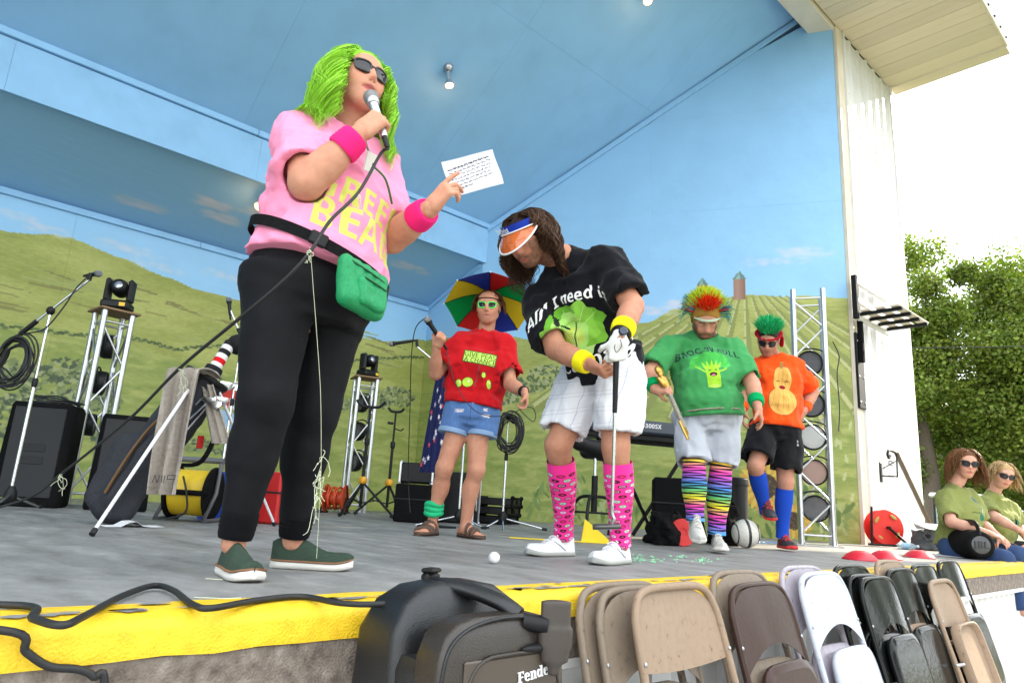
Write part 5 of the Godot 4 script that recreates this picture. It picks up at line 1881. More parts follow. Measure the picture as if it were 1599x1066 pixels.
# ---- golfer
func golfer() -> void:
	var J := JG
	var o := {"skin": Color(0.44, 0.20, 0.125), "arm": 1.12, "leg": 1.12, "head": 1.04, "hcell": 0.006, "fcell": 0.005, "cell": 0.013, "neck": 0.06, "beard": 0.85, "brow": Color(0.05, 0.028, 0.018)}
	o.base = base_of(J)
	var t := thing("person", "long haired man in black cabbage shirt bending over his putter", "person", o.base)
	var A: Vector3 = (J.clT - J.clB).normalized()
	var top: Vector3 = J.clT - A * 0.07
	var low: Vector3 = J.clT - A * 0.17
	var hr := grip_hand(J.wrR, low, -A, V(0.2, 0.1, 0.95), o)
	obj("body", body_mesh(J, o, [hr]), skin_mat(), t)
	var go := o.duplicate()
	go.skin = Color(0.72, 0.72, 0.70)
	var hl := grip_hand(J.wrL, top, -A, V(0.5, 0.1, -0.85), go, 1.06)
	var gl := garment("glove", hl, cloth_mat(Color(0.72, 0.72, 0.70), 0.6), t, "white golf glove with black piping")
	var wd: Vector3 = (top - J.wrL).normalized()
	obj("glove_piping", MB.new(o.base).tube(spline([J.wrL + wd * 0.02 + V(-0.030, 0.01, 0.018), J.wrL + wd * 0.05 + V(-0.034, 0.0, 0.008), J.wrL + wd * 0.085 + V(-0.030, 0.01, 0.02), J.wrL + wd * 0.06 + V(-0.02, 0.01, 0.034), J.wrL + wd * 0.03 + V(-0.026, 0.01, 0.026)], 5), 0.0014, 5).mesh(), M.black_plastic, gl)
	var bk := Color(0.0055, 0.0055, 0.0075)
	var pr := Print.new(900, 900, bk, 900.0 / 0.62)
	cabbage(pr)
	var sh := shirt_arrays(J, o, {"st": [[-0.02, 0.155, 0.098, -0.01], [0.2, 0.198, 0.125, 0.0], [0.6, 0.188, 0.132, 0.01], [1.0, 0.180, 0.136, 0.0], [1.3, 0.195, 0.142, 0.0]], "sleeve": 0.80, "r0": 0.078, "r1": 0.086, "hem": 1.10, "cell": 0.0095, "fold": 0.020, "seed": 31, "pw": 0.62, "pt": 0.42, "collar": 0.066})
	garment("shirt", sh, cloth_mat(bk, 0.9, pr.tex()), t, "black T-shirt printed with a cabbage")
	var pl := Print.new(600, 600, Color(0.68, 0.68, 0.73), 600.0)
	for k in 9:
		pl.line([V2(-0.5, -0.48 + k * 0.12), V2(0.5, -0.48 + k * 0.12)], 0.004, Color(0.42, 0.42, 0.52))
		pl.line([V2(-0.5, -0.45 + k * 0.12), V2(0.5, -0.45 + k * 0.12)], 0.002, Color(0.5, 0.5, 0.55))
		pl.line([V2(-0.48 + k * 0.12, -0.5), V2(-0.48 + k * 0.12, 0.5)], 0.004, Color(0.42, 0.42, 0.52))
	var lg := legs_arrays(J, {"length": 0.83, "seat": [0.165, 0.128, 0.178, 0.145], "waist": 0.10, "r": [0.110, 0.112], "cell": 0.010, "fold": 0.020, "seed": 21, "print": true})
	var pm := cloth_mat(Color.WHITE, 0.85, pl.tex())
	pm.texture_repeat = true
	garment("shorts", lg, pm, t, "white plaid golf shorts")
	var sp := Print.new(384, 512, Color(0.85, 0.035, 0.28), 512.0)
	rng.seed = 9
	var kinds := [Color(0.14, 0.012, 0.02), Color(0.30, 0.62, 0.42), Color(0.68, 0.45, 0.62), Color(0.45, 0.02, 0.09), Color(0.06, 0.015, 0.02)]
	for r in 15:
		for c in 7:
			var p := V2(-0.34 + c * 0.107 + (0.053 if r % 2 else 0.0), 0.36 - r * 0.060)
			var kc: Color = kinds[(r * 3 + c * 2) % 5]
			sp.blob(p, V2(0.040, 0.021), Color(0.10, 0.01, 0.03), 0.0, 16)
			sp.blob(p, V2(0.035, 0.017), kc, 0.0, 16)
			if (r + c) % 3 == 0:
				sp.blob(p, V2(0.026, 0.012), Color(0.70, 0.62, 0.68), 0.0, 14)
				sp.blob(p, V2(0.020, 0.009), kc, 0.0, 12)
			sp.blob(p, V2(0.012, 0.006), Color(0.85, 0.035, 0.28), 0.0, 12)
	var sm := cloth_mat(Color.WHITE, 0.85, sp.tex())
	for k in ["R", "L"]:
		var so := sock("sock", t, J, k, 0.16, 1.0, 1.14, sm)
		so.set_meta("label", "hot pink knee sock with doughnut pattern")
		var kn: Vector3 = J["kn" + k]
		shoe(t, J["an" + k], J["to" + k], Vector3.UP, 0.31, 0.082, {"upper": M.white_shoe, "sole": noisy([[0.0, Color(0.25, 0.26, 0.24)], [1.0, Color(0.5, 0.5, 0.46)]], 0.05, 0.8, 0.08), "lace": M.white_shoe, "trim": mat(Color(0.42, 0.43, 0.46), 0.5)}, "white golf shoe with grey trim")
	band("wristband", t, J.wrL.lerp(J.elL, 0.34), J.wrL.lerp(J.elL, 0.10), 0.050, 0.044, M.yellow_band, "yellow sweatband")
	band("wristband", t, J.wrR.lerp(J.elR, 0.30), J.wrR.lerp(J.elR, 0.06), 0.048, 0.042, M.yellow_band, "yellow sweatband")
	var wa: Vector3 = J.wrL.lerp(J.elL, 0.06)
	var wt := band("watch", t, J.wrL.lerp(J.elL, 0.09), J.wrL.lerp(J.elL, 0.0), 0.040, 0.038, M.black_plastic, "black wrist watch")
	var ad: Vector3 = (J.wrL - J.elL).normalized()
	var sd := ad.cross(Vector3.UP).normalized()
	obj("watch_face", MB.new(o.base).lathe(wa + V(-0.6, 0.1, 0.75).normalized() * 0.036, V(-0.6, 0.1, 0.75), [[0.019, 0], [0.019, 0.010], [0.015, 0.013]], 14).mesh(), mat(Color(0.02, 0.03, 0.06), 0.15), wt)
	var b := head_basis(J)
	var s := 1.04
	var vis := Node3D.new()
	var rg := []
	for e in 2:
		var ring := PackedVector3Array()
		for k in 28:
			var a := TAU * k / 28
			ring.append(J.hd + b * (V(sin(a) * 0.089, 0.062 + 0.034 * e - 0.012 * cos(a) * 0.0 + 0.014 * cos(a), -0.008 + cos(a) * 0.106) * s * (1.0 - 0.02 * e)))
		rg.append(ring)
	var vb := obj("visor", MB.new(o.base).loft(rg, true, false, false).mesh(), cloth_mat(Color(0.012, 0.035, 0.30), 0.7), t)
	vb.set_meta("label", "blue sun visor with amber shield")
	var tm := TextMesh.new()
	var fo := SystemFont.new()
	fo.font_names = PackedStringArray(["Droid Serif"])
	fo.font_italic = true
	tm.font = fo
	tm.text = "Titleist"
	tm.font_size = 48
	tm.pixel_size = 0.0007
	tm.depth = 0.001
	var lo := obj("lettering", tm, mat(Color(0.8, 0.8, 0.82), 0.5), vb)
	lo.transform = Transform3D(Basis(b * V(0.93, 0.0, 0.36), b * V(0, 1, 0.12), b * V(-0.36, -0.12, 0.93)).orthonormalized(), J.hd + b * (V(-0.042, 0.092, 0.092) * s) - o.base)
	var brim := []
	var shield := []
	for k in 25:
		var a := lerpf(-1.45, 1.45, k / 24.0)
		var p0: Vector3 = J.hd + b * (V(sin(a) * 0.094, 0.062 + 0.014 * cos(a), -0.006 + cos(a) * 0.110) * s)
		var p1: Vector3 = J.hd + b * (V(sin(a) * 0.104, 0.070 - 0.062 * pow(maxf(0.0, cos(a)), 0.7), 0.008 + cos(a) * 0.172) * s)
		brim.append(p0)
		var row := PackedVector3Array()
		for j in 5:
			row.append(p0.lerp(p1, j / 4.0) + b.z * 0.012 * sin(PI * j / 4.0) * cos(a))
		shield.append(row)
	var am := StandardMaterial3D.new()
	am.albedo_color = Color(1.0, 0.48, 0.03, 0.42)
	am.transparency = BaseMaterial3D.TRANSPARENCY_ALPHA
	am.roughness = 0.08
	obj("shield", MB.new(o.base).sheet(shield).mesh(), am, vb)
	var rim := PackedVector3Array()
	for r in shield:
		rim.append(r[4])
	obj("rim", MB.new(o.base).tube(rim, 0.0045 * s, 6).mesh(), M.white_shoe, vb)
	obj("brim_frame", MB.new(o.base).tube(PackedVector3Array(brim), 0.011, 8, b.y, true, 0.3).mesh(), M.white_shoe, vb)
	var brown := [Color(0.045, 0.024, 0.015), Color(0.075, 0.040, 0.024), Color(0.030, 0.016, 0.011), Color(0.11, 0.062, 0.038)]
	obj("hair", hair_cap(t, J, 1.03, 0.004, 0.060, Color(0.03, 0.017, 0.012)), hair_mat(0.5), t).set_meta("label", "dark brown hair")
	var av := [[J.shR, J.nk, 0.085], [J.shL, J.nk, 0.095], [J.nk, J.hd, 0.07]]
	setting(obj("hair_locks", strands(t, J, 2300, {"cols": brown, "lock": 16, "loose": 0.12, "len": 0.32, "steps": 14, "wave": 0.020, "turns": 0.95, "r": 0.0026, "s": 1.04, "face": 1.75, "brow": 0.15, "behind": 0.03, "low": -0.65, "fall": 0.62, "puff": 0.02, "avoid": av, "seed": 15, "sides": 4}), hair_mat(0.45), t), "stuff")
	var hd: Vector3 = J.clB
	var pt := thing("golf_putter", "steel shafted putter in the hands of the man in black", "golf club", hd)
	obj("grip", MB.new(hd).rod(J.clT, J.clT - A * 0.27, 0.014, 0.010, 12).mesh(), M.black_plastic, pt)
	obj("shaft", MB.new(hd).rod(J.clT - A * 0.26, hd + A * 0.075, 0.0075, 0.0065, 12).mesh(), M.chrome, pt)
	obj("hosel", MB.new(hd).tube(spline([hd + A * 0.085, hd + A * 0.05, hd + A * 0.03 + V(0.004, 0, 0.008), hd + A * 0.006], 4), 0.0078, 10).mesh(), M.steel, pt)
	var hx := V(0.55, 0.05, 0.45).normalized()
	var hy := V(0, 1, 0)
	var hbs := Basis(hx, hy, hx.cross(hy)).orthonormalized()
	var prof := []
	for k in 9:
		var u := -1.0 + k / 4.0
		var w := 0.014 + 0.016 * sqrt(maxf(0.0, 1.0 - u * u))
		var ring := PackedVector3Array()
		for q in 12:
			var a := TAU * q / 12
			ring.append(hd - hx * 0.02 + hx * (u * 0.056) + hbs.z * (cos(a) * w) - hbs.y * (sin(a) * (0.012 if sin(a) < 0 else 0.012)))
		prof.append(ring)
	obj("putter_head", MB.new(hd).loft(prof).mesh(), mat(Color(0.10, 0.10, 0.10), 0.35, 0.7), pt)
	var bc := V(1.941, 0.000, -2.181)
	var bm := mat(Color(0.80, 0.80, 0.80), 0.35)
	bm.normal_enabled = true
	bm.normal_texture = bump_tex(0.12, 9.0, 256, 88, FastNoiseLite.TYPE_CELLULAR)
	bm.uv1_triplanar = true
	bm.uv1_scale = V(14, 14, 14)
	tag(obj("golf_ball", MB.new(bc).ball(bc + V(0, 0.0235, 0), V(0.0235, 0.0235, 0.0235), Basis.IDENTITY, 24, 16).mesh(), bm, self, bc), "white golf ball lying on stage in front of the putting man", "golf ball")

func cabbage(pr: Print) -> void:
	var w := Color(0.72, 0.72, 0.70)
	pr.text("All I need is", V2(0.02, 0.150), 0.048, w, 0.06, "Droid Sans", true, false, -1.6)
	pr.text("Cabbage", V2(0.05, -0.165), 0.070, w, 0.10, "Droid Serif", true, true)
	var cs := [Color(0.13, 0.36, 0.03), Color(0.22, 0.50, 0.06), Color(0.34, 0.60, 0.14), Color(0.17, 0.43, 0.04), Color(0.42, 0.66, 0.22)]
	var c := V2(0.025, -0.005)
	for k in 7:
		var a := TAU * k / 7 + 0.3
		pr.blob(c + V2(cos(a), sin(a)) * 0.050, V2(0.085, 0.062), cs[k % 2 + (0 if k < 4 else 3)], a, 18, 0.10)
	for k in 5:
		var a := TAU * k / 5 + 0.8
		pr.blob(c + V2(cos(a), sin(a)) * 0.032, V2(0.068, 0.048), cs[1 + k % 2], a, 16, 0.08)
	pr.blob(c + V2(-0.015, -0.02), V2(0.062, 0.058), cs[2], 0.3, 18, 0.05)
	pr.blob(c + V2(-0.028, -0.03), V2(0.046, 0.048), Color(0.44, 0.55, 0.10), 0.3, 18, 0.04)
	pr.blob(c + V2(-0.034, -0.035), V2(0.030, 0.034), Color(0.36, 0.42, 0.06), 0.3, 16)
	for k in 5:
		var a := 0.5 + 0.5 * k
		pr.line([c + V2(-0.03, -0.10), c + V2(-0.02 + 0.03 * cos(a), 0.0), c + V2(cos(a), sin(a)) * 0.11], 0.0028, cs[4])
	pr.line([c + V2(-0.03, -0.10), c + V2(-0.015, -0.03), c + V2(0.0, 0.03)], 0.006, Color(0.06, 0.10, 0.02))

# ---- woman with the umbrella hat
func woman_red() -> void:
	var J := JR
	var o := {"skin": Color(0.47, 0.22, 0.14), "arm": 1.0, "leg": 1.02, "head": 1.03, "hcell": 0.007, "fcell": 0.006, "cell": 0.014, "barefoot": true, "brow": Color(0.12, 0.06, 0.03), "lip": Color(0.38, 0.13, 0.11)}
	o.base = base_of(J)
	var t := thing("person", "woman in red shirt and denim shorts under a coloured umbrella hat", "person", o.base)
	var A: Vector3 = (J.micH - J.micT).normalized()
	var hr := grip_hand(J.wrR, J.micT + A * 0.07, A, V(0.6, 0.1, -0.7), o, 0.95)
	var hl := hand_arrays(J.wrL, J.hLd, J.hLn, V(-0.6, 0, 0.7), [0.5, [0.5, 0.8, 0.5], [0.8, 0.9, 0.6], [0.9, 1.0, 0.6], [0.9, 1.0, 0.6]], o, 0.92)
	obj("body", body_mesh(J, o, [hr, hl]), skin_mat(), t)
	var rd := Color(0.42, 0.006, 0.010)
	var pr := Print.new(700, 700, rd, 700.0 / 0.6)
	var gr := Color(0.40, 0.58, 0.10)
	pr.poly(PackedVector2Array([V2(-0.116, 0.052), V2(0.112, 0.040), V2(0.116, 0.132), V2(-0.112, 0.140)]), Color(0.02, 0.05, 0.01))
	pr.poly(PackedVector2Array([V2(-0.110, 0.058), V2(0.107, 0.046), V2(0.110, 0.126), V2(-0.107, 0.134)]), gr)
	pr.text("GIVE PEAS", V2(0, 0.108), 0.034, Color(0.015, 0.03, 0.01), -0.03, "Droid Sans", false)
	pr.text("A CHANCE", V2(0.005, 0.070), 0.034, Color(0.015, 0.03, 0.01), -0.03, "Droid Sans", false)
	pr.line([V2(0.01, 0.04), V2(-0.005, -0.10)], 0.007, Color(0.15, 0.06, 0.05))
	for g in [[-0.115, -0.095, 0.020, 0.026], [-0.055, -0.080, 0.036, 0.032], [0.045, -0.020, 0.013, 0.018], [0.088, -0.075, 0.015, 0.030]]:
		pr.blob(V2(g[0], g[1]), V2(g[2] + 0.003, g[3] + 0.003), Color(0.02, 0.05, 0.01), 0.2, 18)
		pr.blob(V2(g[0], g[1]), V2(g[2], g[3]), Color(0.42, 0.62, 0.06), 0.2, 18)
		pr.blob(V2(g[0] + 0.006, g[1] + 0.010), V2(g[2], g[3]) * 0.25, Color(0.7, 0.75, 0.5), 0.2, 10)
	var sh := shirt_arrays(J, o, {"st": [[0.0, 0.130, 0.085, -0.01], [0.25, 0.165, 0.112, 0.005], [0.6, 0.166, 0.120, 0.005], [0.9, 0.172, 0.124, 0.0], [1.1, 0.174, 0.126, 0.0]], "bust": [0.32, 0.07, 0.055, 0.065], "sleeve": 0.74, "r0": 0.072, "r1": 0.098, "hem": 0.92, "cell": 0.011, "fold": 0.024, "seed": 41, "pw": 0.6, "pt": 0.45})
	garment("shirt", sh, cloth_mat(rd, 0.9, pr.tex()), t, "loose red T-shirt printed with peas")
	var dn := Print.new(512, 512, Color(0.075, 0.15, 0.33), 512.0)
	rng.seed = 12
	for k in 1600:
		var p := V2(rng.randf_range(-0.5, 0.5), rng.randf_range(-0.5, 0.5))
		dn.line([p, p + V2(0.004, rng.randf_range(0.01, 0.04))], 0.0025, Color(0.075, 0.15, 0.33) * rng.randf_range(0.7, 1.7))
	for g in [[-0.13, -0.03, 0.055], [0.17, -0.06, 0.05], [0.16, 0.01, 0.025]]:
		for k in 16:
			dn.line([V2(g[0] - g[2] * rng.randf_range(0.2, 1.0), g[1] + rng.randf_range(-0.02, 0.02)), V2(g[0] + g[2] * rng.randf_range(0.2, 1.0), g[1] + rng.randf_range(-0.02, 0.02))], 0.004, Color(0.6, 0.55, 0.55))
	dn.line([V2(-0.01, 0.2), V2(0.0, -0.12)], 0.008, Color(0.04, 0.08, 0.2))
	var lg := legs_arrays(J, {"length": 0.40, "seat": [0.158, 0.115, 0.175, 0.138], "waist": 0.10, "r": [0.104, 0.102], "cell": 0.011, "fold": 0.008, "seed": 51, "print": true})
	garment("shorts", lg, cloth_mat(Color.WHITE, 0.85, dn.tex()), t, "frayed denim shorts")
	for k in ["L", "R"]:
		var en: Vector3 = J["hp" + k].lerp(J["kn" + k], 0.40)
		var dr: Vector3 = (J["kn" + k] - J["hp" + k]).normalized()
		band("rolled_hem", t, en - dr * 0.02, en + dr * 0.012, 0.103, 0.104, cloth_mat(Color(0.20, 0.30, 0.46), 0.9))
	sunglasses(t, J, 1.0, mat(Color(0.10, 0.72, 0.10), 0.3), M.dark_lens, "bright green framed sunglasses")
	var auburn := [Color(0.11, 0.045, 0.02), Color(0.16, 0.07, 0.032), Color(0.08, 0.03, 0.015)]
	obj("hair", hair_cap(t, J, 0.98, 0.006, 0.055, Color(0.10, 0.042, 0.02)), hair_mat(), t).set_meta("label", "short auburn hair")
	setting(obj("hair_locks", strands(t, J, 260, {"cols": auburn, "len": 0.10, "steps": 8, "wave": 0.004, "r": 0.0040, "s": 0.98, "face": 1.2, "brow": 0.55, "low": -0.1, "fall": 0.6, "seed": 3, "sides": 4}), hair_mat(), t), "stuff")
	var b := head_basis(J)
	band("watch", t, J.wrL.lerp(J.elL, 0.12), J.wrL.lerp(J.elL, 0.0), 0.034, 0.033, M.black_plastic, "black wrist watch")
	var an: Vector3 = J.anR
	for k in 3:
		var c: Vector3 = an + V(0.0, 0.015 + 0.030 * k, 0.0) + (J.knR - an).normalized() * 0.01
		var ring := []
		for q in 18:
			var a := TAU * q / 18
			ring.append(c + V(cos(a) * 0.050, 0.006 * sin(a * 2.0 + k), sin(a) * 0.050))
		ring.append(ring[0])
		obj("scrunchie", MB.new(o.base).tube(PackedVector3Array(ring), 0.019, 8).mesh(), cloth_mat(Color(0.02, 0.40, 0.17), 0.95, null, 50.0), t).set_meta("label", "green fluffy ankle band")
	var br := mat(Color(0.075, 0.040, 0.026), 0.7)
	for k in ["R", "L"]:
		var a: Vector3 = J["an" + k]
		var toe: Vector3 = J["to" + k]
		var d := V(toe.x - a.x, 0, toe.z - a.z).normalized()
		var sd := d.cross(Vector3.UP)
		var g := V(a.x, 0, a.z)
		var rings := []
		for i in 15:
			var tt := i / 14.0
			var w := lerpf(0.033, 0.048, smoothstep(0.2, 0.7, tt)) * (0.25 + 0.75 * sqrt(maxf(0.0, 1.0 - pow(absf(tt * 2.0 - 1.0), 5.0))))
			var c := g + d * (-0.075 + 0.27 * tt)
			rings.append(PackedVector3Array([c + sd * w + V(0, 0.002, 0), c + sd * w + V(0, 0.026, 0), c - sd * w + V(0, 0.026, 0), c - sd * w + V(0, 0.002, 0)]))
		var so := obj("sandal", MB.new(o.base).loft(rings).mesh(), br, t)
		so.set_meta("label", "brown strapped sandal")
		for q in [[0.045, 0.085, 0.052], [0.085, 0.060, 0.052], [0.12, 0.052, 0.052]]:
			var pts := []
			for j in 9:
				var an2 := PI * j / 8.0
				pts.append(g + d * (q[0] + 0.02 * cos(an2)) + sd * (cos(an2) * q[2]) + V(0, 0.02 + sin(an2) * (q[1] - 0.015), 0))
			obj("strap", MB.new(o.base).tube(PackedVector3Array(pts), 0.012, 6, d, true, 0.3).mesh(), br, so)
	microphone("black microphone in raised hand of woman in red", J.micH, J.micT, M.black_plastic, M.black_plastic)
	var hc: Vector3 = J.hd + b.y * 0.135
	var ax: Vector3 = (b.y * 0.93 - b.z * 0.30 + V(0, 0.15, 0)).normalized()
	ax = V(0.31, 0.80, -0.37).normalized()
	hc = J.hd + ax * 0.12 - V(0, 0.02, 0)
	var u := thing("umbrella_hat", "umbrella hat of red, blue, yellow and green panels on woman in red", "umbrella", J.hd)
	var x := ax.cross(V(0, 0, 1)).normalized()
	var y := ax.cross(x)
	var cols := [Color(0.62, 0.50, 0.02), Color(0.02, 0.04, 0.30), Color(0.52, 0.015, 0.015), Color(0.0, 0.28, 0.06)]
	for k in 8:
		var rows := []
		for i in 6:
			var rr := i / 5.0
			var row := PackedVector3Array()
			for j in 5:
				var a0 := TAU * (k + j / 4.0) / 8.0
				var cut := cos(PI / 8.0) / cos(TAU * (j / 4.0 - 0.5) / 8.0)
				var rad := 0.315 * rr * lerpf(1.0, cut, rr)
				row.append(hc + (x * cos(a0) + y * sin(a0)) * rad + ax * (0.055 - 0.13 * rr * rr + 0.012 * sin(PI * j / 4.0) * rr))
			rows.append(row)
		var pm := cloth_mat(cols[(k + 1) % 4], 0.6, null, 60.0)
		pm.backlight_enabled = true
		pm.backlight = Color(cols[(k + 1) % 4] * 0.5).linear_to_srgb()
		obj("panel", MB.new(J.hd).sheet(rows, 0.001).mesh(), pm, u)
		var a1 := TAU * k / 8.0
		var rp := []
		for i in 6:
			var rr := i / 5.0
			rp.append(hc + (x * cos(a1) + y * sin(a1)) * (0.318 * rr) + ax * (0.049 - 0.13 * rr * rr))
		obj("rib", MB.new(J.hd).tube(PackedVector3Array(rp), 0.0025, 5).mesh(), M.black_plastic, u)
		obj("rib_tip", MB.new(J.hd).ball(rp[5], V(0.006, 0.006, 0.006), Basis.IDENTITY, 8, 6).mesh(), M.white_rubber, u)
	obj("headband", MB.new(J.hd).tube(spline([J.hd + b * V(-0.083, 0.045, 0.0), J.hd + b * V(-0.06, 0.056, 0.07), J.hd + b * V(0, 0.062, 0.096), J.hd + b * V(0.06, 0.056, 0.07), J.hd + b * V(0.083, 0.045, 0.0), J.hd + b * V(0.06, 0.04, -0.09), J.hd + b * V(-0.06, 0.04, -0.09), J.hd + b * V(-0.083, 0.045, 0.0)], 5), 0.010, 6, b.y, true, 0.3).mesh(), M.black_matte, u)
	for k in 4:
		var a1 := TAU * (k + 0.5) / 4.0
		obj("stay", MB.new(J.hd).rod(J.hd + b * V(sin(a1) * 0.082, 0.055, cos(a1) * 0.09), hc + ax * 0.03, 0.003, 0.003, 5).mesh(), M.black_plastic, u)
	cable("microphone_cable", "thin black cable looping from microphone of woman in red to her left hand", [J.micT - A * 0.04, V(2.643, 1.134, -3.540), V(2.690, 0.968, -3.498), V(2.785, 0.809, -3.412), V(2.916, 0.779, -3.308), J.wrL + J.hLd * 0.09 + V(0, -0.01, 0.02), V(3.114, 0.818, -3.183), V(3.104, 0.763, -3.192), V(3.039, 0.833, -3.250)], 0.003, M.cable)
	cable("loose_cable", "thin black cable hanging beside the head of woman in red", [J.micH + V(0.0, -0.03, 0.0), V(2.707, 1.483, -3.954), V(2.833, 1.472, -4.244), V(3.051, 1.327, -4.586), V(3.297, 0.960, -4.903), V(3.493, 0.432, -5.131), V(3.528, 0.106, -5.099)], 0.004, M.cable)

# ---- man in the green shirt
func man_green() -> void:
	var J := JN
	var o := {"skin": Color(0.47, 0.225, 0.145), "arm": 1.15, "leg": 0.98, "head": 1.13, "hcell": 0.007, "fcell": 0.006, "cell": 0.014, "beard": 0.95, "neck": 0.062, "brow": Color(0.035, 0.02, 0.013)}
	o.base = V(4.16, 0, -2.57)
	var t := thing("person", "bearded man in green broccoli shirt, grey shorts and striped rainbow leggings", "person", o.base)
	var A: Vector3 = (J.toyB - J.toyA).normalized()
	var hr := grip_hand(J.wrR, J.toyA + A * 0.17, A, V(0.5, 0.0, -0.85), o, 1.0)
	var hl := hand_arrays(J.wrL, J.hLd, J.hLn, V(-0.5, 0.1, 0.85), LOOSE, o, 1.0)
	obj("body", body_mesh(J, o, [hr, hl]), skin_mat(), t)
	var gn := Color(0.045, 0.25, 0.075)
	var pr := Print.new(800, 800, gn, 800.0 / 0.66)
	pr.text("BROC N ROLL", V2(0.0, 0.135), 0.048, Color(0.02, 0.045, 0.04), 0.0, "Droid Sans", true, false, -1.0)
	for k in 11:
		var a := PI * k / 10.0
		pr.blob(V2(cos(a) * 0.095, 0.030 + sin(a) * 0.050), V2(0.042, 0.034), Color(0.05, 0.34, 0.06) if k % 2 else Color(0.065, 0.40, 0.07), 0.0, 14, 0.08)
	pr.blob(V2(0, 0.045), V2(0.095, 0.052), Color(0.055, 0.37, 0.065), 0.0, 18, 0.05)
	var stalk := Color(0.30, 0.56, 0.035)
	for g in [[-0.05, 0.045], [-0.022, 0.055], [0.005, 0.058], [0.032, 0.055], [0.06, 0.045]]:
		pr.poly(PackedVector2Array([V2(g[0] * 0.7 - 0.014, 0.0), V2(g[0] * 0.7 + 0.014, 0.0), V2(g[0] * 1.25, g[1])]), stalk)
	pr.poly(PackedVector2Array([V2(-0.040, -0.135), V2(0.044, -0.135), V2(0.040, 0.015), V2(-0.046, 0.015)]), stalk)
	pr.blob(V2(0.002, -0.128), V2(0.040, 0.012), Color(0.42, 0.66, 0.10), 0.0, 14)
	pr.line([V2(-0.044, -0.03), V2(-0.085, 0.0), V2(-0.098, 0.018)], 0.009, stalk)
	pr.line([V2(0.042, -0.03), V2(0.078, -0.018), V2(0.095, -0.008)], 0.009, stalk)
	pr.blob(V2(0.0, -0.048), V2(0.024, 0.014), Color(0.05, 0.01, 0.015), 0.0, 14)
	pr.blob(V2(0.0, -0.053), V2(0.014, 0.006), Color(0.55, 0.2, 0.25), 0.0, 10)
	for sx: float in [-1.0, 1.0]:
		pr.line([V2(0.026 * sx, -0.012), V2(0.012 * sx, -0.018), V2(0.026 * sx, -0.022)], 0.004, Color(0.03, 0.06, 0.01))
	var sh := shirt_arrays(J, o, {"st": [[0.04, 0.140, 0.105, -0.01], [0.24, 0.190, 0.148, 0.015], [0.5, 0.196, 0.172, 0.04], [0.8, 0.206, 0.182, 0.05], [1.05, 0.208, 0.180, 0.04], [1.25, 0.205, 0.172, 0.03]], "sleeve": 0.84, "r0": 0.080, "r1": 0.096, "hem": 1.02, "cell": 0.0115, "fold": 0.021, "seed": 61, "pw": 0.66, "pt": 0.36, "collar": 0.078})
	garment("shirt", sh, cloth_mat(gn, 0.9, pr.tex()), t, "green T-shirt printed with broccoli")
	var lg := legs_arrays(J, {"length": 0.84, "seat": [0.185, 0.150, 0.196, 0.165], "waist": 0.08, "r": [0.108, 0.116], "cell": 0.012, "fold": 0.020, "seed": 62})
	garment("shorts", lg, cloth_mat(Color(0.40, 0.42, 0.47), 0.75), t, "pale grey sports shorts")
	var ra := Print.new(256, 512, Color(0.8, 0.1, 0.4), 512.0)
	var rb := [Color(0.78, 0.62, 0.02), Color(0.82, 0.06, 0.35), Color(0.34, 0.10, 0.55), Color(0.05, 0.25, 0.62), Color(0.12, 0.50, 0.14), Color(0.80, 0.66, 0.02), Color(0.82, 0.06, 0.35), Color(0.30, 0.09, 0.55), Color(0.03, 0.32, 0.60)]
	for y in 512:
		var v := y / 512.0 * 8.0
		ra.im.fill_rect(Rect2i(0, y, 256, 1), (rb[int(v)] as Color).lerp(rb[mini(int(v) + 1, 8)], fmod(v, 1.0)).linear_to_srgb())
	rng.seed = 14
	for k in 12:
		for side in 2:
			var y0 := 0.47 - k * 0.085
			var x0 := -0.26 if side == 0 else 0.26
			var x1 := rng.randf_range(0.02, 0.20) * (1.0 if side == 0 else -1.0)
			var off := 0.0 if side == 0 else 0.042
			ra.poly(PackedVector2Array([V2(x0, y0 - off + 0.018), V2(lerpf(x0, x1, 0.5), y0 - off + 0.004), V2(x1, y0 - off - 0.030), V2(lerpf(x0, x1, 0.5), y0 - off - 0.026), V2(x0, y0 - off - 0.014)]), Color(0.010, 0.008, 0.012))
	var rm := cloth_mat(Color.WHITE, 0.8, ra.tex())
	for k in ["R", "L"]:
		sock("legging", t, J, k, -0.22, 1.02, 1.38, rm).set_meta("label", "rainbow legging with black tiger stripes")
		var up := Vector3.UP if k == "L" else V(-0.35, 0.88, 0.30).normalized()
		shoe(t, J["an" + k], J["to" + k], up, 0.29, 0.092, {"upper": noisy([[0.0, Color(0.42, 0.40, 0.37)], [1.0, Color(0.56, 0.54, 0.51)]], 0.2, 0.7, 0.05), "sole": M.white_rubber, "lace": M.white_rubber}, "worn off-white trainer")
	band("wristband", t, J.wrL.lerp(J.elL, 0.36), J.wrL.lerp(J.elL, 0.08), 0.050, 0.042, M.green_band, "green sweatband")
	band("wristband", t, J.wrR.lerp(J.elR, 0.38), J.wrR.lerp(J.elR, 0.08), 0.050, 0.042, M.green_band, "green sweatband")
	var T := torso_frame(J)
	var ring := []
	for q in 32:
		var a := TAU * q / 32
		ring.append(T[0].lerp(T[1], 0.97) + T[4] * (0.04 + 0.190 * cos(a)) + T[3] * (0.217 * sin(a)) + V(0, 0.012 * cos(a), 0))
	ring.append(ring[0])
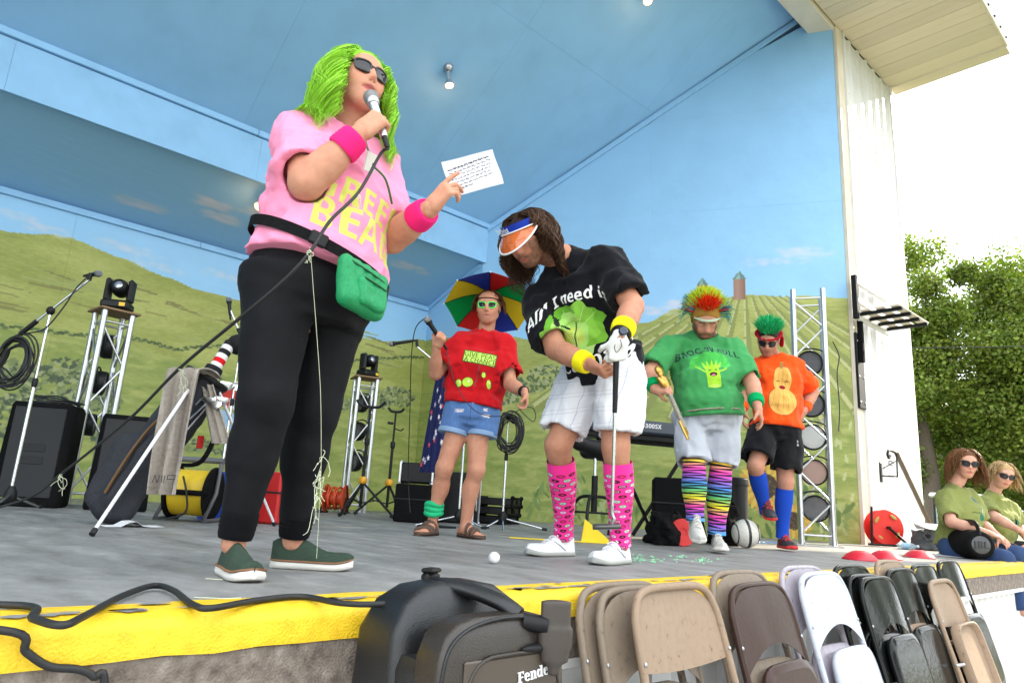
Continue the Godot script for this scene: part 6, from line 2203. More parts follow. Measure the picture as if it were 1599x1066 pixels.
	obj("belt", MB.new(o.base).tube(PackedVector3Array(ring), 0.015, 6, Vector3.UP, false, 0.4).mesh(), noisy([[0.0, Color(0.02, 0.018, 0.015)], [0.46, Color(0.03, 0.025, 0.02)], [0.52, Color(0.5, 0.45, 0.34)], [1.0, Color(0.6, 0.55, 0.42)]], 0.16, 0.7, 0.10), t).set_meta("label", "animal print belt")
	var red := [Color(0.72, 0.03, 0.01), Color(0.80, 0.07, 0.015)]
	var yel := [Color(0.62, 0.66, 0.03), Color(0.50, 0.62, 0.05)]
	var tea := [Color(0.02, 0.28, 0.38), Color(0.05, 0.40, 0.30), Color(0.35, 0.50, 0.10), Color(0.03, 0.16, 0.28)]
	obj("wig", hair_cap(t, J, 1.13, 0.010, 0.052, Color(0.30, 0.16, 0.03)), hair_mat(0.6), t).set_meta("label", "spiky red, yellow and teal wig")
	setting(obj("wig_spikes", strands(t, J, 1200, {"cols": yel, "len": 0.095, "steps": 4, "r": 0.0060, "spike": true, "s": 1.17, "face": 1.2, "brow": 0.75, "low": 0.05, "seed": 8, "sides": 4, "zones": [[V(0, 0.35, 1.0), 0.42, red], [V(0, 1.0, 0.0), 0.55, yel], [V(0, 0, -1), -2.0, tea]], "lean": V(0, 0.25, 0.1)}), hair_mat(0.5), t), "stuff")
	setting(obj("wig_fringe", strands(t, J, 150, {"cols": tea, "len": 0.15, "steps": 7, "wave": 0.005, "r": 0.0045, "s": 1.17, "face": 1.35, "brow": 0.3, "low": -0.1, "fall": 0.5, "puff": 0.12, "seed": 18, "sides": 4}), hair_mat(0.5), t), "stuff")
	var b := head_basis(J)
	obj("wig_band", MB.new(o.base).tube(spline([J.hd + b * V(-0.079, 0.055, 0.064), J.hd + b * V(-0.034, 0.064, 0.112), J.hd + b * V(0.034, 0.064, 0.112), J.hd + b * V(0.079, 0.055, 0.064)], 5), 0.016, 6, b.y, true, 0.35).mesh(), cloth_mat(Color(0.35, 0.45, 0.32)), t)
	var c: Vector3 = J.toyA
	var g := thing("toy_guitar", "small gold toy guitar held neck down by the man in green", "toy", c)
	var gold := mat(Color(0.46, 0.27, 0.06), 0.28, 0.85)
	var L: float = c.distance_to(J.toyB)
	var x := A.cross(V(0, 0.3, 1)).normalized()
	var gb := Basis(x, A, x.cross(A))
	var f := SDF.new(c - Vector3.ONE * 0.2, c + Vector3.ONE * 0.2, 0.007)
	f.cap(c - A * 0.015 - x * 0.006, c - A * 0.015 + x * 0.006, 0.036, 0.036, 0.02, gb.z, 1.7)
	f.cap(c + A * 0.055, c + A * 0.085, 0.042, 0.046, 0.02, gb.z, 1.7)
	f.cap(c + A * 0.085 - x * 0.03, c + A * 0.05 - x * 0.055, 0.018, 0.012, 0.02)
	f.cap(c + A * 0.085 + x * 0.03, c + A * 0.05 + x * 0.055, 0.018, 0.012, 0.02)
	garment("toy_body", f.arrays(), gold, g)
	obj("neck", MB.new(c).box(c + A * (0.10 + (L - 0.16) * 0.5), V(0.034, L - 0.14, 0.020), 0.005, gb).mesh(), mat(Color(0.22, 0.19, 0.14), 0.5), g)
	for k in 14:
		obj("fret", MB.new(c).box(c + A * (0.14 + (L - 0.24) * k / 13.0) + gb.z * -0.0105, V(0.033, 0.005, 0.004), 0.001, gb).box(c + A * (0.14 + (L - 0.24) * k / 13.0) + gb.z * 0.0105, V(0.033, 0.005, 0.004), 0.001, gb).mesh(), M.steel, g)
	obj("headstock", MB.new(c).box(c + A * (L - 0.055) + x * 0.006, V(0.048, 0.10, 0.016), 0.006, gb).box(c + A * (L + 0.005) + x * 0.014, V(0.026, 0.05, 0.014), 0.005, gb).mesh(), gold, g)
	for k in 4:
		obj("tuner", MB.new(c).ball(c + A * (L - 0.09 + 0.024 * k) - x * 0.026, V(0.006, 0.006, 0.006), Basis.IDENTITY, 8, 5).mesh(), M.steel, g)

# ---- man in the orange shirt
func man_orange() -> void:
	var J := JO
	var o := {"skin": Color(0.46, 0.215, 0.14), "arm": 1.05, "leg": 1.1, "head": 1.02, "hcell": 0.007, "fcell": 0.006, "cell": 0.014, "brow": Color(0.04, 0.025, 0.015), "beard": 0.25}
	o.base = V(5.40, 0, -2.67)
	var t := thing("person", "man in orange squash shirt and blue socks with fuzzy green hair", "person", o.base)
	var hl := hand_arrays(J.wrL, J.hLd, J.hLn, V(-0.7, 0.2, 0.6), LOOSE, o, 1.0)
	var hr := hand_arrays(J.wrR, J.hRd, J.hRn, V(-0.6, 0.0, 0.7), LOOSE, o, 1.0)
	obj("body", body_mesh(J, o, [hl, hr]), skin_mat(), t)
	var og := Color(0.84, 0.075, 0.008)
	var pr := Print.new(640, 640, og, 640.0 / 0.46)
	var sq := Color(0.66, 0.36, 0.09)
	pr.blob(V2(0, -0.075), V2(0.087, 0.092), Color(0.10, 0.05, 0.02), 0.0, 26)
	pr.blob(V2(0, 0.055), V2(0.058, 0.098), Color(0.10, 0.05, 0.02), 0.0, 26)
	pr.blob(V2(0, -0.075), V2(0.084, 0.089), sq, 0.0, 26)
	pr.blob(V2(0, 0.055), V2(0.055, 0.095), sq, 0.0, 26)
	for k in 5:
		pr.line([V2(-0.05 + 0.025 * k, 0.12 - 0.02 * absf(k - 2)), V2(-0.04 + 0.02 * k, 0.02), V2(-0.066 + 0.033 * k, -0.14 + 0.012 * absf(k - 2))], 0.0025, Color(0.46, 0.23, 0.05))
	pr.line([V2(0.0, 0.145), V2(0.004, 0.175)], 0.016, Color(0.30, 0.20, 0.06))
	pr.blob(V2(0.0, 0.012), V2(0.020, 0.013), Color(0.22, 0.01, 0.02), 0.0, 12)
	for sx: float in [-1.0, 1.0]:
		pr.line([V2(0.034 * sx, 0.048), V2(0.024 * sx, 0.054), V2(0.014 * sx, 0.048)], 0.004, Color(0.06, 0.03, 0.01))
	pr.line([V2(0.07, 0.0), V2(0.10, 0.02), V2(0.10, 0.06)], 0.003, Color(0.15, 0.04, 0.01))
	pr.line([V2(0.05, -0.16), V2(0.045, -0.24)], 0.003, Color(0.15, 0.04, 0.01))
	var sh := shirt_arrays(J, o, {"st": [[-0.04, 0.160, 0.100, -0.01], [0.2, 0.190, 0.135, 0.005], [0.6, 0.180, 0.135, 0.01], [1.0, 0.182, 0.138, 0.01], [1.2, 0.186, 0.14, 0.0]], "sleeve": 0.78, "r0": 0.074, "r1": 0.090, "hem": 1.0, "cell": 0.0115, "fold": 0.021, "seed": 71, "pw": 0.6, "pt": 0.42})
	garment("shirt", sh, cloth_mat(og, 0.9, pr.tex()), t, "orange T-shirt printed with a squash")
	var bs := Print.new(512, 512, Color(0.006, 0.006, 0.007), 512.0)
	bs.text("3", V2(0.20, -0.19), 0.030, Color(0.6, 0.6, 0.6))
	bs.blob(V2(0.20, -0.235), V2(0.016, 0.016), Color(0.3, 0.3, 0.32), 0.0, 14)
	var lg := legs_arrays(J, {"length": 0.80, "seat": [0.165, 0.128, 0.178, 0.145], "waist": 0.08, "r": [0.112, 0.124], "cell": 0.013, "fold": 0.014, "seed": 72, "print": true})
	garment("shorts", lg, cloth_mat(Color.WHITE, 0.8, bs.tex()), t, "black sports shorts")
	var blue := cloth_mat(Color(0.012, 0.06, 0.42), 0.85, null, 50.0)
	for k in ["R", "L"]:
		sock("sock", t, J, k, 0.13, 1.02, 1.12, blue).set_meta("label", "royal blue knee sock")
		var up := Vector3.UP if k == "L" else V(-0.30, 0.90, 0.25).normalized()
		shoe(t, J["an" + k], J["to" + k], up, 0.285, 0.085, {"upper": mat(Color(0.03, 0.03, 0.035), 0.6), "sole": mat(Color(0.55, 0.02, 0.02), 0.6), "lace": mat(Color(0.6, 0.03, 0.03), 0.7), "trim": mat(Color(0.55, 0.03, 0.02), 0.6)}, "black trainer with red sole")
	band("wristband", t, J.wrL.lerp(J.elL, 0.30), J.wrL.lerp(J.elL, 0.04), 0.044, 0.038, M.orange_band, "orange sweatband")
	band("wristband", t, J.wrR.lerp(J.elR, 0.30), J.wrR.lerp(J.elR, 0.04), 0.044, 0.038, M.orange_band, "orange sweatband")
	sunglasses(t, J, 1.0, M.black_frame, M.dark_lens, "black wraparound sunglasses")
	var b := head_basis(J)
	var ring := []
	for q in 24:
		var a := TAU * q / 24
		ring.append(J.hd + b * (V(sin(a) * 0.086, 0.060 - 0.008 * cos(a), -0.006 + cos(a) * 0.104)))
	ring.append(ring[0])
	var hb := obj("headband", MB.new(o.base).tube(PackedVector3Array(ring), 0.025, 8, b.y, false, 0.22).mesh(), cloth_mat(Color(0.32, 0.004, 0.012), 0.9), t)
	hb.set_meta("label", "dark red headband with white tick")
	obj("tick", MB.new(o.base).tube(spline([J.hd + b * V(-0.045, 0.062, 0.094), J.hd + b * V(-0.035, 0.050, 0.101), J.hd + b * V(-0.005, 0.063, 0.106)], 4), [0.002, 0.003, 0.005, 0.005, 0.004, 0.003, 0.002, 0.001, 0.001], 5).mesh(), M.white_shoe, hb)
	obj("headband_tail", MB.new(o.base).tube(spline([J.hd + b * V(0.07, 0.05, -0.06), J.hd + b * V(0.095, 0.0, -0.075), J.hd + b * V(0.10, -0.075, -0.06)], 4), [0.012, 0.014, 0.016, 0.018, 0.02, 0.02, 0.02, 0.018, 0.01], 6, Vector3.ZERO, true, 0.3).mesh(), cloth_mat(Color(0.32, 0.004, 0.012), 0.9), hb)
	var gr := [Color(0.02, 0.42, 0.14), Color(0.04, 0.52, 0.20), Color(0.01, 0.34, 0.10)]
	setting(obj("fuzzy_hair", strands(t, J, 620, {"cols": gr, "len": 0.10, "steps": 4, "r": 0.0042, "spike": true, "s": 1.02, "face": 3.2, "brow": 0.95, "low": 0.45, "seed": 28, "sides": 4, "lean": V(0.0, 0.35, 0.0)}), hair_mat(0.5), t), "stuff")
	obj("hair", hair_cap(t, J, 1.01, 0.004, 0.055, Color(0.03, 0.018, 0.012)), hair_mat(0.5), t)

# ---- the two women sitting on the edge
func seated(J: Dictionary, label: String, q: Dictionary) -> void:
	var o := {"skin": q.skin, "arm": 1.05, "leg": 1.05, "head": 1.08, "hcell": 0.0075, "fcell": 0.0065, "cell": 0.014, "brow": Color(0.14, 0.08, 0.04)}
	o.base = V((J.hpL.x + J.hpR.x) * 0.5, 0, (J.hpL.z + J.hpR.z) * 0.5)
	var t := thing("person", label, "person", o.base, "women sitting on the stage edge")
	var hr := hand_arrays(J.wrR, J.hRd, J.hRn, V(0.0, 0.3, -1), LOOSE, o, 0.93)
	var hl := hand_arrays(J.wrL, J.hLd, J.hLn, V(-0.8, 0.3, 0.3), LOOSE, o, 0.93)
	obj("body", body_mesh(J, o, [hr, hl]), skin_mat(), t)
	var ol := Color(0.19, 0.21, 0.062)
	var pr := Print.new(512, 512, ol, 512.0 / 0.6)
	pr.text("VEGGIE", V2(0.0, 0.02), 0.030, Color(0.03, 0.06, 0.03)) if false else null
	for k in 6:
		rng.seed = k + 5
		pr.line([V2(-0.08 + 0.025 * k, 0.03 + rng.randf_range(-0.008, 0.008)), V2(-0.065 + 0.025 * k, 0.035)], 0.008, Color(0.03, 0.07, 0.035))
	pr.blob(V2(0.06, 0.0), V2(0.05, 0.035), Color(0.02, 0.13, 0.07), 0.3, 14, 0.1)
	var sh := shirt_arrays(J, o, {"st": [[-0.05, 0.15, 0.095, -0.01], [0.25, 0.185, 0.135, 0.01], [0.6, 0.18, 0.135, 0.01], [0.95, 0.20, 0.155, 0.0], [1.15, 0.21, 0.165, -0.02]], "bust": [0.36, 0.075, 0.06, 0.075], "sleeve": 0.80, "r0": 0.070, "r1": 0.082, "hem": 1.04, "cell": 0.0115, "fold": 0.018, "seed": q.seed, "pw": 0.6, "pt": 0.35})
	garment("shirt", sh, cloth_mat(ol, 0.9, pr.tex()), t, "olive green T-shirt")
	var lg := legs_arrays(J, {"length": q.get("length", 1.96), "seat": [0.18, 0.145, 0.195, 0.155], "waist": 0.07, "upright": 0.9, "r": q.get("r", [0.105, 0.078, 0.074, 0.055]), "cell": 0.014, "fold": 0.007, "seed": q.seed + 1})
	garment("trousers", lg, cloth_mat(q.cloth, 0.85), t, q.get("wears", "blue jeans"))
	for k in ["R", "L"]:
		shoe(t, J["an" + k], J["to" + k], V(0, 1, 0.25).normalized(), 0.25, 0.08, {"upper": M.white_shoe, "sole": M.white_rubber}, "white trainer")
	sunglasses(t, J, 1.12, M.black_frame, M.dark_lens, "black sunglasses")
	var b := head_basis(J)
	obj("hair", hair_cap(t, J, 1.08, 0.006, 0.058, q.hair[0]), hair_mat(), t)
	setting(obj("hair_locks", strands(t, J, q.n, {"cols": q.hair, "len": q.len, "steps": 12, "wave": q.wave, "turns": 0.7, "lock": 8, "loose": 0.08, "sweep": 0.05, "r": 0.0030, "s": 1.09, "face": 0.95, "brow": 0.5, "low": -0.4, "fall": 0.6, "wind": q.wind, "puff": 0.05, "avoid": [[J.shR, J.nk, 0.085], [J.shL, J.nk, 0.085], [J.nk, J.hd, 0.065]], "seed": q.seed, "sides": 4}), hair_mat(), t), "stuff")
	var T := torso_frame(J)
	if q.has("badge"):
		var c: Vector3 = T[0].lerp(T[1], 0.30) + T[4] * 0.165 + T[3] * 0.05
		obj("badge", MB.new(o.base).box(c, V(0.075, 0.095, 0.004), 0.002, Basis(T[3], T[2], T[4])).mesh(), M.white_shoe, t).set_meta("label", "name badge")
		obj("lanyard", MB.new(o.base).tube(spline([J.nk + T[3] * 0.06, T[0].lerp(T[1], 0.12) + T[4] * 0.15 + T[3] * 0.07, c + T[2] * 0.05], 4), 0.006, 6).mesh(), mat(Color(0.03, 0.12, 0.25), 0.7), t)
	else:
		obj("strap", MB.new(o.base).tube(spline([J.nk + T[3] * 0.07, T[0].lerp(T[1], 0.2) + T[4] * 0.165 + T[3] * 0.04, T[0].lerp(T[1], 0.5) + T[4] * 0.165 + T[3] * 0.06], 5), 0.008, 6, Vector3.ZERO, true, 0.4).mesh(), M.black_matte, t)

func cast() -> void:
	people_materials()
	woman_pink()
	golfer()
	woman_red()
	man_green()
	man_orange()
	seated(JS, "seated woman with straight brown hair, olive shirt and jeans beside round loudspeaker", {"skin": Color(0.52, 0.27, 0.19), "seed": 81, "cloth": Color(0.030, 0.055, 0.13), "hair": [Color(0.12, 0.05, 0.022), Color(0.17, 0.075, 0.032), Color(0.22, 0.11, 0.05)], "len": 0.27, "n": 700, "wave": 0.004, "wind": V(0.1, 0, 0.0), "badge": true})
	seated(JT, "seated woman with windblown blond hair and olive shirt at the far right", {"skin": Color(0.55, 0.30, 0.21), "seed": 91, "cloth": Color(0.020, 0.020, 0.025), "wears": "dark shorts", "length": 0.7, "r": [0.105, 0.095], "hair": [Color(0.42, 0.28, 0.13), Color(0.55, 0.40, 0.22), Color(0.33, 0.20, 0.09)], "len": 0.18, "n": 600, "wave": 0.012, "wind": V(0.35, 0.3, 0.15)})

# ------------------------------------------------------------------ stage gear
func coil(parent: Node3D, called: String, c: Vector3, ax: Vector3, r: float, turns: int, m: Material, rad := 0.005, sd := 1, tall := 1.0) -> void:
	rng.seed = sd
	ax = ax.normalized()
	var x := ax.cross(Vector3.UP).normalized() if absf(ax.y) < 0.9 else Vector3.RIGHT
	var y := x.cross(ax).normalized()
	var pts := []
	var mid := Vector3.ZERO
	var rr := r
	for k in turns * 9:
		var a := TAU * k / 9.0
		if k % 9 == 0:
			mid = (x * rng.randf_range(-0.2, 0.2) - y * rng.randf_range(-0.1, 0.45) + ax * rng.randf_range(-0.25, 0.25)) * r
			rr = r * rng.randf_range(0.72, 1.2)
		pts.append(c + mid + x * cos(a) * rr + y * sin(a) * rr * tall + ax * rng.randf_range(-0.012, 0.012))
	obj(called, MB.new(parent.position).tube(spline(pts, 3), rad, 5).mesh(), m, parent)

func tripod(t: Node3D, g: Vector3, hub: float, legs: Array, lm: Material, r := 0.008) -> void:
	for l in legs:
		var foot: Vector3 = l
		obj("leg", MB.new(t.position).rod(g + V(0, hub, 0), foot + V(0, 0.012, 0), r).mesh(), lm, t)
		var d := (foot - g).normalized()
		obj("foot", MB.new(t.position).rod(foot - d * 0.035 + V(0, 0.016, 0), foot + d * 0.012 + V(0, 0.013, 0), r * 1.5, r * 1.6).mesh(), M.rubber, t)

func mic_stand(label: String, g: Vector3, top: float, legs: Array, boom: Array, mic: bool, coil_at := Vector3.ZERO) -> Node3D:
	var t := thing("microphone_stand", label, "stand", g, "microphone stands")
	obj("pole", MB.new(g).rod(g + V(0, 0.06, 0), g + V(0, top * 0.62, 0), 0.0125).rod(g + V(0, top * 0.55, 0), g + V(0, top, 0), 0.0085).mesh(), M.chrome, t)
	obj("clutch", MB.new(g).lathe(g + V(0, top * 0.6, 0), Vector3.UP, [[0.012, 0], [0.018, 0.01], [0.018, 0.055], [0.012, 0.065]], 12).mesh(), M.black_plastic, t)
	obj("hub", MB.new(g).lathe(g + V(0, 0.05, 0), Vector3.UP, [[0.018, 0], [0.042, 0.02], [0.036, 0.07], [0.016, 0.11]], 12).mesh(), M.black_plastic, t)
	tripod(t, g, 0.10, legs, M.chrome)
	if boom:
		obj("boom", MB.new(g).rod(boom[0], boom[1], 0.008).mesh(), M.chrome, t)
		var d: Vector3 = (boom[1] - boom[0]).normalized()
		obj("boom_clamp", MB.new(g).rod(boom[0] - d * 0.05, boom[0] + d * 0.09, 0.017).ball(g + V(0, top, 0), V(0.028, 0.032, 0.028)).mesh(), M.black_plastic, t)
		obj("microphone_clip", MB.new(g).rod(boom[1] - d * 0.01, boom[1] + V(0, 0.045, 0), 0.015).mesh(), M.black_plastic, t)
	if coil_at != Vector3.ZERO:
		coil(t, "cable_coil", coil_at, V(-0.65, 0.1, 0.75), 0.105, 16, M.cable, 0.006, 7, 1.5)
	return t

func truss(label: String, g: Vector3, h: float, w: float, n: int, turn: float, plate: bool, lamps: Array) -> Node3D:
	var t := thing("lighting_truss", label, "truss", g, "aluminium lighting trusses")
	var b := Basis(Vector3.UP, turn)
	var cs := []
	for k in 4:
		var p := g + b * V(w * (0.5 if k in [0, 1] else -0.5), 0, w * (0.5 if k in [0, 3] else -0.5))
		cs.append(p)
		obj("chord", MB.new(g).rod(p + V(0, 0.01, 0), p + V(0, h, 0), 0.025, 0.025, 14).rod(p, p + V(0, 0.05, 0), 0.028, 0.028, 14).rod(p + V(0, h - 0.05, 0), p + V(0, h + 0.01, 0), 0.027, 0.027, 14).mesh(), M.alu, t)
	for k in 4:
		var a: Vector3 = cs[k]
		var c: Vector3 = cs[(k + 1) % 4]
		for y: float in [0.10, h - 0.09]:
			obj("brace", MB.new(g).rod(a + V(0, y, 0), c + V(0, y, 0), 0.010).mesh(), M.alu, t)
		var st := (h - 0.24) / n
		for i in n:
			var y0 := 0.12 + st * i
			var p := a if i % 2 == 0 else c
			var q := c if i % 2 == 0 else a
			obj("brace", MB.new(g).rod(p + V(0, y0, 0), q + V(0, y0 + st, 0), 0.010).mesh(), M.alu, t)
	obj("base_plate", MB.new(g).box(g + V(0, 0.006, 0), V(w + 0.16, 0.012, w + 0.16), 0.003, b).mesh(), M.steel, t)
	if plate:
		obj("top_board", MB.new(g).box(g + V(0, h + 0.022, 0), V(w + 0.11, 0.02, w + 0.11), 0.003, b).mesh(), noisy([[0.0, Color(0.16, 0.09, 0.045)], [1.0, Color(0.26, 0.16, 0.08)]], 0.2, 0.7, 0.03), t)
	for l in lamps:
		par_lamp(t, g + V(0, l[0], 0) + b * V(l[1], 0, l[2]), b * V(l[3], l[4], l[5]), l[6], l[7])
	return t

func par_lamp(t: Node3D, c: Vector3, d: Vector3, r: float, face: Material) -> void:
	d = d.normalized()
	var o := obj("lamp", MB.new(t.position).lathe(c - d * 0.09, d, [[r * 0.5, 0], [r * 0.92, 0.02], [r, 0.05], [r, 0.105], [r * 0.9, 0.11], [r * 0.88, 0.092]], 22).mesh(), M.black_plastic, t)
	obj("lens", MB.new(t.position).lathe(c + d * 0.004, d, [[r * 0.88, 0], [r * 0.6, 0.006], [0.0005, 0.009]], 22).mesh(), face, o)
	var s := d.cross(Vector3.UP).normalized()
	obj("yoke", MB.new(t.position).tube(spline([c - d * 0.03 + s * (r + 0.012), c - d * 0.05 + s * (r + 0.014) + V(0, r * 0.9, 0), c - d * 0.05 + V(0, r * 1.25, 0), c - d * 0.05 - s * (r + 0.014) + V(0, r * 0.9, 0), c - d * 0.03 - s * (r + 0.012)], 4), 0.008, 6).mesh(), M.black_plastic, o)

func moving_head(label: String, g: Vector3, s: float, look: Vector3) -> void:
	var t := thing("moving_head_light", label, "stage light", g, "moving head stage lights")
	look = V(look.x, 0, look.z).normalized()
	var b := Basis(Vector3.UP.cross(look), Vector3.UP, look)
	obj("base", MB.new(g).box(g + V(0, 0.045 * s, 0), V(0.24, 0.085, 0.20) * s, 0.02 * s, b).mesh(), M.black_plastic, t)
	obj("sticker", MB.new(g).box(g + b * (V(0.07, 0.045, 0.101) * s), V(0.05, 0.035, 0.002) * s, 0.0, b).mesh(), mat(Color(0.75, 0.45, 0.02), 0.5), t)
	for sx: float in [-1.0, 1.0]:
		obj("yoke_arm", MB.new(g).box(g + b * (V(0.098 * sx, 0.19, 0) * s), V(0.045, 0.22, 0.12) * s, 0.018 * s, b).mesh(), M.black_plastic, t)
	var d := (look * 0.9 + V(0, 0.25, 0)).normalized()
	var c := g + V(0, 0.215, 0) * s
	var h := obj("head", MB.new(g).lathe(c - d * 0.08 * s, d, [[0.02 * s, 0], [0.065 * s, 0.012 * s], [0.076 * s, 0.05 * s], [0.074 * s, 0.12 * s], [0.06 * s, 0.155 * s], [0.045 * s, 0.15 * s]], 20).mesh(), M.black_plastic, t)
	obj("lens", MB.new(g).lathe(c + d * 0.062 * s, d, [[0.045 * s, 0], [0.03 * s, 0.012 * s], [0.0004, 0.018 * s]], 18).mesh(), M.lamp_glass, h)

func speaker_cab(label: String, g: Vector3, w: float, h: float, dp: float, turn: float) -> void:
	var t := thing("loudspeaker", label, "loudspeaker", g, "black stage loudspeakers")
	var b := Basis(Vector3.UP, turn)
	var rings := []
	for y in [0.0, 0.02, h - 0.03, h]:
		var e := 0.012 if y == 0.0 or y == h else 0.0
		var top := 0.9 if y > h * 0.5 else 1.0
		rings.append(PackedVector3Array([g + b * V(-w * 0.5 * top + e, y, dp * 0.5 - e), g + b * V(w * 0.5 * top - e, y, dp * 0.5 - e), g + b * V(w * 0.38 - e, y, -dp * 0.5 + e), g + b * V(-w * 0.38 + e, y, -dp * 0.5 + e)]))
	obj("cabinet", MB.new(g).loft(rings).mesh(), M.black_matte, t)
	var flat := MB.new(g)
	obj("grille", flat.box(g + b * V(0, h * 0.52, dp * 0.5 + 0.004), V(w * 0.78, h * 0.86, 0.012), 0.006, b).mesh(), mat(Color(0.016, 0.016, 0.018), 0.6, 0.3), t)
	for y: float in [0.44, 0.56]:
		obj("handle_recess", MB.new(g).box(g + b * V(0, h * y, dp * 0.5 + 0.012), V(w * 0.36, h * 0.075, 0.006), 0.003, b).mesh(), M.rubber, t)

func cable_reel(label: String, c: Vector3, ax: Vector3, r: float, wd: float, disc: Material, wire: Material, frame: bool) -> void:
	var t := thing("cable_reel", label, "cable reel", V(c.x, 0, c.z))
	ax = ax.normalized()
	for s: float in [-1.0, 1.0]:
		obj("flange", MB.new(t.position).lathe(c + ax * (wd * 0.5 * s - 0.006), ax, [[r * 0.15, 0], [r * 0.97, 0], [r, 0.004], [r, 0.009], [r * 0.95, 0.012], [r * 0.3, 0.010], [r * 0.15, 0.012]], 30).mesh(), disc, t)
	obj("drum", MB.new(t.position).lathe(c - ax * wd * 0.48, ax, [[r * 0.5, 0], [r * 0.5, wd * 0.96]], 20).mesh(), disc, t)
	var pts := []
	for k in 90:
		var a := k * 0.7
		var u := absf(fmod(k * 0.045, 2.0) - 1.0) - 0.5
		var x := ax.cross(Vector3.UP).normalized()
		pts.append(c + (x * cos(a) + Vector3.UP * sin(a)) * (r * (0.66 + 0.0018 * k)) + ax * u * wd * 0.86)
	obj("cord", MB.new(t.position).tube(spline(pts, 3), 0.0085, 6).mesh(), wire, t)
	if frame:
		var x := ax.cross(Vector3.UP).normalized()
		for s: float in [-1.0, 1.0]:
			var q := c + ax * (wd * 0.5 + 0.02) * s
			obj("frame", MB.new(t.position).tube(PackedVector3Array([V(q.x, 0.012, q.z) - x * r * 1.05, V(q.x, 0.012, q.z) + x * r * 1.05]), 0.011, 8).rod(V(q.x, 0.012, q.z) - x * r * 0.7, q, 0.011).rod(V(q.x, 0.012, q.z) + x * r * 0.7, q, 0.011).mesh(), M.black_plastic, t)
		obj("handle", MB.new(t.position).rod(c - ax * (wd * 0.5 + 0.03), c + ax * (wd * 0.5 + 0.05), 0.012).rod(c + ax * (wd * 0.5 + 0.03), c + ax * (wd * 0.5 + 0.03) + x * r * 0.5 + V(0, r * 0.9, 0), 0.010).mesh(), M.black_plastic, t)

func case_box(called: String, label: String, c: Vector3, s: Vector3, turn: float, body: Material, edge: Material, category := "case") -> Node3D:
	var g := V(c.x, c.y, c.z)
	var t := thing(called, label, category, g)
	var b := Basis(Vector3.UP, turn)
	obj("shell", MB.new(g).box(g + V(0, s.y * 0.5, 0), s - V(0.01, 0.01, 0.01), 0.012, b).mesh(), body, t)
	if edge:
		for k in 4:
			var sx := 1.0 if k in [0, 1] else -1.0
			var sz := 1.0 if k in [0, 3] else -1.0
			obj("edge", MB.new(g).box(g + b * V(sx * s.x * 0.5, s.y * 0.5, sz * s.z * 0.5), V(0.022, s.y, 0.022), 0.004, b).mesh(), edge, t)
		for y: float in [0.0, 1.0]:
			for sz: float in [-1.0, 1.0]:
				obj("edge", MB.new(g).box(g + b * V(0, y * s.y, sz * s.z * 0.5), V(s.x - 0.02, 0.02, 0.02), 0.003, b).mesh(), edge, t)
		obj("latch", MB.new(g).box(g + b * V(0, s.y * 0.5, s.z * 0.5 + 0.004), V(0.09, s.y * 0.5, 0.012), 0.004, b).mesh(), edge, t)
		for y: float in [0.0, 1.0]:
			for sx: float in [-1.0, 1.0]:
				obj("corner", MB.new(g).ball(g + b * V(sx * s.x * 0.5, y * s.y, s.z * 0.5), V(0.026, 0.026, 0.026), Basis.IDENTITY, 8, 6).mesh(), edge, t)
	else:
		obj("handle", MB.new(g).tube(spline([g + b * V(-0.06, s.y * 0.72, s.z * 0.5), g + b * V(-0.05, s.y * 0.78, s.z * 0.5 + 0.03), g + b * V(0.05, s.y * 0.78, s.z * 0.5 + 0.03), g + b * V(0.06, s.y * 0.72, s.z * 0.5)], 4), 0.009, 6).mesh(), M.black_plastic, t)
		obj("seam", MB.new(g).box(g + V(0, s.y * 0.6, 0), V(s.x + 0.004, 0.012, s.z + 0.004), 0.003, b).mesh(), M.rubber, t)
	return t

func soft_bag(label: String, c: Vector3, s: Vector3, turn: float, m: Material, sd: int) -> void:
	var t := thing("soft_bag", label, "bag", V(c.x, 0, c.z))
	var b := Basis(Vector3.UP, turn)
	var f := SDF.new(c - V(1, 0, 1) * (s.x * 0.5 + 0.1) - V(0, 0.02, 0), c + V(1, 0, 1) * (s.x * 0.5 + 0.1) + V(0, s.y + 0.1, 0), 0.016)
	f.seg(c + V(0, 0.03, 0), c + V(0, s.y * 0.8, 0), s.x * 0.5, s.z * 0.5, s.x * 0.44, s.z * 0.36, b.x, b.z, 0.06)
	f.ripple(folds(sd, 7.0), 0.05)
	f.plane(c + V(0, 0.003, 0), Vector3.DOWN)
	garment("bag_body", f.arrays(), m, t)
	obj("carry_strap", MB.new(t.position).tube(spline([c + b * V(-s.x * 0.2, s.y * 0.7, s.z * 0.4), c + b * V(-s.x * 0.1, s.y * 1.0, s.z * 0.3), c + b * V(s.x * 0.1, s.y * 0.98, s.z * 0.3), c + b * V(s.x * 0.2, s.y * 0.7, s.z * 0.4)], 4), 0.014, 6, Vector3.ZERO, true, 0.3).mesh(), M.black_matte, t)

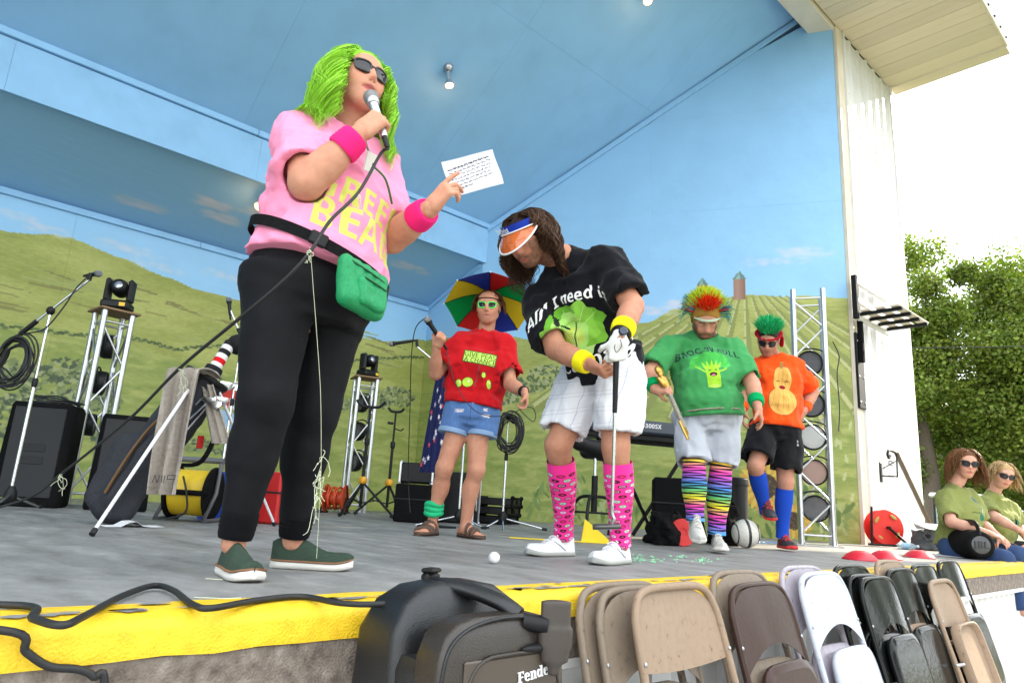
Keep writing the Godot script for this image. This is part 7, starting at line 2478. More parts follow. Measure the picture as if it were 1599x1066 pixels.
func golf_bag() -> void:
	var lo := V(1.0, 0.0, -4.36)
	var hi := V(1.37, 0.86, -4.19)
	var t := thing("golf_bag", "black stand bag with golf irons, tilted on two white legs", "golf bag", lo)
	var ax := (hi - lo).normalized()
	var nav := noisy([[0.0, Color(0.012, 0.013, 0.018)], [1.0, Color(0.022, 0.024, 0.032)]], 0.3, 0.8, 0.05, false, bump_tex(0.3, 6.0, 128, 45), 0.6)
	var side := ax.cross(V(-0.65, 0, 0.75)).normalized()
	var out := side.cross(ax).normalized()
	var f := SDF.new(V(0.65, -0.02, -4.75), V(1.75, 1.1, -3.8), 0.013)
	f.cap(lo + ax * 0.10 + V(0, 0.02, 0), hi - ax * 0.02, 0.115, 0.125, 0.02)
	f.cap(lo + ax * 0.12 - side * 0.10 + out * 0.03, lo + ax * 0.42 - side * 0.12 + out * 0.04, 0.07, 0.075, 0.04)
	f.cap(lo + ax * 0.15 + out * 0.09, lo + ax * 0.5 + out * 0.10, 0.06, 0.055, 0.03)
	f.ripple(folds(3, 6.0), 0.014)
	f.plane(hi, ax)
	f.cut(hi - ax * 0.06, hi + ax * 0.1, 0.098, 0.105, 0.006)
	f.plane(V(1, 0.004, -4.4), Vector3.DOWN)
	garment("bag_body", f.arrays(), nav, t)
	obj("tan_stripe", MB.new(lo).tube(spline([lo + ax * 0.16 + out * 0.155 - side * 0.02, lo + ax * 0.35 + out * 0.168 - side * 0.03, lo + ax * 0.52 + out * 0.165 - side * 0.03, lo + ax * 0.62 + out * 0.13 - side * 0.03], 5), 0.016, 6, side, true, 0.4).mesh(), mat(Color(0.16, 0.085, 0.03), 0.8), t)
	obj("rim", MB.new(lo).lathe(hi - ax * 0.03, ax, [[0.118, 0], [0.132, 0.006], [0.134, 0.03], [0.122, 0.036], [0.108, 0.03]], 26).mesh(), M.black_plastic, t)
	for l in [[hi - ax * 0.04 + out * 0.12, V(0.753, 0.000, -3.427)], [hi - ax * 0.05 + side * 0.12, V(2.025, 0.000, -4.458)]]:
		var d: Vector3 = (l[1] - l[0]).normalized()
		obj("leg", MB.new(lo).rod(l[0] - d * 0.03, l[1] + V(0, 0.012, 0), 0.0095, 0.008).mesh(), M.white_shoe, t)
		obj("foot", MB.new(lo).rod(l[1] - d * 0.03 + V(0, 0.01, 0), l[1] + V(0, 0.010, 0), 0.012, 0.013).mesh(), M.rubber, t)
	obj("strap", MB.new(lo).tube(spline([hi - ax * 0.1 + side * 0.13, hi - ax * 0.2 + side * 0.22, hi - ax * 0.42 + side * 0.26, hi - ax * 0.5 + side * 0.16], 5), 0.03, 6, ax, true, 0.35).mesh(), M.black_matte, t)
	obj("red_buckle", MB.new(lo).box(V(1.380, 0.480, -4.170), V(0.035, 0.075, 0.02), 0.005).mesh(), mat(Color(0.6, 0.01, 0.01), 0.5), t)
	var spots := ["steel golf iron at the top left of the golf bag", "steel golf iron beside the towel fold in the golf bag", "steel golf iron low in the middle of the golf bag", "steel golf iron between two others low in the golf bag", "steel golf iron at the low right of the golf bag", "steel golf iron standing at the right rim of the golf bag", "steel golf iron farthest right in the golf bag"]
	var heads := [V(1.233, 0.823, -4.150), V(1.270, 0.797, -4.130), V(1.318, 0.719, -4.080), V(1.347, 0.700, -4.060), V(1.375, 0.725, -4.050), V(1.438, 0.836, -4.180), V(1.491, 0.838, -4.200)]
	for k in heads.size():
		var h: Vector3 = heads[k]
		var ct := thing("golf_iron", spots[k], "golf club", h, "golf clubs in the bag")
		var foot := lo + ax * 0.30 + side * (0.05 * sin(k * 2.0)) + out * (0.04 * cos(k * 2.0))
		var sd := (h - foot).normalized()
		obj("shaft", MB.new(h).rod(foot, h, 0.0055, 0.0065).mesh(), M.chrome, ct)
		var bx := V(0.55, -0.35, 0.35).normalized().rotated(sd, 0.25 * sin(k * 1.7))
		var rings := []
		for i in 7:
			var u := i / 6.0
			var hh := lerpf(0.018, 0.052, u) * (1.0 if i < 6 else 0.6)
			var c := h + bx * (0.075 * u)
			var th := 0.011 * (1.0 - 0.5 * u)
			var nn := bx.cross(sd).normalized()
			rings.append(PackedVector3Array([c - sd * hh * 0.15 + nn * th, c + sd * hh + nn * th * 0.4, c + sd * hh - nn * th * 0.4, c - sd * hh * 0.15 - nn * th]))
		obj("club_head", MB.new(h).loft(rings).mesh(), M.chrome, ct)
	var dc := thing("driver_cover", "striped knitted head cover with black top rising from the golf bag", "head cover", V(1.402, 0.824, -4.200))
	var pa := V(1.381, 0.867, -4.200)
	var pb := V(1.483, 1.098, -4.220)
	for k in 8:
		var a := pa.lerp(pb, k / 8.0)
		var c := pa.lerp(pb, (k + 1) / 8.0)
		var rr := 0.052 if k < 2 else 0.036
		obj("stripe", MB.new(dc.position).lathe(a, c - a, [[rr * 0.96, 0], [rr, 0.004], [rr, a.distance_to(c) - 0.003], [rr * 0.96, a.distance_to(c)]], 16).mesh(), cloth_mat([Color(0.62, 0.60, 0.60), Color(0.015, 0.015, 0.018), Color(0.62, 0.60, 0.60), Color(0.5, 0.01, 0.015), Color(0.62, 0.60, 0.60), Color(0.015, 0.015, 0.018), Color(0.62, 0.60, 0.60), Color(0.015, 0.015, 0.018)][k], 0.95, null, 60.0), dc)
	obj("cover_top", MB.new(dc.position).ball(V(1.535, 1.096, -4.220), V(0.075, 0.065, 0.075)).mesh(), cloth_mat(Color(0.012, 0.012, 0.014), 0.8), dc)
	var tm := noisy([[0.0, Color(0.30, 0.26, 0.22)], [1.0, Color(0.42, 0.37, 0.32)]], 0.25, 0.95, 0.04, false, bump_tex(0.4, 10.0, 128, 66), 0.8)
	var rows := []
	for r in 22:
		var v := r / 21.0
		var row := PackedVector3Array()
		for c in 14:
			var u := c / 13.0 - 0.5
			var p: Vector3
			if v < 0.25:
				p = V(1.341, 0.846, -4.120).lerp(V(1.185, 0.857, -4.050), v / 0.25) + V(0, 0.03 * sin(v * 12.0), 0)
			else:
				p = V(1.185, 0.857, -4.050).lerp(V(1.169, 0.179, -3.960), (v - 0.25) / 0.75)
			var wd := lerpf(0.20, 0.135, v)
			p += V(0.74, 0.04, 0.66) * (u * wd) + V(-0.6, 0, 0.7) * (0.034 * sin(u * 13.0 + v * 2.0) + 0.014 * sin(u * 29.0 - v * 3.0))
			row.append(p)
		rows.append(row)
	var tw := thing("golf_towel", "beige towel draped over the golf bag", "towel", V(1.169, 0.179, -3.960))
	obj("cloth", MB.new(tw.position).sheet(rows, 0.006).mesh(), tm, tw)
	var ink := mat(Color(0.03, 0.03, 0.035), 0.9)
	var lp := V(1.161, 0.258, -3.945)
	var lx := V(0.74, 0.04, 0.66).normalized()
	var lm := MB.new(tw.position)
	for q in [[[-0.055, -0.02], [-0.045, 0.02], [-0.03, -0.02], [-0.02, 0.02]], [[-0.008, -0.02], [-0.008, 0.02]], [[0.006, -0.02], [0.006, 0.02]], [[0.02, 0.0], [0.06, 0.0], [0.06, 0.02], [0.02, 0.02], [0.02, -0.005]]]:
		for i in q.size() - 1:
			lm.rod(lp + lx * q[i][0] + V(0, q[i][1], 0) + V(-0.02, 0, 0.025), lp + lx * q[i + 1][0] + V(0, q[i + 1][1], 0) + V(-0.02, 0, 0.025), 0.002, 0.002, 5)
	obj("stitched_logo", lm.mesh(), ink, tw)
	var r2 := []
	for r in 12:
		var v := r / 11.0
		var row := PackedVector3Array()
		for c in 9:
			var u := c / 8.0 - 0.5
			row.append(V(1.334, 0.803, -4.080).lerp(V(1.435, 0.474, -4.000), v) + V(0.74, 0.04, 0.66) * (u * 0.10 * (0.7 + 0.4 * v)) + V(-0.6, 0, 0.7) * (0.014 * sin(u * 14.0)))
		r2.append(row)
	obj("cloth", MB.new(tw.position).sheet(r2, 0.006).mesh(), tm, tw)
	var pg := V(1.100, 0.000, -4.180)
	var pr := []
	for r in 5:
		var row := PackedVector3Array()
		for c in 9:
			var u := c / 8.0 - 0.5
			row.append(pg + V(u * 0.30, 0.004 + 0.035 * maxf(0.0, 1.0 - absf(u + 0.05) * 5.0), (r / 4.0 - 0.5) * 0.16 - u * 0.05))
		pr.append(row)
	tag(obj("folded_paper", MB.new(pg).sheet(pr, 0.001).mesh(), M.paper, self, pg), "folded white paper lying on stage under the golf bag", "paper")

func gear() -> void:
	M.lamp_glass = mat(Color(0.35, 0.36, 0.40), 0.08, 0.6)
	M.par_dark = mat(Color(0.16, 0.16, 0.17), 0.25, 0.6, {"normal_enabled": true, "normal_texture": bump_tex(0.35, 14.0, 128, 14, FastNoiseLite.TYPE_CELLULAR), "uv1_triplanar": true, "uv1_scale": V(12, 12, 12)})
	M.par_white = mat(Color(0.62, 0.63, 0.62), 0.35, 0.2, {"normal_enabled": true, "normal_texture": M.par_dark.normal_texture, "uv1_triplanar": true, "uv1_scale": V(12, 12, 12)})
	M.par_pink = mat(Color(0.50, 0.34, 0.29), 0.3, 0.3, {"normal_enabled": true, "normal_texture": M.par_dark.normal_texture, "uv1_triplanar": true, "uv1_scale": V(12, 12, 12)})
	var B := V(-0.65, 0.0, 0.75)
	mic_stand("boom microphone stand with big cable coil at the far left", V(0.72, 0, -5.63), 1.36, [V(0.975, 0.000, -6.084), V(0.448, 0.000, -4.467), V(0.662, 0.000, -6.426)], [V(0.616, 1.216, -5.724), V(0.889, 1.604, -5.477)], true, V(0.581, 0.999, -5.715))
	microphone("microphone on boom of the far left stand", V(0.926, 1.650, -5.444), V(0.887, 1.666, -5.641), M.black_plastic, M.black_plastic)
	cable("stand_cable", "black cable drooping along the far left microphone boom", [V(0.873, 1.622, -5.492), V(0.821, 1.524, -5.499), V(0.776, 1.380, -5.539), V(0.709, 1.229, -5.613), V(0.624, 1.185, -5.690)], 0.005, M.cable)
	moving_head("moving head light on the truss behind the left loudspeakers", V(1.40, 1.757, -7.05), 1.0, V(-0.5, 0, 0.85))
	truss("short aluminium truss with black lamps behind the left loudspeakers", V(1.40, 0, -7.10), 1.72, 0.235, 4, 0.12, true, [[1.42, 0.02, 0.0, 1.0, 0.1, 0.4, 0.11, M.par_dark], [1.08, 0.02, 0.0, 1.0, -0.1, 0.5, 0.11, M.par_dark], [0.70, 0.0, 0.0, 1.0, 0.0, 0.5, 0.10, M.par_dark]])
	speaker_cab("black loudspeaker with moulded handles at the left edge", V(0.98, 0, -6.45), 0.46, 0.78, 0.36, -0.55)
	speaker_cab("black loudspeaker half hidden behind the golf bag", V(1.52, 0, -6.25), 0.44, 0.74, 0.36, -0.35)
	var ct := thing("coiled_cable", "coil of black cable on top of the left loudspeaker", "cable", V(0.98, 0.785, -6.45))
	coil(ct, "cable_loops", V(0.98, 0.80, -6.45), V(0.05, 1, 0), 0.16, 8, M.cable, 0.006, 3)
	golf_bag()
	var yc := V(1.62, 0.185, -4.86)
	var yx := V(0.74, 0, 0.67)
	var yz := V(-0.67, 0, 0.74)
	var yr := thing("cable_drum", "yellow drum in a grey frame beside the golf bag", "cable reel", V(1.62, 0, -4.86))
	obj("drum", MB.new(yr.position).lathe(yc - yx * 0.12, yx, [[0.13, 0], [0.148, 0.01], [0.148, 0.10], [0.143, 0.115], [0.148, 0.13], [0.148, 0.23], [0.13, 0.24]], 30).mesh(), mat(Color(0.66, 0.44, 0.012), 0.45), yr)
	for s: float in [-1.0, 1.0]:
		obj("end_plate", MB.new(yr.position).lathe(yc + yx * (0.128 * s - 0.008), yx, [[0.15, 0], [0.172, 0.003], [0.172, 0.013], [0.15, 0.016]], 28).mesh(), M.black_matte, yr)
		obj("frame_side", MB.new(yr.position).tube(PackedVector3Array([V(1.62, 0.016, -4.86) + yx * 0.155 * s - yz * 0.16, V(1.62, 0.016, -4.86) + yx * 0.155 * s + yz * 0.16, yc + yx * 0.155 * s + yz * 0.02, V(1.62, 0.40, -4.86) + yx * 0.155 * s]), 0.014, 8).mesh(), mat(Color(0.10, 0.105, 0.11), 0.5), yr)
	obj("carry_bar", MB.new(yr.position).rod(V(1.62, 0.40, -4.86) - yx * 0.17, V(1.62, 0.40, -4.86) + yx * 0.17, 0.020).mesh(), mat(Color(0.10, 0.105, 0.11), 0.5), yr)
	obj("crossbar", MB.new(yr.position).rod(yc - yx * 0.17 + yz * 0.155, yc + yx * 0.17 + yz * 0.155, 0.018).mesh(), M.black_matte, yr)
	obj("loose_lead", MB.new(yr.position).tube(spline([yc + yz * 0.15 - yx * 0.02 + V(0, 0.10, 0), yc + yz * 0.18 + yx * 0.03, yc + yz * 0.17 + yx * 0.04 - V(0, 0.12, 0), yc + yz * 0.2 - yx * 0.06 - V(0, 0.17, 0)], 5), 0.007, 6).mesh(), M.cable, yr)
	var bn := thing("blue_bin", "stacked blue plastic bins behind the pink woman's leg", "bin", V(1.888, 0.000, -5.169))
	for k in 2:
		var g: Vector3 = bn.position + V(0, 0.17 * k, 0)
		var rg := []
		for y in [[0.0, 0.10], [0.13, 0.125], [0.15, 0.135], [0.168, 0.135]]:
			var ring := PackedVector3Array()
			for q in 16:
				var a := TAU * q / 16
				ring.append(g + V(signf(cos(a)) * pow(absf(cos(a)), 0.5) * y[1], y[0], -signf(sin(a)) * pow(absf(sin(a)), 0.5) * y[1]))
			rg.append(ring)
		obj("bin", MB.new(bn.position).loft(rg).mesh(), mat(Color(0.01, 0.05, 0.34), 0.4), bn)
	mic_stand("straight microphone stand behind the pink woman's hip", V(2.16, 0, -5.9), 1.50, [V(2.106, 0.000, -6.276), V(2.238, 0.000, -5.763), V(2.426, 0.000, -6.594)], [V(2.16, 1.50, -5.9), V(2.045, 1.773, -6.004)], true)
	microphone("microphone on the stand behind the pink woman's hip", V(2.038, 1.831, -6.010), V(2.062, 1.693, -5.988), M.black_plastic, M.black_plastic)
	case_box("red_crate", "red plastic crate behind the pink woman's legs", V(2.178, 0.000, -4.842), V(0.30, 0.36, 0.28), 0.5, mat(Color(0.46, 0.008, 0.008), 0.5), null, "crate")
	truss("short aluminium truss with black lamps in the back corner", V(4.48, 0, -7.72), 1.66, 0.235, 4, -0.3, true, [[1.35, -0.05, 0.0, -1.0, 0.0, 0.4, 0.11, M.par_dark], [1.0, -0.05, 0.0, -1.0, 0.0, 0.4, 0.12, M.par_dark], [0.62, -0.05, 0.0, -1.0, 0.0, 0.4, 0.12, M.par_dark]])
	moving_head("moving head light on the truss in the back corner", V(4.48, 1.697, -7.70), 1.0, V(0.2, 0, 1))
	cable_reel("orange cord reel on stage behind the pink woman", V(4.048, 0.000, -7.381) + V(0.0, 0.17, 0), V(0.70, 0, 0.7), 0.16, 0.22, mat(Color(0.50, 0.05, 0.012), 0.5), mat(Color(0.62, 0.075, 0.015), 0.5), true)
	for k in 2:
		var g: Vector3 = [V(3.92, 0, -6.60), V(4.42, 0, -6.86)][k]
		var top: float = [1.18, 1.20][k]
		var t := thing("tripod_stand", ["black tripod stand with yellow collar in front of the back corner truss", "black tripod stand with yellow collar and top yoke left of the flight case"][k], "stand", g, "black tripod stands")
		obj("pole", MB.new(g).rod(g + V(0, 0.10, 0), g + V(0, top * 0.66, 0), 0.017).rod(g + V(0, top * 0.6, 0), g + V(0, top, 0), 0.012).mesh(), M.black_plastic, t)
		obj("collar", MB.new(g).lathe(g + V(0, 0.34, 0), Vector3.UP, [[0.02, 0], [0.045, 0.01], [0.045, 0.06], [0.022, 0.08]], 12).mesh(), mat(Color(0.62, 0.30, 0.01), 0.5), t)
		obj("clamp", MB.new(g).lathe(g + V(0, top * 0.64, 0), Vector3.UP, [[0.018, 0], [0.028, 0.01], [0.028, 0.07], [0.018, 0.08]], 12).mesh(), M.black_plastic, t)
		for q in 3:
			var a := TAU * q / 3 + 0.6 + k
			var foot := g + V(cos(a) * 0.36, 0.0, sin(a) * 0.36)
			obj("leg", MB.new(g).rod(g + V(0, 0.36, 0), foot + V(0, 0.015, 0), 0.013).mesh(), M.black_plastic, t)
			obj("foot", MB.new(g).rod(foot + V(cos(a) * -0.04, 0.03, sin(a) * -0.04), foot + V(0, 0.016, 0), 0.018, 0.02).mesh(), M.rubber, t)
			obj("stay", MB.new(g).rod(g + V(0, 0.14, 0), g.lerp(foot, 0.5) + V(0, 0.18, 0), 0.007).mesh(), M.black_plastic, t)
		obj("yoke", MB.new(g).tube(spline([g + V(-0.12, top + 0.06, -0.10), g + V(-0.08, top, -0.06), g + V(0, top - 0.01, 0), g + V(0.08, top, 0.06), g + V(0.12, top + 0.06, 0.10)] if k == 0 else [g + V(-0.07, top + 0.04, -0.06), g + V(-0.04, top, -0.03), g + V(0.04, top, 0.03), g + V(0.07, top + 0.04, 0.06)], 4), 0.016, 7).mesh(), M.black_plastic, t)
		if k == 1:
			obj("side_hook", MB.new(g).tube(spline([g + V(0.01, top - 0.2, 0), g + V(0.06, top - 0.22, 0.05), g + V(0.08, top - 0.19, 0.07)], 4), 0.008, 6).box(g + V(-0.04, top - 0.14, -0.03), V(0.07, 0.03, 0.03), 0.004).mesh(), M.black_plastic, t)
	case_box("black_case", "black hard case under the flight case left of red woman", V(4.040, 0.000, -5.716), V(0.58, 0.36, 0.34), 0.72, M.black_matte, null)
	case_box("flight_case", "silver edged black flight case stacked on the black case", V(4.071, 0.000, -5.728) + V(0.0, 0.367, 0), V(0.50, 0.20, 0.32), 0.72, M.black_plastic, M.alu)
	case_box("rack_unit", "black amplifier rack behind legs of the woman in red", V(4.633, 0.000, -5.840), V(0.40, 0.52, 0.40), 0.72, M.black_plastic, M.alu)
	for k in 3:
		case_box("flat_case", ["lowest of three flat black cases behind the woman in red", "middle one of three flat black cases behind the woman in red", "topmost of three flat black cases behind the woman in red"][k], V(5.232, 0.000, -5.953) + V(0.02 * k, 0.098 * k, 0.03 * k), V(0.62, 0.09, 0.40), 0.5 + 0.08 * k, M.black_plastic, M.black_matte)
	var fp := Print.new(256, 512, Color(0.012, 0.016, 0.07), 512.0)
	rng.seed = 77
	for k in 34:
		var p := V2(rng.randf_range(-0.24, 0.24), rng.randf_range(-0.49, 0.49))
		var star := PackedVector2Array()
		for q in 10:
			star.append(p + V2(0, 0.034 if q % 2 == 0 else 0.014).rotated(TAU * q / 10.0 + k))
		fp.poly(star, Color(0.62, 0.60, 0.64) if k % 4 else Color(0.55, 0.06, 0.10))
	var fm := cloth_mat(Color.WHITE, 0.85, fp.tex())
	var fr := []
	for r in 18:
		var v := r / 17.0
		var row := PackedVector3Array()
		for c in 16:
			var u := c / 15.0 - 0.5
			row.append(V(3.561, 1.332, -4.830).lerp(V(3.549, 0.450, -4.841), v) + V(0.72, 0, 0.66) * (u * (0.12 + 0.12 * v)) + V(-0.66, 0, 0.72) * (0.05 * cos(u * 3.1) + 0.014 * sin(u * 26.0 + v * 3.0)))
		fr.append(row)
	var ft := thing("star_cloth", "navy cloth with white stars hanging behind the woman in red", "cloth", V(3.589, 0.335, -4.805))
	obj("cloth", MB.new(ft.position).sheet(fr, 0.004).mesh(), fm, ft)
	obj("hanger", MB.new(ft.position).rod(V(ft.position.x + 0.04, 0.0, ft.position.z - 0.03), V(3.583, 1.350, -4.851), 0.012).box(V(ft.position.x + 0.04, 0.008, ft.position.z - 0.03), V(0.24, 0.014, 0.24), 0.004).mesh(), M.black_plastic, ft)
	mic_stand("chrome boom microphone stand behind the woman in red", V(3.95, 0, -4.95), 1.32, [V(3.623, -0.031, -5.245), V(4.064, -0.004, -4.712), V(4.149, 0.039, -5.107)], [V(3.862, 1.330, -5.029), V(3.567, 1.625, -5.296)], true)
	microphone("microphone on boom left of the woman in red", V(3.391, 1.629, -5.454), V(3.541, 1.673, -5.319), M.black_plastic, M.black_plastic)
	mic_stand("chrome microphone stand with cable coil right of the woman in red", V(4.30, 0, -4.75), 1.02, [V(4.557, 0.011, -4.450), V(4.186, -0.006, -4.853), V(4.177, -0.032, -4.591)], [V(4.290, 1.022, -4.759), V(4.402, 0.900, -4.658)], true, V(4.285, 0.889, -4.723))
	var kc := V(5.0, 0.95, -3.75)
	var kb := thing("keyboard", "black stage piano on a folding stand behind the golfer", "keyboard", V(5.0, 0, -3.75))
	var kx := V(0.80, -0.02, 0.58).normalized()
	var kz := V(-0.58, 0, 0.80).normalized()
	var kB := Basis(kx, kz.cross(kx), kz).orthonormalized()
	obj("keyboard_body", MB.new(kb.position).box(kc, V(1.30, 0.12, 0.30), 0.02, kB).mesh(), mat(Color(0.045, 0.055, 0.075), 0.4), kb)
	obj("key_bed", MB.new(kb.position).box(kc + kB * V(0, -0.085, -0.02), V(1.22, 0.06, 0.24), 0.01, kB).mesh(), M.black_plastic, kb)
	for k in 2:
		var tm := TextMesh.new()
		var fo := SystemFont.new()
		fo.font_names = PackedStringArray(["Droid Sans"])
		fo.font_weight = 700
		tm.font = fo
		tm.text = ["RD-300SX", "Roland"][k]
		tm.font_size = 48
		tm.pixel_size = 0.0011
		tm.depth = 0.002
		var lo := obj("lettering", tm, mat(Color(0.7, 0.7, 0.72), 0.4), kb)
		lo.transform = Transform3D(kB, kc + kB * V([0.02, 0.36][k], 0.012, 0.152) - kb.position)
	for s: float in [-1.0, 1.0]:
		obj("stand_leg", MB.new(kb.position).rod(kc + kB * V(0.1 + 0.30 * s, -0.12, 0.0), V(kc.x, 0.02, kc.z) + kx * (0.1 + 0.42 * s) + kz * 0.2, 0.018).rod(kc + kB * V(0.1 + 0.36 * s, -0.12, -0.05), V(kc.x, 0.02, kc.z) + kx * (0.1 - 0.1 * s) - kz * 0.2, 0.018).mesh(), M.black_plastic, kb)
	obj("stand_arm", MB.new(kb.position).box(kc + kB * V(0.05, -0.125, 0), V(0.9, 0.03, 0.05), 0.006, kB).mesh(), M.black_plastic, kb)
	var sg := V(4.45, 0, -3.82)
	var st := thing("stool", "black saddle stool on chrome post behind the golfer's legs", "stool", sg)
	var f := SDF.new(sg + V(-0.35, 0.55, -0.35), sg + V(0.35, 0.95, 0.35), 0.012)
	f.cap(sg + V(-0.10, 0.76, -0.08), sg + V(0.12, 0.70, 0.08), 0.055, 0.085, 0.04)
	f.cap(sg + V(-0.13, 0.82, -0.10), sg + V(-0.11, 0.76, -0.08), 0.05, 0.05, 0.04)
	f.cap(sg + V(0.02, 0.70, -0.10), sg + V(0.14, 0.70, 0.15), 0.06, 0.06, 0.06)
	garment("seat", f.arrays(), M.black_plastic, st)
	obj("post", MB.new(sg).rod(sg + V(0.02, 0.36, 0), sg + V(0.02, 0.68, 0), 0.014).mesh(), M.chrome, st)
	obj("sleeve", MB.new(sg).rod(sg + V(0.02, 0.20, 0), sg + V(0.02, 0.50, 0), 0.026).mesh(), M.black_plastic, st)
	for q in 3:
		var a := TAU * q / 3 + 2.6
		obj("leg", MB.new(sg).tube(spline([sg + V(0.02, 0.33, 0), sg + V(cos(a) * 0.13, 0.32, sin(a) * 0.13), sg + V(cos(a) * 0.22, 0.22, sin(a) * 0.22), sg + V(cos(a) * 0.27, 0.012, sin(a) * 0.27)], 4), 0.014, 7).mesh(), M.black_plastic, st)
	obj("ring", MB.new(sg).tube(spline([sg + V(0.2, 0.2, 0), sg + V(0, 0.2, 0.2), sg + V(-0.2, 0.2, 0), sg + V(0, 0.2, -0.2), sg + V(0.2, 0.2, 0)], 5), 0.009, 6).mesh(), M.black_plastic, st)
	case_box("amplifier", "black combo amplifier under the keyboard behind the golfer", V(5.0, 0, -3.45), V(0.50, 0.52, 0.28), 0.66, M.black_matte, null, "amplifier")
	soft_bag("slumped black bag on the floor behind the golfer's leg", V(4.62, 0, -3.22), V(0.62, 0.24, 0.30), 0.66, M.black_matte, 9)
	soft_bag("small black bag under the keyboard stand", V(5.35, 0, -3.15), V(0.40, 0.34, 0.26), 0.66, M.black_matte, 19)
	var bin := V(5.639, 0.000, -3.221)
	var tb := thing("black_drum_case", "tall black drum hardware case behind the man in green", "case", bin)
	obj("tube", MB.new(bin).lathe(bin, Vector3.UP, [[0.12, 0], [0.125, 0.01], [0.125, 0.50], [0.12, 0.51]], 22).mesh(), M.black_plastic, tb)
	obj("lid", MB.new(bin).lathe(bin + V(0, 0.505, 0), Vector3.UP, [[0.133, 0], [0.133, 0.05], [0.12, 0.065], [0.02, 0.07]], 22).mesh(), M.black_plastic, tb)
	var dp := V(4.549, 0.000, -3.016)
	var dt := thing("disc_stack", "red and orange training discs standing beside the white trainers", "disc", dp)
	for k in 4:
		var dc: Vector3 = dp + V(0.0, 0.10, 0) + V(0.03, 0, -0.02) * k
		obj("disc", MB.new(dp).lathe(dc, V(-0.6, 0.12, 0.75), [[0.028, 0], [0.098, 0.0], [0.1, 0.006], [0.098, 0.012], [0.030, 0.010], [0.028, 0.004]], 26).mesh(), mat([Color(0.6, 0.015, 0.012), Color(0.70, 0.09, 0.01), Color(0.02, 0.28, 0.06), Color(0.6, 0.03, 0.01)][k], 0.45), dt)
	var wp := V(3.846, 0.000, -3.262)
	var wt := thing("yellow_wedge", "bright yellow folded card wedge on stage behind the golfer's shoes", "wedge", wp)
	var yl := mat(Color(0.76, 0.56, 0.01), 0.6)
	obj("upright", MB.new(wp).face([wp + V(-0.08, 0, -0.06), wp + V(-0.06, 0.16, -0.05), wp + V(0.08, 0.03, 0.05), wp + V(0.09, 0, 0.06)]).face([wp + V(-0.08, 0, -0.066), wp + V(0.09, 0, 0.054), wp + V(0.08, 0.03, 0.044), wp + V(-0.06, 0.16, -0.056)]).mesh(), yl, wt)
	obj("base_strip", MB.new(wp).box(wp + V(-0.22, 0.004, -0.2), V(0.62, 0.006, 0.07), 0.002, Basis(Vector3.UP, -0.72)).mesh(), yl, wt)
	var sb := V(5.179, 0.000, -2.853)
	var bt := thing("football", "white football with black band on stage before the orange man", "ball", sb)
	var bc := sb + V(0, 0.112, 0)
	var bm := noisy([[0.0, Color(0.42, 0.39, 0.34)], [0.5, Color(0.60, 0.57, 0.50)], [1.0, Color(0.66, 0.64, 0.58)]], 0.2, 0.45, 0.04)
	obj("cover", MB.new(sb).ball(bc, V(0.11, 0.11, 0.11), Basis.IDENTITY, 28, 18).mesh(), bm, bt)
	for k in 3:
		var ax := [V(0.75, 0.1, 0.66), V(0.60, 0.12, 0.78), V(0.92, 0.05, 0.4)][k] as Vector3
		ax = V(0.74, 0.08, 0.67)
		var off: float = [0.0, -0.078, 0.078][k]
		var rr := sqrt(0.1112 * 0.1112 - off * off)
		var w: float = [0.022, 0.010, 0.010][k]
		ax = ax.normalized()
		obj("black_band", MB.new(sb).lathe(bc + ax * (off - w * 0.5), ax, [[rr - 0.001, 0], [rr + 0.0005, w * 0.5], [rr - 0.001, w]], 30).mesh(), mat(Color(0.02, 0.02, 0.022), 0.45), bt)
	var tr := V(7.08, 0, -3.13)
	truss("tall aluminium truss tower with round lamps beside the man in orange", tr, 2.62, 0.29, 8, -1.1, false, [[1.86, 0.0, -0.02, -0.1, 0.0, 1.0, 0.135, M.par_dark], [1.42, 0.0, -0.02, 0.0, 0.0, 1.0, 0.135, M.par_dark], [1.08, 0.0, -0.02, 0.1, 0.0, 1.0, 0.135, M.par_white], [0.72, 0.0, -0.02, 0.0, -0.05, 1.0, 0.135, M.par_pink], [0.36, 0.0, -0.02, 0.05, -0.05, 1.0, 0.135, M.par_dark]])
	cable("truss_cable", "black cable hanging down the tall right truss", [V(7.25, 2.1, -2.95), V(7.32, 1.95, -2.92), V(7.27, 1.75, -2.93), V(7.29, 1.4, -2.93), V(7.26, 1.15, -2.94)], 0.006, M.cable)
	cable("floor_cable", "blue strip of cable on stage at the foot of the right truss", [V(5.598, 0.000, -3.485), V(6.209, 0.000, -3.452), V(6.899, 0.000, -3.415), V(7.381, 0.000, -3.360)], 0.012, mat(Color(0.05, 0.20, 0.42), 0.6))
	right_corner()

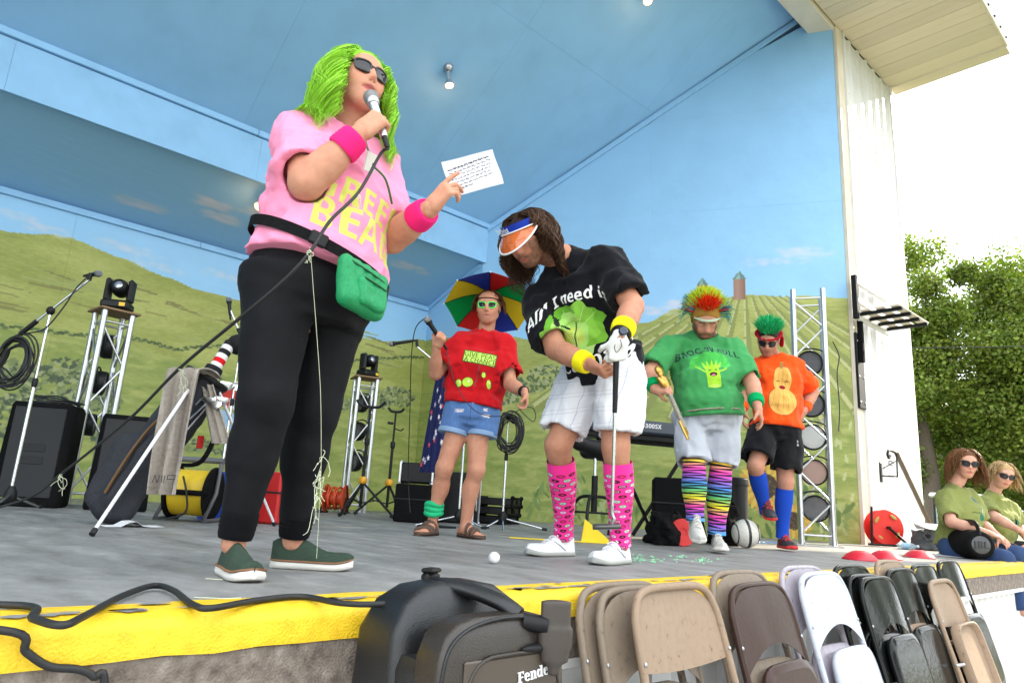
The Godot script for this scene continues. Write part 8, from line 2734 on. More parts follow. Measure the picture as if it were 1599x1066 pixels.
func right_corner() -> void:
	var bp := thing("wall_plate", "black hinge plate screwed to the corner post of the shell", "bracket", V(8.818, 2.116, -3.260))
	obj("plate", MB.new(bp.position).box(V(8.80, 2.08, -3.265), V(0.20, 0.95, 0.03), 0.006).mesh(), M.black_plastic, bp)
	obj("hinge_arm", MB.new(bp.position).box(V(8.76, 2.45, -3.22), V(0.06, 0.55, 0.06), 0.008).mesh(), M.black_matte, bp)
	for y: float in [1.68, 2.0, 2.45]:
		for x: float in [8.73, 8.87]:
			obj("bolt", MB.new(bp.position).ball(V(x, y, -3.248), V(0.014, 0.014, 0.008), Basis.IDENTITY, 8, 5).mesh(), M.chrome, bp)
	var sh := thing("slatted_shelf", "white slatted wall shelf with black bars on the ribbed front", "shelf", V(9.0, 2.75, -3.2))
	var so := sh.position
	obj("upright", MB.new(so).box(V(8.60, 2.98, -3.20), V(0.06, 0.56, 0.06), 0.005).mesh(), M.black_plastic, sh)
	for y: float in [2.74, 2.95, 3.20]:
		obj("rail", MB.new(so).box(V(9.14, y, -3.20), V(1.02, 0.09 if y < 2.8 else 0.07, 0.045), 0.005).mesh(), M.white_metal, sh)
	for k in 3:
		obj("slat", MB.new(so).box(V(9.13, 2.800, -3.10 + 0.17 * k), V(1.04, 0.022, 0.11), 0.004).mesh(), M.cream, sh)
	for k in 4:
		obj("bar", MB.new(so).box(V(8.68 + 0.30 * k, 2.767, -2.95), V(0.045, 0.04, 0.50), 0.004).mesh(), M.black_plastic, sh)
	var hr := thing("handrail", "brown handrail with black scroll bracket sloping down beside the steps", "handrail", V(9.3, 1.0, -3.2))
	var ho := hr.position
	obj("rail", MB.new(ho).tube(PackedVector3Array([V(9.42, 1.12, -3.12), V(10.55, 0.22, -3.12)]), 0.030, 6, Vector3.ZERO, true, 0.7).mesh(), noisy([[0.0, Color(0.09, 0.065, 0.045)], [1.0, Color(0.16, 0.12, 0.085)]], 0.4, 0.5, 0.04), hr)
	obj("rail_end", MB.new(ho).tube(spline([V(9.45, 1.11, -3.12), V(9.28, 1.135, -3.12), V(9.16, 1.13, -3.12), V(9.11, 1.08, -3.12), V(9.15, 1.04, -3.12), V(9.19, 1.07, -3.12)], 4), 0.016, 7).mesh(), M.black_plastic, hr)
	obj("scroll_bracket", MB.new(ho).rod(V(9.42, 1.10, -3.12), V(9.40, 0.83, -3.12), 0.009).rod(V(9.40, 0.83, -3.12), V(9.26, 0.83, -3.255), 0.009).rod(V(9.28, 0.92, -3.24), V(9.40, 1.02, -3.13), 0.006).tube(spline([V(9.38, 0.98, -3.13), V(9.33, 1.02, -3.17), V(9.32, 0.98, -3.18), V(9.35, 0.96, -3.15)], 5), 0.005, 5).mesh(), M.black_plastic, hr)
	obj("wall_foot", MB.new(ho).box(V(9.25, 0.87, -3.258), V(0.05, 0.24, 0.02), 0.004).mesh(), M.black_plastic, hr)
	var rc := V(8.55, 0.205, -3.02)
	var rt := thing("hose_reel", "round red reel on black stand at the foot of the ribbed front", "reel", V(8.55, 0, -3.02))
	var ra := V(-0.62, 0.08, 0.78).normalized()
	var rx := ra.cross(Vector3.UP).normalized()
	for s: float in [-1.0, 1.0]:
		obj("flange", MB.new(rt.position).lathe(rc + ra * (0.055 * s), ra * s, [[0.02, 0.0], [0.19, 0.0], [0.198, 0.006], [0.19, 0.014], [0.12, 0.010], [0.02, 0.016]], 30).mesh(), mat(Color(0.62, 0.02, 0.012), 0.4), rt)
	obj("drum", MB.new(rt.position).lathe(rc - ra * 0.05, ra, [[0.10, 0], [0.10, 0.10]], 20).mesh(), mat(Color(0.42, 0.30, 0.10), 0.6), rt)
	for k in 4:
		var a := TAU * k / 4 + 0.6
		obj("slot", MB.new(rt.position).ball(rc + ra * 0.071 + (rx * cos(a) + Vector3.UP * sin(a)) * 0.14, V(0.045, 0.018, 0.006), Basis((rx * -sin(a) + Vector3.UP * cos(a)).normalized(), (rx * cos(a) + Vector3.UP * sin(a)).normalized(), ra), 12, 6).mesh(), mat(Color(0.40, 0.28, 0.06), 0.6), rt)
	obj("stand", MB.new(rt.position).rod(rc + ra * 0.10, V(rc.x, 0.012, rc.z) + ra * 0.12 - rx * 0.22, 0.014).rod(V(rc.x, 0.012, rc.z) + ra * 0.12 - rx * 0.24, V(rc.x, 0.012, rc.z) + ra * 0.12 + rx * 0.26, 0.013).rod(V(rc.x, 0.012, rc.z) + ra * 0.12 + rx * 0.22, V(rc.x, 0.42, rc.z) + ra * 0.12 + rx * 0.20, 0.013).rod(rc - ra * 0.10, rc + ra * 0.12, 0.014).mesh(), M.black_plastic, rt)
	var cp := [V(5.084, 0.000, -1.957), V(5.571, 0.000, -1.968), V(6.349, 0.000, -1.986)]
	var cl := ["red saucer cone nearest the truss in the row on stage", "middle one of three red saucer cones on stage", "red saucer cone nearest the loudspeaker on stage"]
	var rm := mat(Color(0.52, 0.012, 0.03), 0.35)
	for k in 3:
		var g: Vector3 = cp[k]
		var prof := [[0.115, 0.0], [0.118, 0.004], [0.108, 0.014], [0.085, 0.036], [0.058, 0.052], [0.034, 0.060], [0.028, 0.060], [0.026, 0.052], [0.05, 0.044], [0.1, 0.010]]
		tag(obj("saucer_cone", MB.new(g).lathe(g + V(0, 0.001, 0), Vector3.UP, prof, 32).mesh(), rm, self, g), cl[k], "cone", "red saucer cones on the stage")
	soft_bag("grey cloth bag on stage beside the seated women", V(8.62, 0, -2.62), V(0.46, 0.20, 0.30), 0.5, noisy([[0.0, Color(0.07, 0.075, 0.08)], [1.0, Color(0.14, 0.145, 0.15)]], 0.3, 0.85, 0.05), 29)
	var wb := V(8.237, 0.000, -2.682)
	var bt := thing("water_bottle", "clear plastic water bottle lying beside the grey bag", "bottle", wb)
	var glass := StandardMaterial3D.new()
	glass.albedo_color = Color(0.8, 0.88, 0.92, 0.35)
	glass.transparency = BaseMaterial3D.TRANSPARENCY_ALPHA
	glass.roughness = 0.1
	var bx := V(0.75, 0, 0.66)
	obj("bottle", MB.new(wb).lathe(wb + V(0, 0.036, 0) - bx * 0.10, bx, [[0.02, 0], [0.034, 0.006], [0.034, 0.06], [0.031, 0.08], [0.034, 0.10], [0.034, 0.15], [0.014, 0.19], [0.014, 0.20]], 16).mesh(), glass, bt)
	obj("cap", MB.new(wb).lathe(wb + V(0, 0.036, 0) + bx * 0.10, bx, [[0.016, 0], [0.016, 0.018]], 12).mesh(), M.white_shoe, bt)
	obj("bottle_label", MB.new(wb).lathe(wb + V(0, 0.036, 0) - bx * 0.05, bx, [[0.0345, 0], [0.0345, 0.05]], 16).mesh(), mat(Color(0.25, 0.45, 0.6), 0.5), bt)
	var pp := V(3.894, 0.170, -1.254)
	for k in 2:
		var g: Vector3 = [V(8.55, 0.215, -2.55), V(7.278, 0.000, -2.010)][k]
		var rows := []
		for r in 6:
			var row := PackedVector3Array()
			for c in 8:
				var u := c / 7.0 - 0.5
				var v := r / 5.0 - 0.5
				row.append(g + V(u * 0.42, 0.006 + (0.03 * sin(u * 5.0 + v * 3.0) + 0.03 if k == 0 else 0.008 * sin(u * 3.0) + 0.008), v * 0.24 - u * 0.05))
			rows.append(row)
		tag(obj("sheet_of_paper", MB.new(g).sheet(rows, 0.001).mesh(), M.paper, self, g), ["crumpled white paper on top of the grey bag", "white papers lying flat by the round loudspeaker"][k], "paper")
	var jg := V(7.137, 0.000, -1.826)
	var jt := thing("portable_loudspeaker", "black barrel shaped portable loudspeaker with handle beside the seated woman", "loudspeaker", jg)
	var ja := V(-0.80, 0.0, 0.60).normalized()
	var jc := jg + V(0, 0.125, 0)
	var L := 0.42
	obj("barrel", MB.new(jg).lathe(jc - ja * L * 0.5, ja, [[0.07, 0], [0.10, 0.012], [0.118, 0.05], [0.124, L * 0.5], [0.118, L - 0.05], [0.108, L - 0.012], [0.09, L - 0.004]], 30).mesh(), M.black_matte, jt)
	var jf := obj("end_cap", MB.new(jg).lathe(jc + ja * (L * 0.5 - 0.02), ja, [[0.092, 0.01], [0.085, 0.004], [0.078, 0.012], [0.070, 0.018], [0.0005, 0.022]], 28).mesh(), mat(Color(0.075, 0.075, 0.08), 0.3, 0.5), jt)
	var tm := TextMesh.new()
	var fo := SystemFont.new()
	fo.font_names = PackedStringArray(["Droid Sans"])
	fo.font_weight = 800
	tm.font = fo
	tm.text = "JBL"
	tm.font_size = 48
	tm.pixel_size = 0.0016
	tm.depth = 0.004
	var lo := obj("lettering", tm, mat(Color(0.02, 0.02, 0.02), 0.4), jf)
	lo.transform = Transform3D(Basis(Vector3.UP.cross(ja).normalized(), Vector3.UP, ja).orthonormalized(), jc + ja * (L * 0.5 + 0.005) - jg)
	obj("handle", MB.new(jg).tube(spline([jc + ja * (L * 0.5 - 0.02) + V(0, 0.075, 0), jc + ja * (L * 0.5 - 0.06) + V(0, 0.165, 0), jc + V(0, 0.182, 0), jc - ja * (L * 0.5 - 0.06) + V(0, 0.165, 0), jc - ja * (L * 0.5 - 0.02) + V(0, 0.075, 0)], 6), 0.026, 10, ja.cross(Vector3.UP), true, 0.5).mesh(), M.black_plastic, jt)
	for s: float in [-1.0, 1.0]:
		obj("foot", MB.new(jg).box(jg + ja * 0.12 * s + V(0, 0.010, 0), V(0.06, 0.02, 0.10), 0.005, Basis(Vector3.UP, atan2(ja.x, ja.z))).mesh(), M.rubber, jt)

# ------------------------------------------------------------------ in front of the stage
func folding_chair(m: Material, label: String, x: float, ztop: float, ytop: float, flip: bool, roll: float) -> void:
	var H := 1.0
	var lean := 0.26 + 0.02 * sin(x * 9.0)
	var foot := V(x + 0.24, GROUND + 0.03, ztop + H * sin(lean))
	var t := thing("folding_chair", label, "chair", foot, "folded metal chairs against the stage")
	var up := V(roll, cos(lean), -sin(lean)).normalized()
	var rt := V(1, -roll, 0).normalized()
	var fw := rt.cross(up).normalized()
	var b := Basis(rt, up, fw)
	H = (ytop - foot.y) / up.y
	var o := foot
	var arch := []
	for p in [[-0.232, 0.0], [-0.228, 0.45], [-0.222, H - 0.17], [-0.205, H - 0.06], [-0.150, H - 0.008], [0.0, H], [0.150, H - 0.008], [0.205, H - 0.06], [0.222, H - 0.17], [0.228, 0.45], [0.232, 0.0]]:
		arch.append(o + b * V(p[0], p[1], 0))
	obj("front_frame", MB.new(o).tube(spline(arch, 5), 0.0125, 10).mesh(), m, t)
	var rear := []
	for p in [[-0.19, 0.02], [-0.19, 0.50], [-0.19, 0.62], [0.19, 0.62], [0.19, 0.50], [0.19, 0.02]]:
		rear.append(o + b * V(p[0], p[1], -0.032))
	obj("rear_frame", MB.new(o).tube(PackedVector3Array(rear), 0.0115, 9).mesh(), m, t)
	obj("cross_bar", MB.new(o).rod(o + b * V(-0.228, 0.16, 0), o + b * V(0.228, 0.16, 0), 0.009).rod(o + b * V(-0.19, 0.12, -0.032), o + b * V(0.19, 0.12, -0.032), 0.009).mesh(), m, t)
	var rows := []
	for r in 9:
		var v := r / 8.0
		var row := PackedVector3Array()
		for c in 15:
			var u := c / 7.0 - 1.0
			var ww := 0.218
			var yt := H - 0.006 - 0.085 * pow(absf(u), 4.0)
			var yb := H - 0.235 + 0.012 * u * u if flip else H - 0.205 - 0.085 * u * u
			var y := lerpf(yb, yt, v)
			row.append(o + b * V(u * ww, y, (0.004 + 0.016 * (1.0 - u * u) * (1.0 - 0.3 * v)) * (-0.8 if flip else 1.0)))
		rows.append(row)
	obj("back_panel", MB.new(o).sheet(rows, 0.0025).mesh(), m, t)
	var rg := []
	for q in [[0.165, 0.008], [0.185, 0.004], [0.195, 0.018], [0.192, 0.034], [0.165, 0.040]] if not flip else [[0.192, 0.0], [0.197, 0.012], [0.194, 0.046], [0.182, 0.046], [0.176, 0.018]]:
		var ring := PackedVector3Array()
		for k in 28:
			var a := TAU * k / 28
			var ex := 0.42
			ring.append(o + b * V(signf(cos(a)) * pow(absf(cos(a)), ex) * q[0], 0.50 + signf(sin(a)) * pow(absf(sin(a)), ex) * (q[0] + 0.012), q[1] + 0.014))
		rg.append(ring)
	obj("seat", MB.new(o).loft(rg, true, true, true).mesh(), m, t)
	for s: float in [-1.0, 1.0]:
		obj("hinge", MB.new(o).rod(o + b * V(0.235 * s, 0.52, 0.0), o + b * V(0.20 * s, 0.52, 0.03), 0.010).mesh(), M.steel, t)
		obj("foot_cap", MB.new(o).rod(o + b * V(0.232 * s, -0.004, 0), o + b * V(0.232 * s, 0.035, 0), 0.015).mesh(), M.rubber, t)
		obj("rivet", MB.new(o).ball(o + b * V(0.222 * s, H - 0.20, 0.0125), V(0.007, 0.007, 0.004), b, 8, 5).mesh(), M.steel, t)

func paint_steel(a: Color, rough: float, coat := 0.3) -> StandardMaterial3D:
	var m := noisy([[0.0, Color(0.07, 0.045, 0.03)], [0.13, a * 0.6], [0.18, a * 0.92], [0.55, a], [1.0, a * 1.08]], 0.42, rough, 0.05, false, M.paint_bump, 0.10)
	m.metallic_specular = 0.32
	m.clearcoat_enabled = coat > 0.0
	m.clearcoat = coat
	m.clearcoat_roughness = 0.15
	return m

func chairs() -> void:
	var tan := paint_steel(Color(0.27, 0.19, 0.13), 0.48, 0.1)
	var taupe := paint_steel(Color(0.20, 0.155, 0.115), 0.48, 0.1)
	var brown := paint_steel(Color(0.040, 0.018, 0.013), 0.34, 0.12)
	var lilac := paint_steel(Color(0.33, 0.295, 0.34), 0.4)
	var white := paint_steel(Color(0.44, 0.46, 0.52), 0.35)
	var black := paint_steel(Color(0.006, 0.007, 0.0065), 0.16, 0.0)
	var list := [
		[taupe, "grey tan folded chair at the left end of the row, rearmost", 1.58, -1.44, 0.012, false],
		[taupe, "grey tan folded chair between two others at the left end", 1.61, -1.395, 0.006, false],
		[tan, "tan folded chair facing out, next to the amplifier, frontmost", 1.68, -1.305, 0.022, true],
		[taupe, "grey brown folded chair behind the dark brown one", 2.30, -1.44, 0.032, false],
		[brown, "dark brown folded chair beside the white one", 2.32, -1.375, -0.004, false],
		[lilac, "lilac grey folded chair behind the white one", 2.84, -1.44, 0.040, false],
		[white, "white folded chair with white seat", 2.88, -1.375, 0.022, false],
		[black, "black folded chair rearmost right of the white one", 3.39, -1.45, 0.036, false],
		[black, "black folded chair sandwiched behind the front black one", 3.42, -1.41, -0.004, false],
		[black, "shiny black folded chair in front, right of the white one", 3.45, -1.365, -0.010, false],
		[tan, "tan folded chair rearmost between black ones", 3.92, -1.455, 0.050, false],
		[black, "black folded chair in front of the rear tan one", 3.93, -1.41, 0.014, false],
		[black, "black folded chair behind the reversed tan one", 4.38, -1.44, 0.022, false],
		[tan, "worn tan folded chair showing its underside, near right end", 4.32, -1.35, -0.045, true],
		[black, "black folded chair at the right end of the row", 4.83, -1.43, 0.042, false],
	]
	var k := 0
	for c in list:
		folding_chair(c[0], c[1], c[2], c[3], c[4], c[5], 0.012 * sin(k * 2.7))
		k += 1

func rounded_plan(c: Vector3, hx: float, hz: float, y: float, ex: float, n: int) -> PackedVector3Array:
	var ring := PackedVector3Array()
	for k in n:
		var a := TAU * k / n
		ring.append(V(c.x + signf(cos(a)) * pow(absf(cos(a)), ex) * hx, y, c.z - signf(sin(a)) * pow(absf(sin(a)), ex) * hz))
	return ring

func amplifier() -> void:
	var g := V(1.08, GROUND + 0.03, -1.27)
	var t := thing("portable_sound_system", "black and bronze suitcase sound system with handle leaning on the stage", "amplifier", g)
	var dark := noisy([[0.0, Color(0.006, 0.0065, 0.008)], [1.0, Color(0.010, 0.0105, 0.012)]], 0.2, 0.42, 0.08, false, bump_tex(0.5, 3.0, 128, 47), 0.25)
	var bronze := noisy([[0.0, Color(0.021, 0.0155, 0.0115)], [1.0, Color(0.030, 0.022, 0.016)]], 0.2, 0.38, 0.08, false, bump_tex(0.5, 3.0, 128, 48), 0.25)
	var back := []
	for q in [[-0.94, 0.20, 0.095], [-0.20, 0.205, 0.10], [-0.04, 0.20, 0.092], [0.02, 0.17, 0.075], [0.052, 0.12, 0.05], [0.062, 0.06, 0.03]]:
		back.append(rounded_plan(V(1.055, 0, -1.345), q[1] * 0.95, q[2], q[0], 0.32, 32))
	obj("rear_shell", MB.new(g).loft(back).mesh(), dark, t)
	var mid := []
	for q in [[-0.94, 0.19, 0.10], [-0.10, 0.19, 0.10], [-0.07, 0.18, 0.10]]:
		mid.append(rounded_plan(V(1.05, 0, -1.24), q[1] * 0.93, q[2], q[0], 0.35, 28))
	obj("middle_shell", MB.new(g).loft(mid).mesh(), dark, t)
	var fr := []
	for q in [[-0.94, 0.195, 0.055], [-0.15, 0.20, 0.058], [-0.06, 0.195, 0.056], [-0.02, 0.18, 0.050], [0.004, 0.15, 0.040], [0.014, 0.10, 0.025]]:
		fr.append(rounded_plan(V(1.05, 0, -1.165), q[1] * 0.90, q[2], q[0], 0.35, 32))
	obj("front_shell", MB.new(g).loft(fr).mesh(), bronze, t)
	var fz := -1.104
	var ring := []
	for k in 40:
		var a := TAU * k / 40
		ring.append(V(1.06 + signf(cos(a)) * pow(absf(cos(a)), 0.4) * 0.140, -0.40 + signf(sin(a)) * pow(absf(sin(a)), 0.4) * 0.345, fz))
	ring.append(ring[0])
	obj("panel_frame", MB.new(g).tube(PackedVector3Array(ring), 0.004, 7).mesh(), bronze, t)
	obj("panel", MB.new(g).box(V(1.06, -0.40, fz - 0.004), V(0.27, 0.68, 0.008), 0.003).mesh(), noisy([[0.0, Color(0.055, 0.041, 0.030)], [1.0, Color(0.070, 0.053, 0.039)]], 0.1, 0.38, 0.08), t)
	obj("ridge", MB.new(g).tube(spline([V(0.880, -0.10, -1.12), V(0.895, -0.035, -1.118), V(0.95, 0.0, -1.12), V(1.05, 0.012, -1.125), V(1.15, 0.0, -1.12), V(1.215, -0.05, -1.118)], 5), 0.004, 7).mesh(), dark, t)
	obj("handle", MB.new(g).tube(spline([V(1.03, 0.045, -1.37), V(1.04, 0.052, -1.33), V(1.07, 0.046, -1.27), V(1.10, 0.028, -1.20), V(1.12, 0.006, -1.165)], 5), 0.028, 12, V(0, 1, 0), true, 0.62).mesh(), dark, t)
	obj("clasp", MB.new(g).box(V(1.03, 0.064, -1.38), V(0.045, 0.024, 0.03), 0.008).box(V(1.032, 0.080, -1.382), V(0.050, 0.010, 0.034), 0.004, Basis(Vector3.UP, 0.5)).mesh(), M.black_plastic, t)
	var f := SDF.new(V(1.08, -0.16, -1.2), V(1.26, 0.08, -1.02), 0.006)
	f.seg(V(1.155, 0.010, -1.085), V(1.155, -0.045, -1.085), 0.034, 0.012, 0.031, 0.012, V(0.8, 0, 0.6), V(-0.6, 0, 0.8), 0.01)
	f.seg(V(1.155, -0.045, -1.085), V(1.155, -0.070, -1.085), 0.031, 0.012, 0.014, 0.01, V(0.8, 0, 0.6), V(-0.6, 0, 0.8), 0.01)
	garment("latch", f.arrays(), noisy([[0.0, Color(0.035, 0.027, 0.022)], [1.0, Color(0.05, 0.038, 0.03)]], 0.1, 0.5, 0.08), t)
	obj("latch_mount", MB.new(g).rod(V(1.10, 0.0, -1.13), V(1.14, -0.005, -1.095), 0.018).ball(V(1.13, -0.050, -1.105), V(0.055, 0.010, 0.012)).mesh(), M.black_plastic, t)
	obj("knob", MB.new(g).lathe(V(0.975, -0.135, fz), Vector3.BACK, [[0.026, 0], [0.026, 0.012], [0.020, 0.018]], 18).mesh(), mat(Color(0.03, 0.05, 0.08), 0.3), t)
	obj("knob_dot", MB.new(g).ball(V(0.972, -0.130, fz + 0.018), V(0.010, 0.008, 0.003), Basis.IDENTITY, 10, 6).mesh(), mat(Color(0.35, 0.55, 0.04), 0.4), t)
	var tm := TextMesh.new()
	var fo := SystemFont.new()
	fo.font_names = PackedStringArray(["Droid Serif"])
	fo.font_italic = true
	fo.font_weight = 700
	tm.font = fo
	tm.text = "Fender"
	tm.font_size = 48
	tm.pixel_size = 0.00062
	tm.depth = 0.003
	var lo := obj("lettering", tm, mat(Color(0.72, 0.72, 0.72), 0.4), t)
	lo.transform = Transform3D(Basis(Vector3.BACK, 0.10), V(1.118, -0.098, fz + 0.003) - g)

func lamp(label: String, c: Vector3, d: Vector3) -> void:
	var t := thing("ceiling_lamp", label, "lamp", c, "bare bulb ceiling lamps")
	obj("junction_box", MB.new(c).lathe(c + V(0, 0.02, 0), Vector3.DOWN, [[0.06, 0], [0.062, 0.03], [0.05, 0.07], [0.03, 0.08]], 16).mesh(), M.steel, t)
	var s := c + V(0, -0.06, 0)
	obj("socket", MB.new(c).lathe(s, d, [[0.02, 0], [0.028, 0.01], [0.032, 0.10], [0.03, 0.12]], 14).mesh(), M.alu, t)
	var e := s + d.normalized() * 0.11
	obj("reflector", MB.new(c).lathe(e, d, [[0.028, 0], [0.035, 0.02], [0.062, 0.085], [0.064, 0.095]], 18).mesh(), M.alu, t)
	var bm := StandardMaterial3D.new()
	bm.albedo_color = Color(1.0, 0.9, 0.75)
	bm.emission_enabled = true
	bm.emission = Color(1.0, 0.72, 0.42)
	bm.emission_energy_multiplier = 0.9
	obj("bulb", MB.new(c).lathe(e, d, [[0.058, 0.088], [0.045, 0.103], [0.0005, 0.110]], 18).mesh(), bm, t)
	var l := OmniLight3D.new()
	l.name = "bulb_light"
	l.light_color = Color(1.0, 0.75, 0.48)
	l.light_energy = 0.012
	l.light_size = 0.05
	l.omni_range = 30.0
	l.omni_attenuation = 2.0
	l.shadow_enabled = true
	t.add_child(l)
	l.position = e + d.normalized() * 0.17 - c

func front() -> void:
	chairs()
	amplifier()
	cable("stage_cable", "thick black cable lying along the yellow stage edge", [V(-0.3, 0.012, -1.72), V(0.227, 0.012, -1.604), V(0.251, 0.014, -1.431), V(0.278, 0.014, -1.350), V(0.321, 0.016, -1.409), V(0.440, 0.012, -1.651), V(0.540, 0.012, -1.788), V(0.555, 0.012, -1.696), V(0.530, 0.012, -1.494), V(0.550, 0.012, -1.444), V(0.667, 0.012, -1.508), V(0.781, 0.012, -1.530), V(0.816, 0.012, -1.418), V(0.873, 0.014, -1.365), V(0.975, 0.014, -1.377), V(1.12, 0.012, -1.55), V(1.16, 0.0, -1.47), V(1.17, -0.3, -1.46)], 0.0068, M.cable)
	cable("hanging_cable", "thick black cable drooping over the concrete face at lower left", [V(-0.5, 0.012, -1.62), V(-0.1, 0.014, -1.52), V(0.213, -0.006, -1.455), V(0.255, -0.043, -1.452), V(0.292, -0.069, -1.452), V(0.336, -0.078, -1.450), V(0.363, -0.093, -1.450), V(0.386, -0.126, -1.450), V(0.42, -0.5, -1.47), V(0.42, GROUND + 0.04, -1.40), V(0.7, GROUND + 0.04, -1.0)], 0.007, M.cable)
	lamp("lit bulb lamp on the blue ceiling above the woman in pink's letter", V(4.274, 5.41, -6.21), V(0.10, -1, 0.15))
	lamp("lamp under the blue beam beside the pink woman's back", V(2.943, 3.73, -7.86), V(-0.55, -0.7, 0.2))
	lamp("ceiling lamp at the top edge of the picture", V(5.98, 6.66, -4.52), V(0.0, -1, 0.2))
	var fm := mat(Color(0.25, 0.62, 0.34), 0.8)
	rng.seed = 44
	var at := [V(3.443, 0.000, -2.164), V(3.259, 0.000, -2.087), V(3.165, 0.000, -2.365), V(3.523, 0.000, -2.297), V(2.973, 0.000, -2.282), V(2.964, 0.000, -2.155), V(2.822, 0.000, -2.266)]
	var mb := MB.new(at[0])
	for c in at:
		for k in 12:
			var p: Vector3 = c + V(rng.randfn(0.0, 0.09), 0.002, rng.randfn(0.0, 0.05))
			mb.ball(p, V(rng.randf_range(0.003, 0.014), 0.003, rng.randf_range(0.003, 0.010)), Basis(Vector3.UP, rng.randf() * 6.0), 6, 4)
	var o := obj("streamer_foam", mb.mesh(), fm, self, at[0])
	setting(o, "stuff", "crumbs of green streamer foam on the stage floor")

# ------------------------------------------------------------------ beyond the shell
func leaf_mesh(n: int, size: float, sd: int) -> ArrayMesh:
	rng.seed = sd
	var mb := MB.new()
	for i in n:
		var c := V(rng.randf_range(-1, 1), rng.randf_range(-0.8, 0.8), rng.randf_range(-1, 1)) * size * 1.5
		var b := Basis(V(rng.randf_range(-1, 1), rng.randf_range(-1, 1), rng.randf_range(-1, 1)).normalized(), rng.randf() * TAU)
		var w := size * rng.randf_range(0.22, 0.36)
		var l := size * rng.randf_range(0.5, 0.8)
		var p := [c - b.x * l * 0.5, c - b.x * l * 0.1 + b.z * w, c + b.x * l * 0.5, c - b.x * l * 0.1 - b.z * w]
		var v := rng.randf_range(0.7, 1.25)
		mb.paint = Color(0.145 * v, 0.21 * v, 0.036 * v)
		mb.face(p)
	return mb.mesh()

func tree(label: String, at: Vector3, h: float, r: Vector3, low: float, n: int, sd: int, group: String) -> void:
	var t := thing("tree", label, "tree", at, group)
	rng.seed = sd
	var bark := M.bark as Material
	var top := at + V(0.2, h * 0.72, 0)
	var trunk := spline([at, at + V(0.15 * sin(sd), h * 0.25, 0.1), at + V(-0.1, h * 0.5, 0.15 * cos(sd)), top], 4)
	var rad := []
	for i in trunk.size():
		rad.append(lerpf(0.028 * h, 0.006 * h, float(i) / (trunk.size() - 1)))
	obj("trunk", MB.new(at).tube(trunk, rad, 9).mesh(), bark, t)
	var cc := at + V(0, (h + low) * 0.5, 0)
	var clumps := []
	for i in 48:
		var d := V(rng.randfn(0, 1), rng.randfn(0, 1), rng.randfn(0, 1)).normalized()
		var q := pow(rng.randf(), 0.4)
		var p := cc + V(d.x * r.x, d.y * (h - low) * 0.5, d.z * r.z) * q * 0.86
		clumps.append([p, rng.randf_range(0.14, 0.42) * r.x])
		if i < 14:
			var s := trunk[int(trunk.size() * rng.randf_range(0.35, 0.95))]
			obj("limb", MB.new(at).tube(spline([s, s.lerp(p, 0.5) + V(0, 0.3, 0), p], 4), [0.010 * h, 0.008 * h, 0.006 * h, 0.005 * h, 0.004 * h, 0.003 * h, 0.003 * h, 0.002 * h, 0.001 * h], 6).mesh(), bark, t)
	var mm := MultiMesh.new()
	mm.transform_format = MultiMesh.TRANSFORM_3D
	mm.use_colors = true
	mm.mesh = M.leaf_cluster
	mm.instance_count = n
	for i in n:
		var c: Array = clumps[rng.randi() % clumps.size()]
		var d := V(rng.randfn(0, 1), rng.randfn(0, 1), rng.randfn(0, 1)).normalized()
		var p: Vector3 = c[0] + V(d.x, d.y * 0.7, d.z) * c[1] * pow(rng.randf(), 0.45)
		var b := Basis(V(rng.randf_range(-1, 1), rng.randf_range(-1, 1), rng.randf_range(-1, 1)).normalized(), rng.randf() * TAU)
		mm.set_instance_transform(i, Transform3D(b.scaled(Vector3.ONE * rng.randf_range(0.7, 1.3)), p - at))
		var v := rng.randf_range(0.75, 1.3)
		mm.set_instance_color(i, Color(v * rng.randf_range(0.9, 1.25), v, v * 0.9))
	var cr := MultiMeshInstance3D.new()
	cr.name = "crown"
	cr.multimesh = mm
	cr.material_override = M.leaf
	t.add_child(cr)
	cr.set_meta("kind", "stuff")

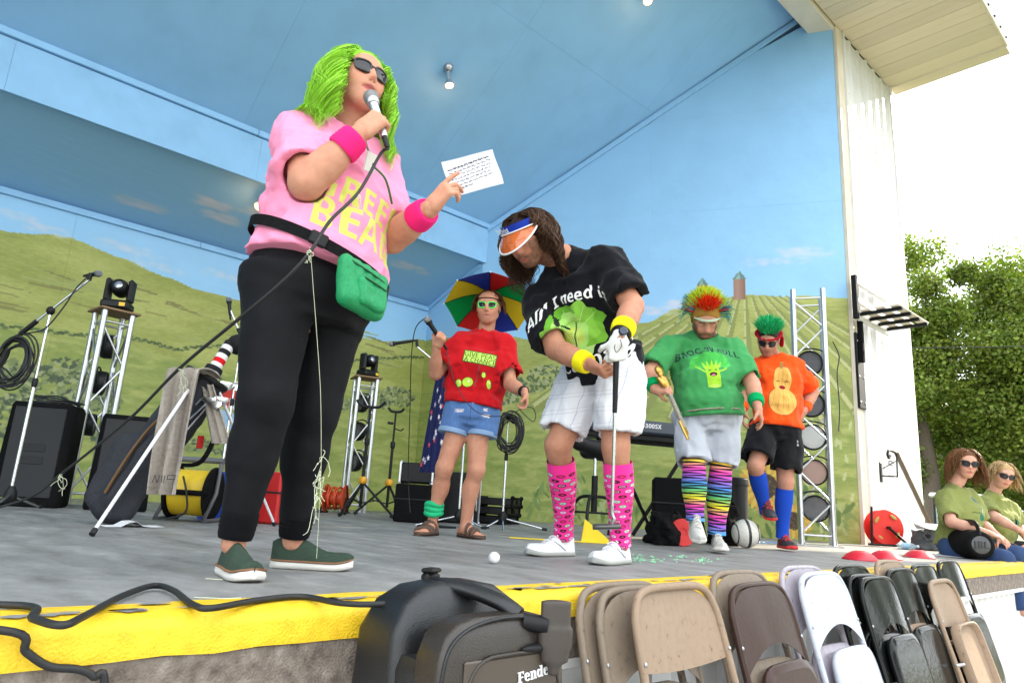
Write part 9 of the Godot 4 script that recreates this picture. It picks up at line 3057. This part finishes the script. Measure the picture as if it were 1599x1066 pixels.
func outdoors() -> void:
	M.bark = noisy([[0.0, Color(0.05, 0.04, 0.03)], [1.0, Color(0.13, 0.10, 0.075)]], 0.6, 0.9, 0.05)
	var lm := StandardMaterial3D.new()
	lm.vertex_color_use_as_albedo = true
	lm.roughness = 0.6
	lm.backlight_enabled = true
	lm.backlight = Color(0.80, 0.85, 0.35)
	M.leaf = lm
	M.leaf_cluster = leaf_mesh(11, 0.16, 3)
	var G := GROUND
	tree("broad leafy tree rising beside the shell, its crown nearest the white front", V(25.0, G, -7.4), 11.3, V(3.2, 0, 3.0), 1.8, 7500, 3, "trees beyond the stage")
	tree("broad leafy tree at the right edge of the picture", V(27.5, G, -4.4), 10.8, V(3.4, 0, 2.8), 1.4, 7500, 8, "trees beyond the stage")
	tree("lower bushy tree filling the gap behind the seated women", V(33.0, G, -7.6), 8.0, V(4.2, 0, 4.2), 0.8, 6000, 13, "trees beyond the stage")
	tree("dark bushy tree low behind the blond seated woman", V(36.0, G, -3.6), 7.5, V(4.5, 0, 4.0), 0.6, 6000, 17, "trees beyond the stage")
	tree("tall shade tree standing at the right of the audience, nearest the shell", V(23.0, G, 2.3), 17.5, V(3.0, 0, 2.7), 11.2, 15000, 21, "shade trees beside the audience")
	tree("tall shade tree standing at the right of the audience, middle one", V(25.5, G, 5.4), 19.5, V(3.4, 0, 3.2), 12.0, 15000, 25, "shade trees beside the audience")
	tree("tall shade tree standing at the right of the audience, farthest from the shell", V(22.0, G, 9.5), 17.0, V(3.6, 0, 3.4), 6.0, 6000, 29, "shade trees beside the audience")
	var back := [[-9.0, 17.0, 10.5, 31, "first from the left"], [-1.5, 19.0, 12.0, 37, "second from the left"], [6.0, 17.5, 11.0, 41, "third from the left"], [13.0, 19.5, 12.5, 43, "fourth from the left"]]
	for q in [[36.0, 7.0, 8.5, 51, "nearest the shell"], [35.0, 14.0, 9.0, 53, "in the middle"], [28.0, 20.0, 9.5, 57, "farthest from the shell"]]:
		tree("low bushy tree at the right side of the park, " + q[4], V(q[0], G, q[1]), q[2], V(4.4, 0, 4.0), 0.5, 4500, q[3], "bushy trees along the park side")
	for q in back:
		tree("leafy tree behind the audience, " + q[4], V(q[0], G, q[1]), q[2], V(3.6, 0, 3.2), 1.8, 3600, q[3], "trees behind the audience")
	var pa := V(18.9, 3.55, -10.5)
	var pts := []
	for k in 13:
		var u := k / 12.0
		pts.append(V(17.0, 4.85 - 0.9 * u * (1.0 - u), -9.5).lerp(V(21.0, 4.85, 14.0), u) - V(0, 2.6 * u * (1.0 - u), 0))
	var w := thing("power_line", "thin power line crossing in front of the trees", "wire", V(17.0, G, -9.5))
	obj("wire", MB.new(w.position).tube(PackedVector3Array(pts), 0.012, 5).mesh(), M.cable, w)
	for q in [V(17.0, G, -9.5), V(21.0, G, 14.0)]:
		obj("pole", MB.new(w.position).rod(q, q + V(0, 6.6, 0), 0.13, 0.10, 10).box(q + V(0, 5.85, 0), V(1.4, 0.1, 0.1), 0.01).mesh(), M.bark, w)
	var g := V(20.5, G, -5.75)
	var tr := thing("tractor", "small green tractor with glass cab parked under the trees", "tractor", g)
	var gr := mat(Color(0.03, 0.16, 0.03), 0.35)
	obj("bonnet", MB.new(g).box(g + V(-0.9, 0.95, 0.3), V(1.3, 0.5, 0.6), 0.06).mesh(), gr, tr)
	obj("chassis", MB.new(g).box(g + V(-0.2, 0.62, 0.3), V(2.6, 0.25, 0.5), 0.04).mesh(), M.black_matte, tr)
	obj("cab_roof", MB.new(g).box(g + V(0.35, 2.02, 0.3), V(1.15, 0.12, 1.15), 0.04).mesh(), mat(Color(0.6, 0.6, 0.57), 0.5), tr)
	for sx: float in [-1.0, 1.0]:
		for sz: float in [-1.0, 1.0]:
			obj("cab_post", MB.new(g).rod(g + V(0.35 + 0.5 * sx, 0.9, 0.3 + 0.5 * sz), g + V(0.35 + 0.46 * sx, 1.98, 0.3 + 0.48 * sz), 0.035).mesh(), M.black_plastic, tr)
	var gm := StandardMaterial3D.new()
	gm.albedo_color = Color(0.62, 0.75, 0.75, 0.35)
	gm.transparency = BaseMaterial3D.TRANSPARENCY_ALPHA
	gm.roughness = 0.05
	obj("windscreen", MB.new(g).box(g + V(-0.14, 1.45, 0.3), V(0.02, 0.98, 0.9)).mesh(), gm, tr)
	obj("side_window", MB.new(g).box(g + V(0.35, 1.45, 0.79), V(0.88, 0.98, 0.02)).mesh(), gm, tr)
	for q in [[0.6, 0.65, 0.95], [0.6, 0.65, -0.35], [-1.25, 0.42, 0.8], [-1.25, 0.42, -0.2]]:
		var c := g + V(q[0], q[1], q[2])
		var wh := obj("wheel", MB.new(g).lathe(c - V(0, 0, 0.15), Vector3.BACK, [[q[1] * 0.55, 0.02], [q[1] * 0.95, 0.0], [q[1], 0.06], [q[1], 0.24], [q[1] * 0.95, 0.30], [q[1] * 0.55, 0.28]], 24).mesh(), M.rubber, tr)
		obj("rim", MB.new(g).lathe(c - V(0, 0, 0.1), Vector3.BACK, [[q[1] * 0.56, 0], [q[1] * 0.5, 0.1], [q[1] * 0.15, 0.12], [q[1] * 0.15, 0.2]], 20).mesh(), mat(Color(0.6, 0.45, 0.02), 0.5), wh)

func _ready() -> void:
	var cam := Camera3D.new()
	cam.name = "camera"
	var right := V(0.732, 0.058, 0.679).normalized()
	var fwd := V(0.6524, 0.2271, -0.7231).normalized()
	right = (right - fwd * right.dot(fwd)).normalized()
	cam.transform = Transform3D(Basis(right, right.cross(fwd), -fwd), V(0, 0.25, 0))
	cam.fov = 52.96
	cam.near = 0.05
	cam.far = 900.0
	add_child(cam)
	cam.current = true
	var we := WorldEnvironment.new()
	we.name = "world"
	var env := Environment.new()
	env.background_mode = Environment.BG_SKY
	var sk := ProceduralSkyMaterial.new()
	sk.sky_top_color = Color(0.81, 0.83, 0.85)
	sk.sky_horizon_color = Color(0.93, 0.95, 0.96)
	sk.sky_curve = 0.18
	sk.ground_bottom_color = Color(0.35, 0.36, 0.30)
	sk.ground_horizon_color = Color(0.55, 0.57, 0.52)
	var sky := Sky.new()
	sky.sky_material = sk
	env.sky = sky
	env.background_energy_multiplier = 1.0
	env.tonemap_mode = Environment.TONE_MAPPER_LINEAR
	env.tonemap_exposure = 5.7
	env.sdfgi_enabled = true
	env.ssao_enabled = true
	env.ssil_enabled = true
	we.environment = env
	add_child(we)
	var sun := DirectionalLight3D.new()
	sun.name = "sun"
	sun.light_energy = 0.9
	sun.light_color = Color(1.0, 0.93, 0.82)
	sun.light_angular_distance = 0.5
	sun.shadow_enabled = true
	add_child(sun)
	sun.look_at_from_position(V(1.0, 0.575, 0.22) * 50.0, Vector3.ZERO)
	M.soffit = []
	for k in 3:
		M.soffit.append(mat(Color(0.66, 0.56, 0.43) * [1.0, 0.94, 1.05][k], 0.5))
	build_shell()
	build_stage()
	build_ground()
	cast()
	gear()
	front()
	outdoors()
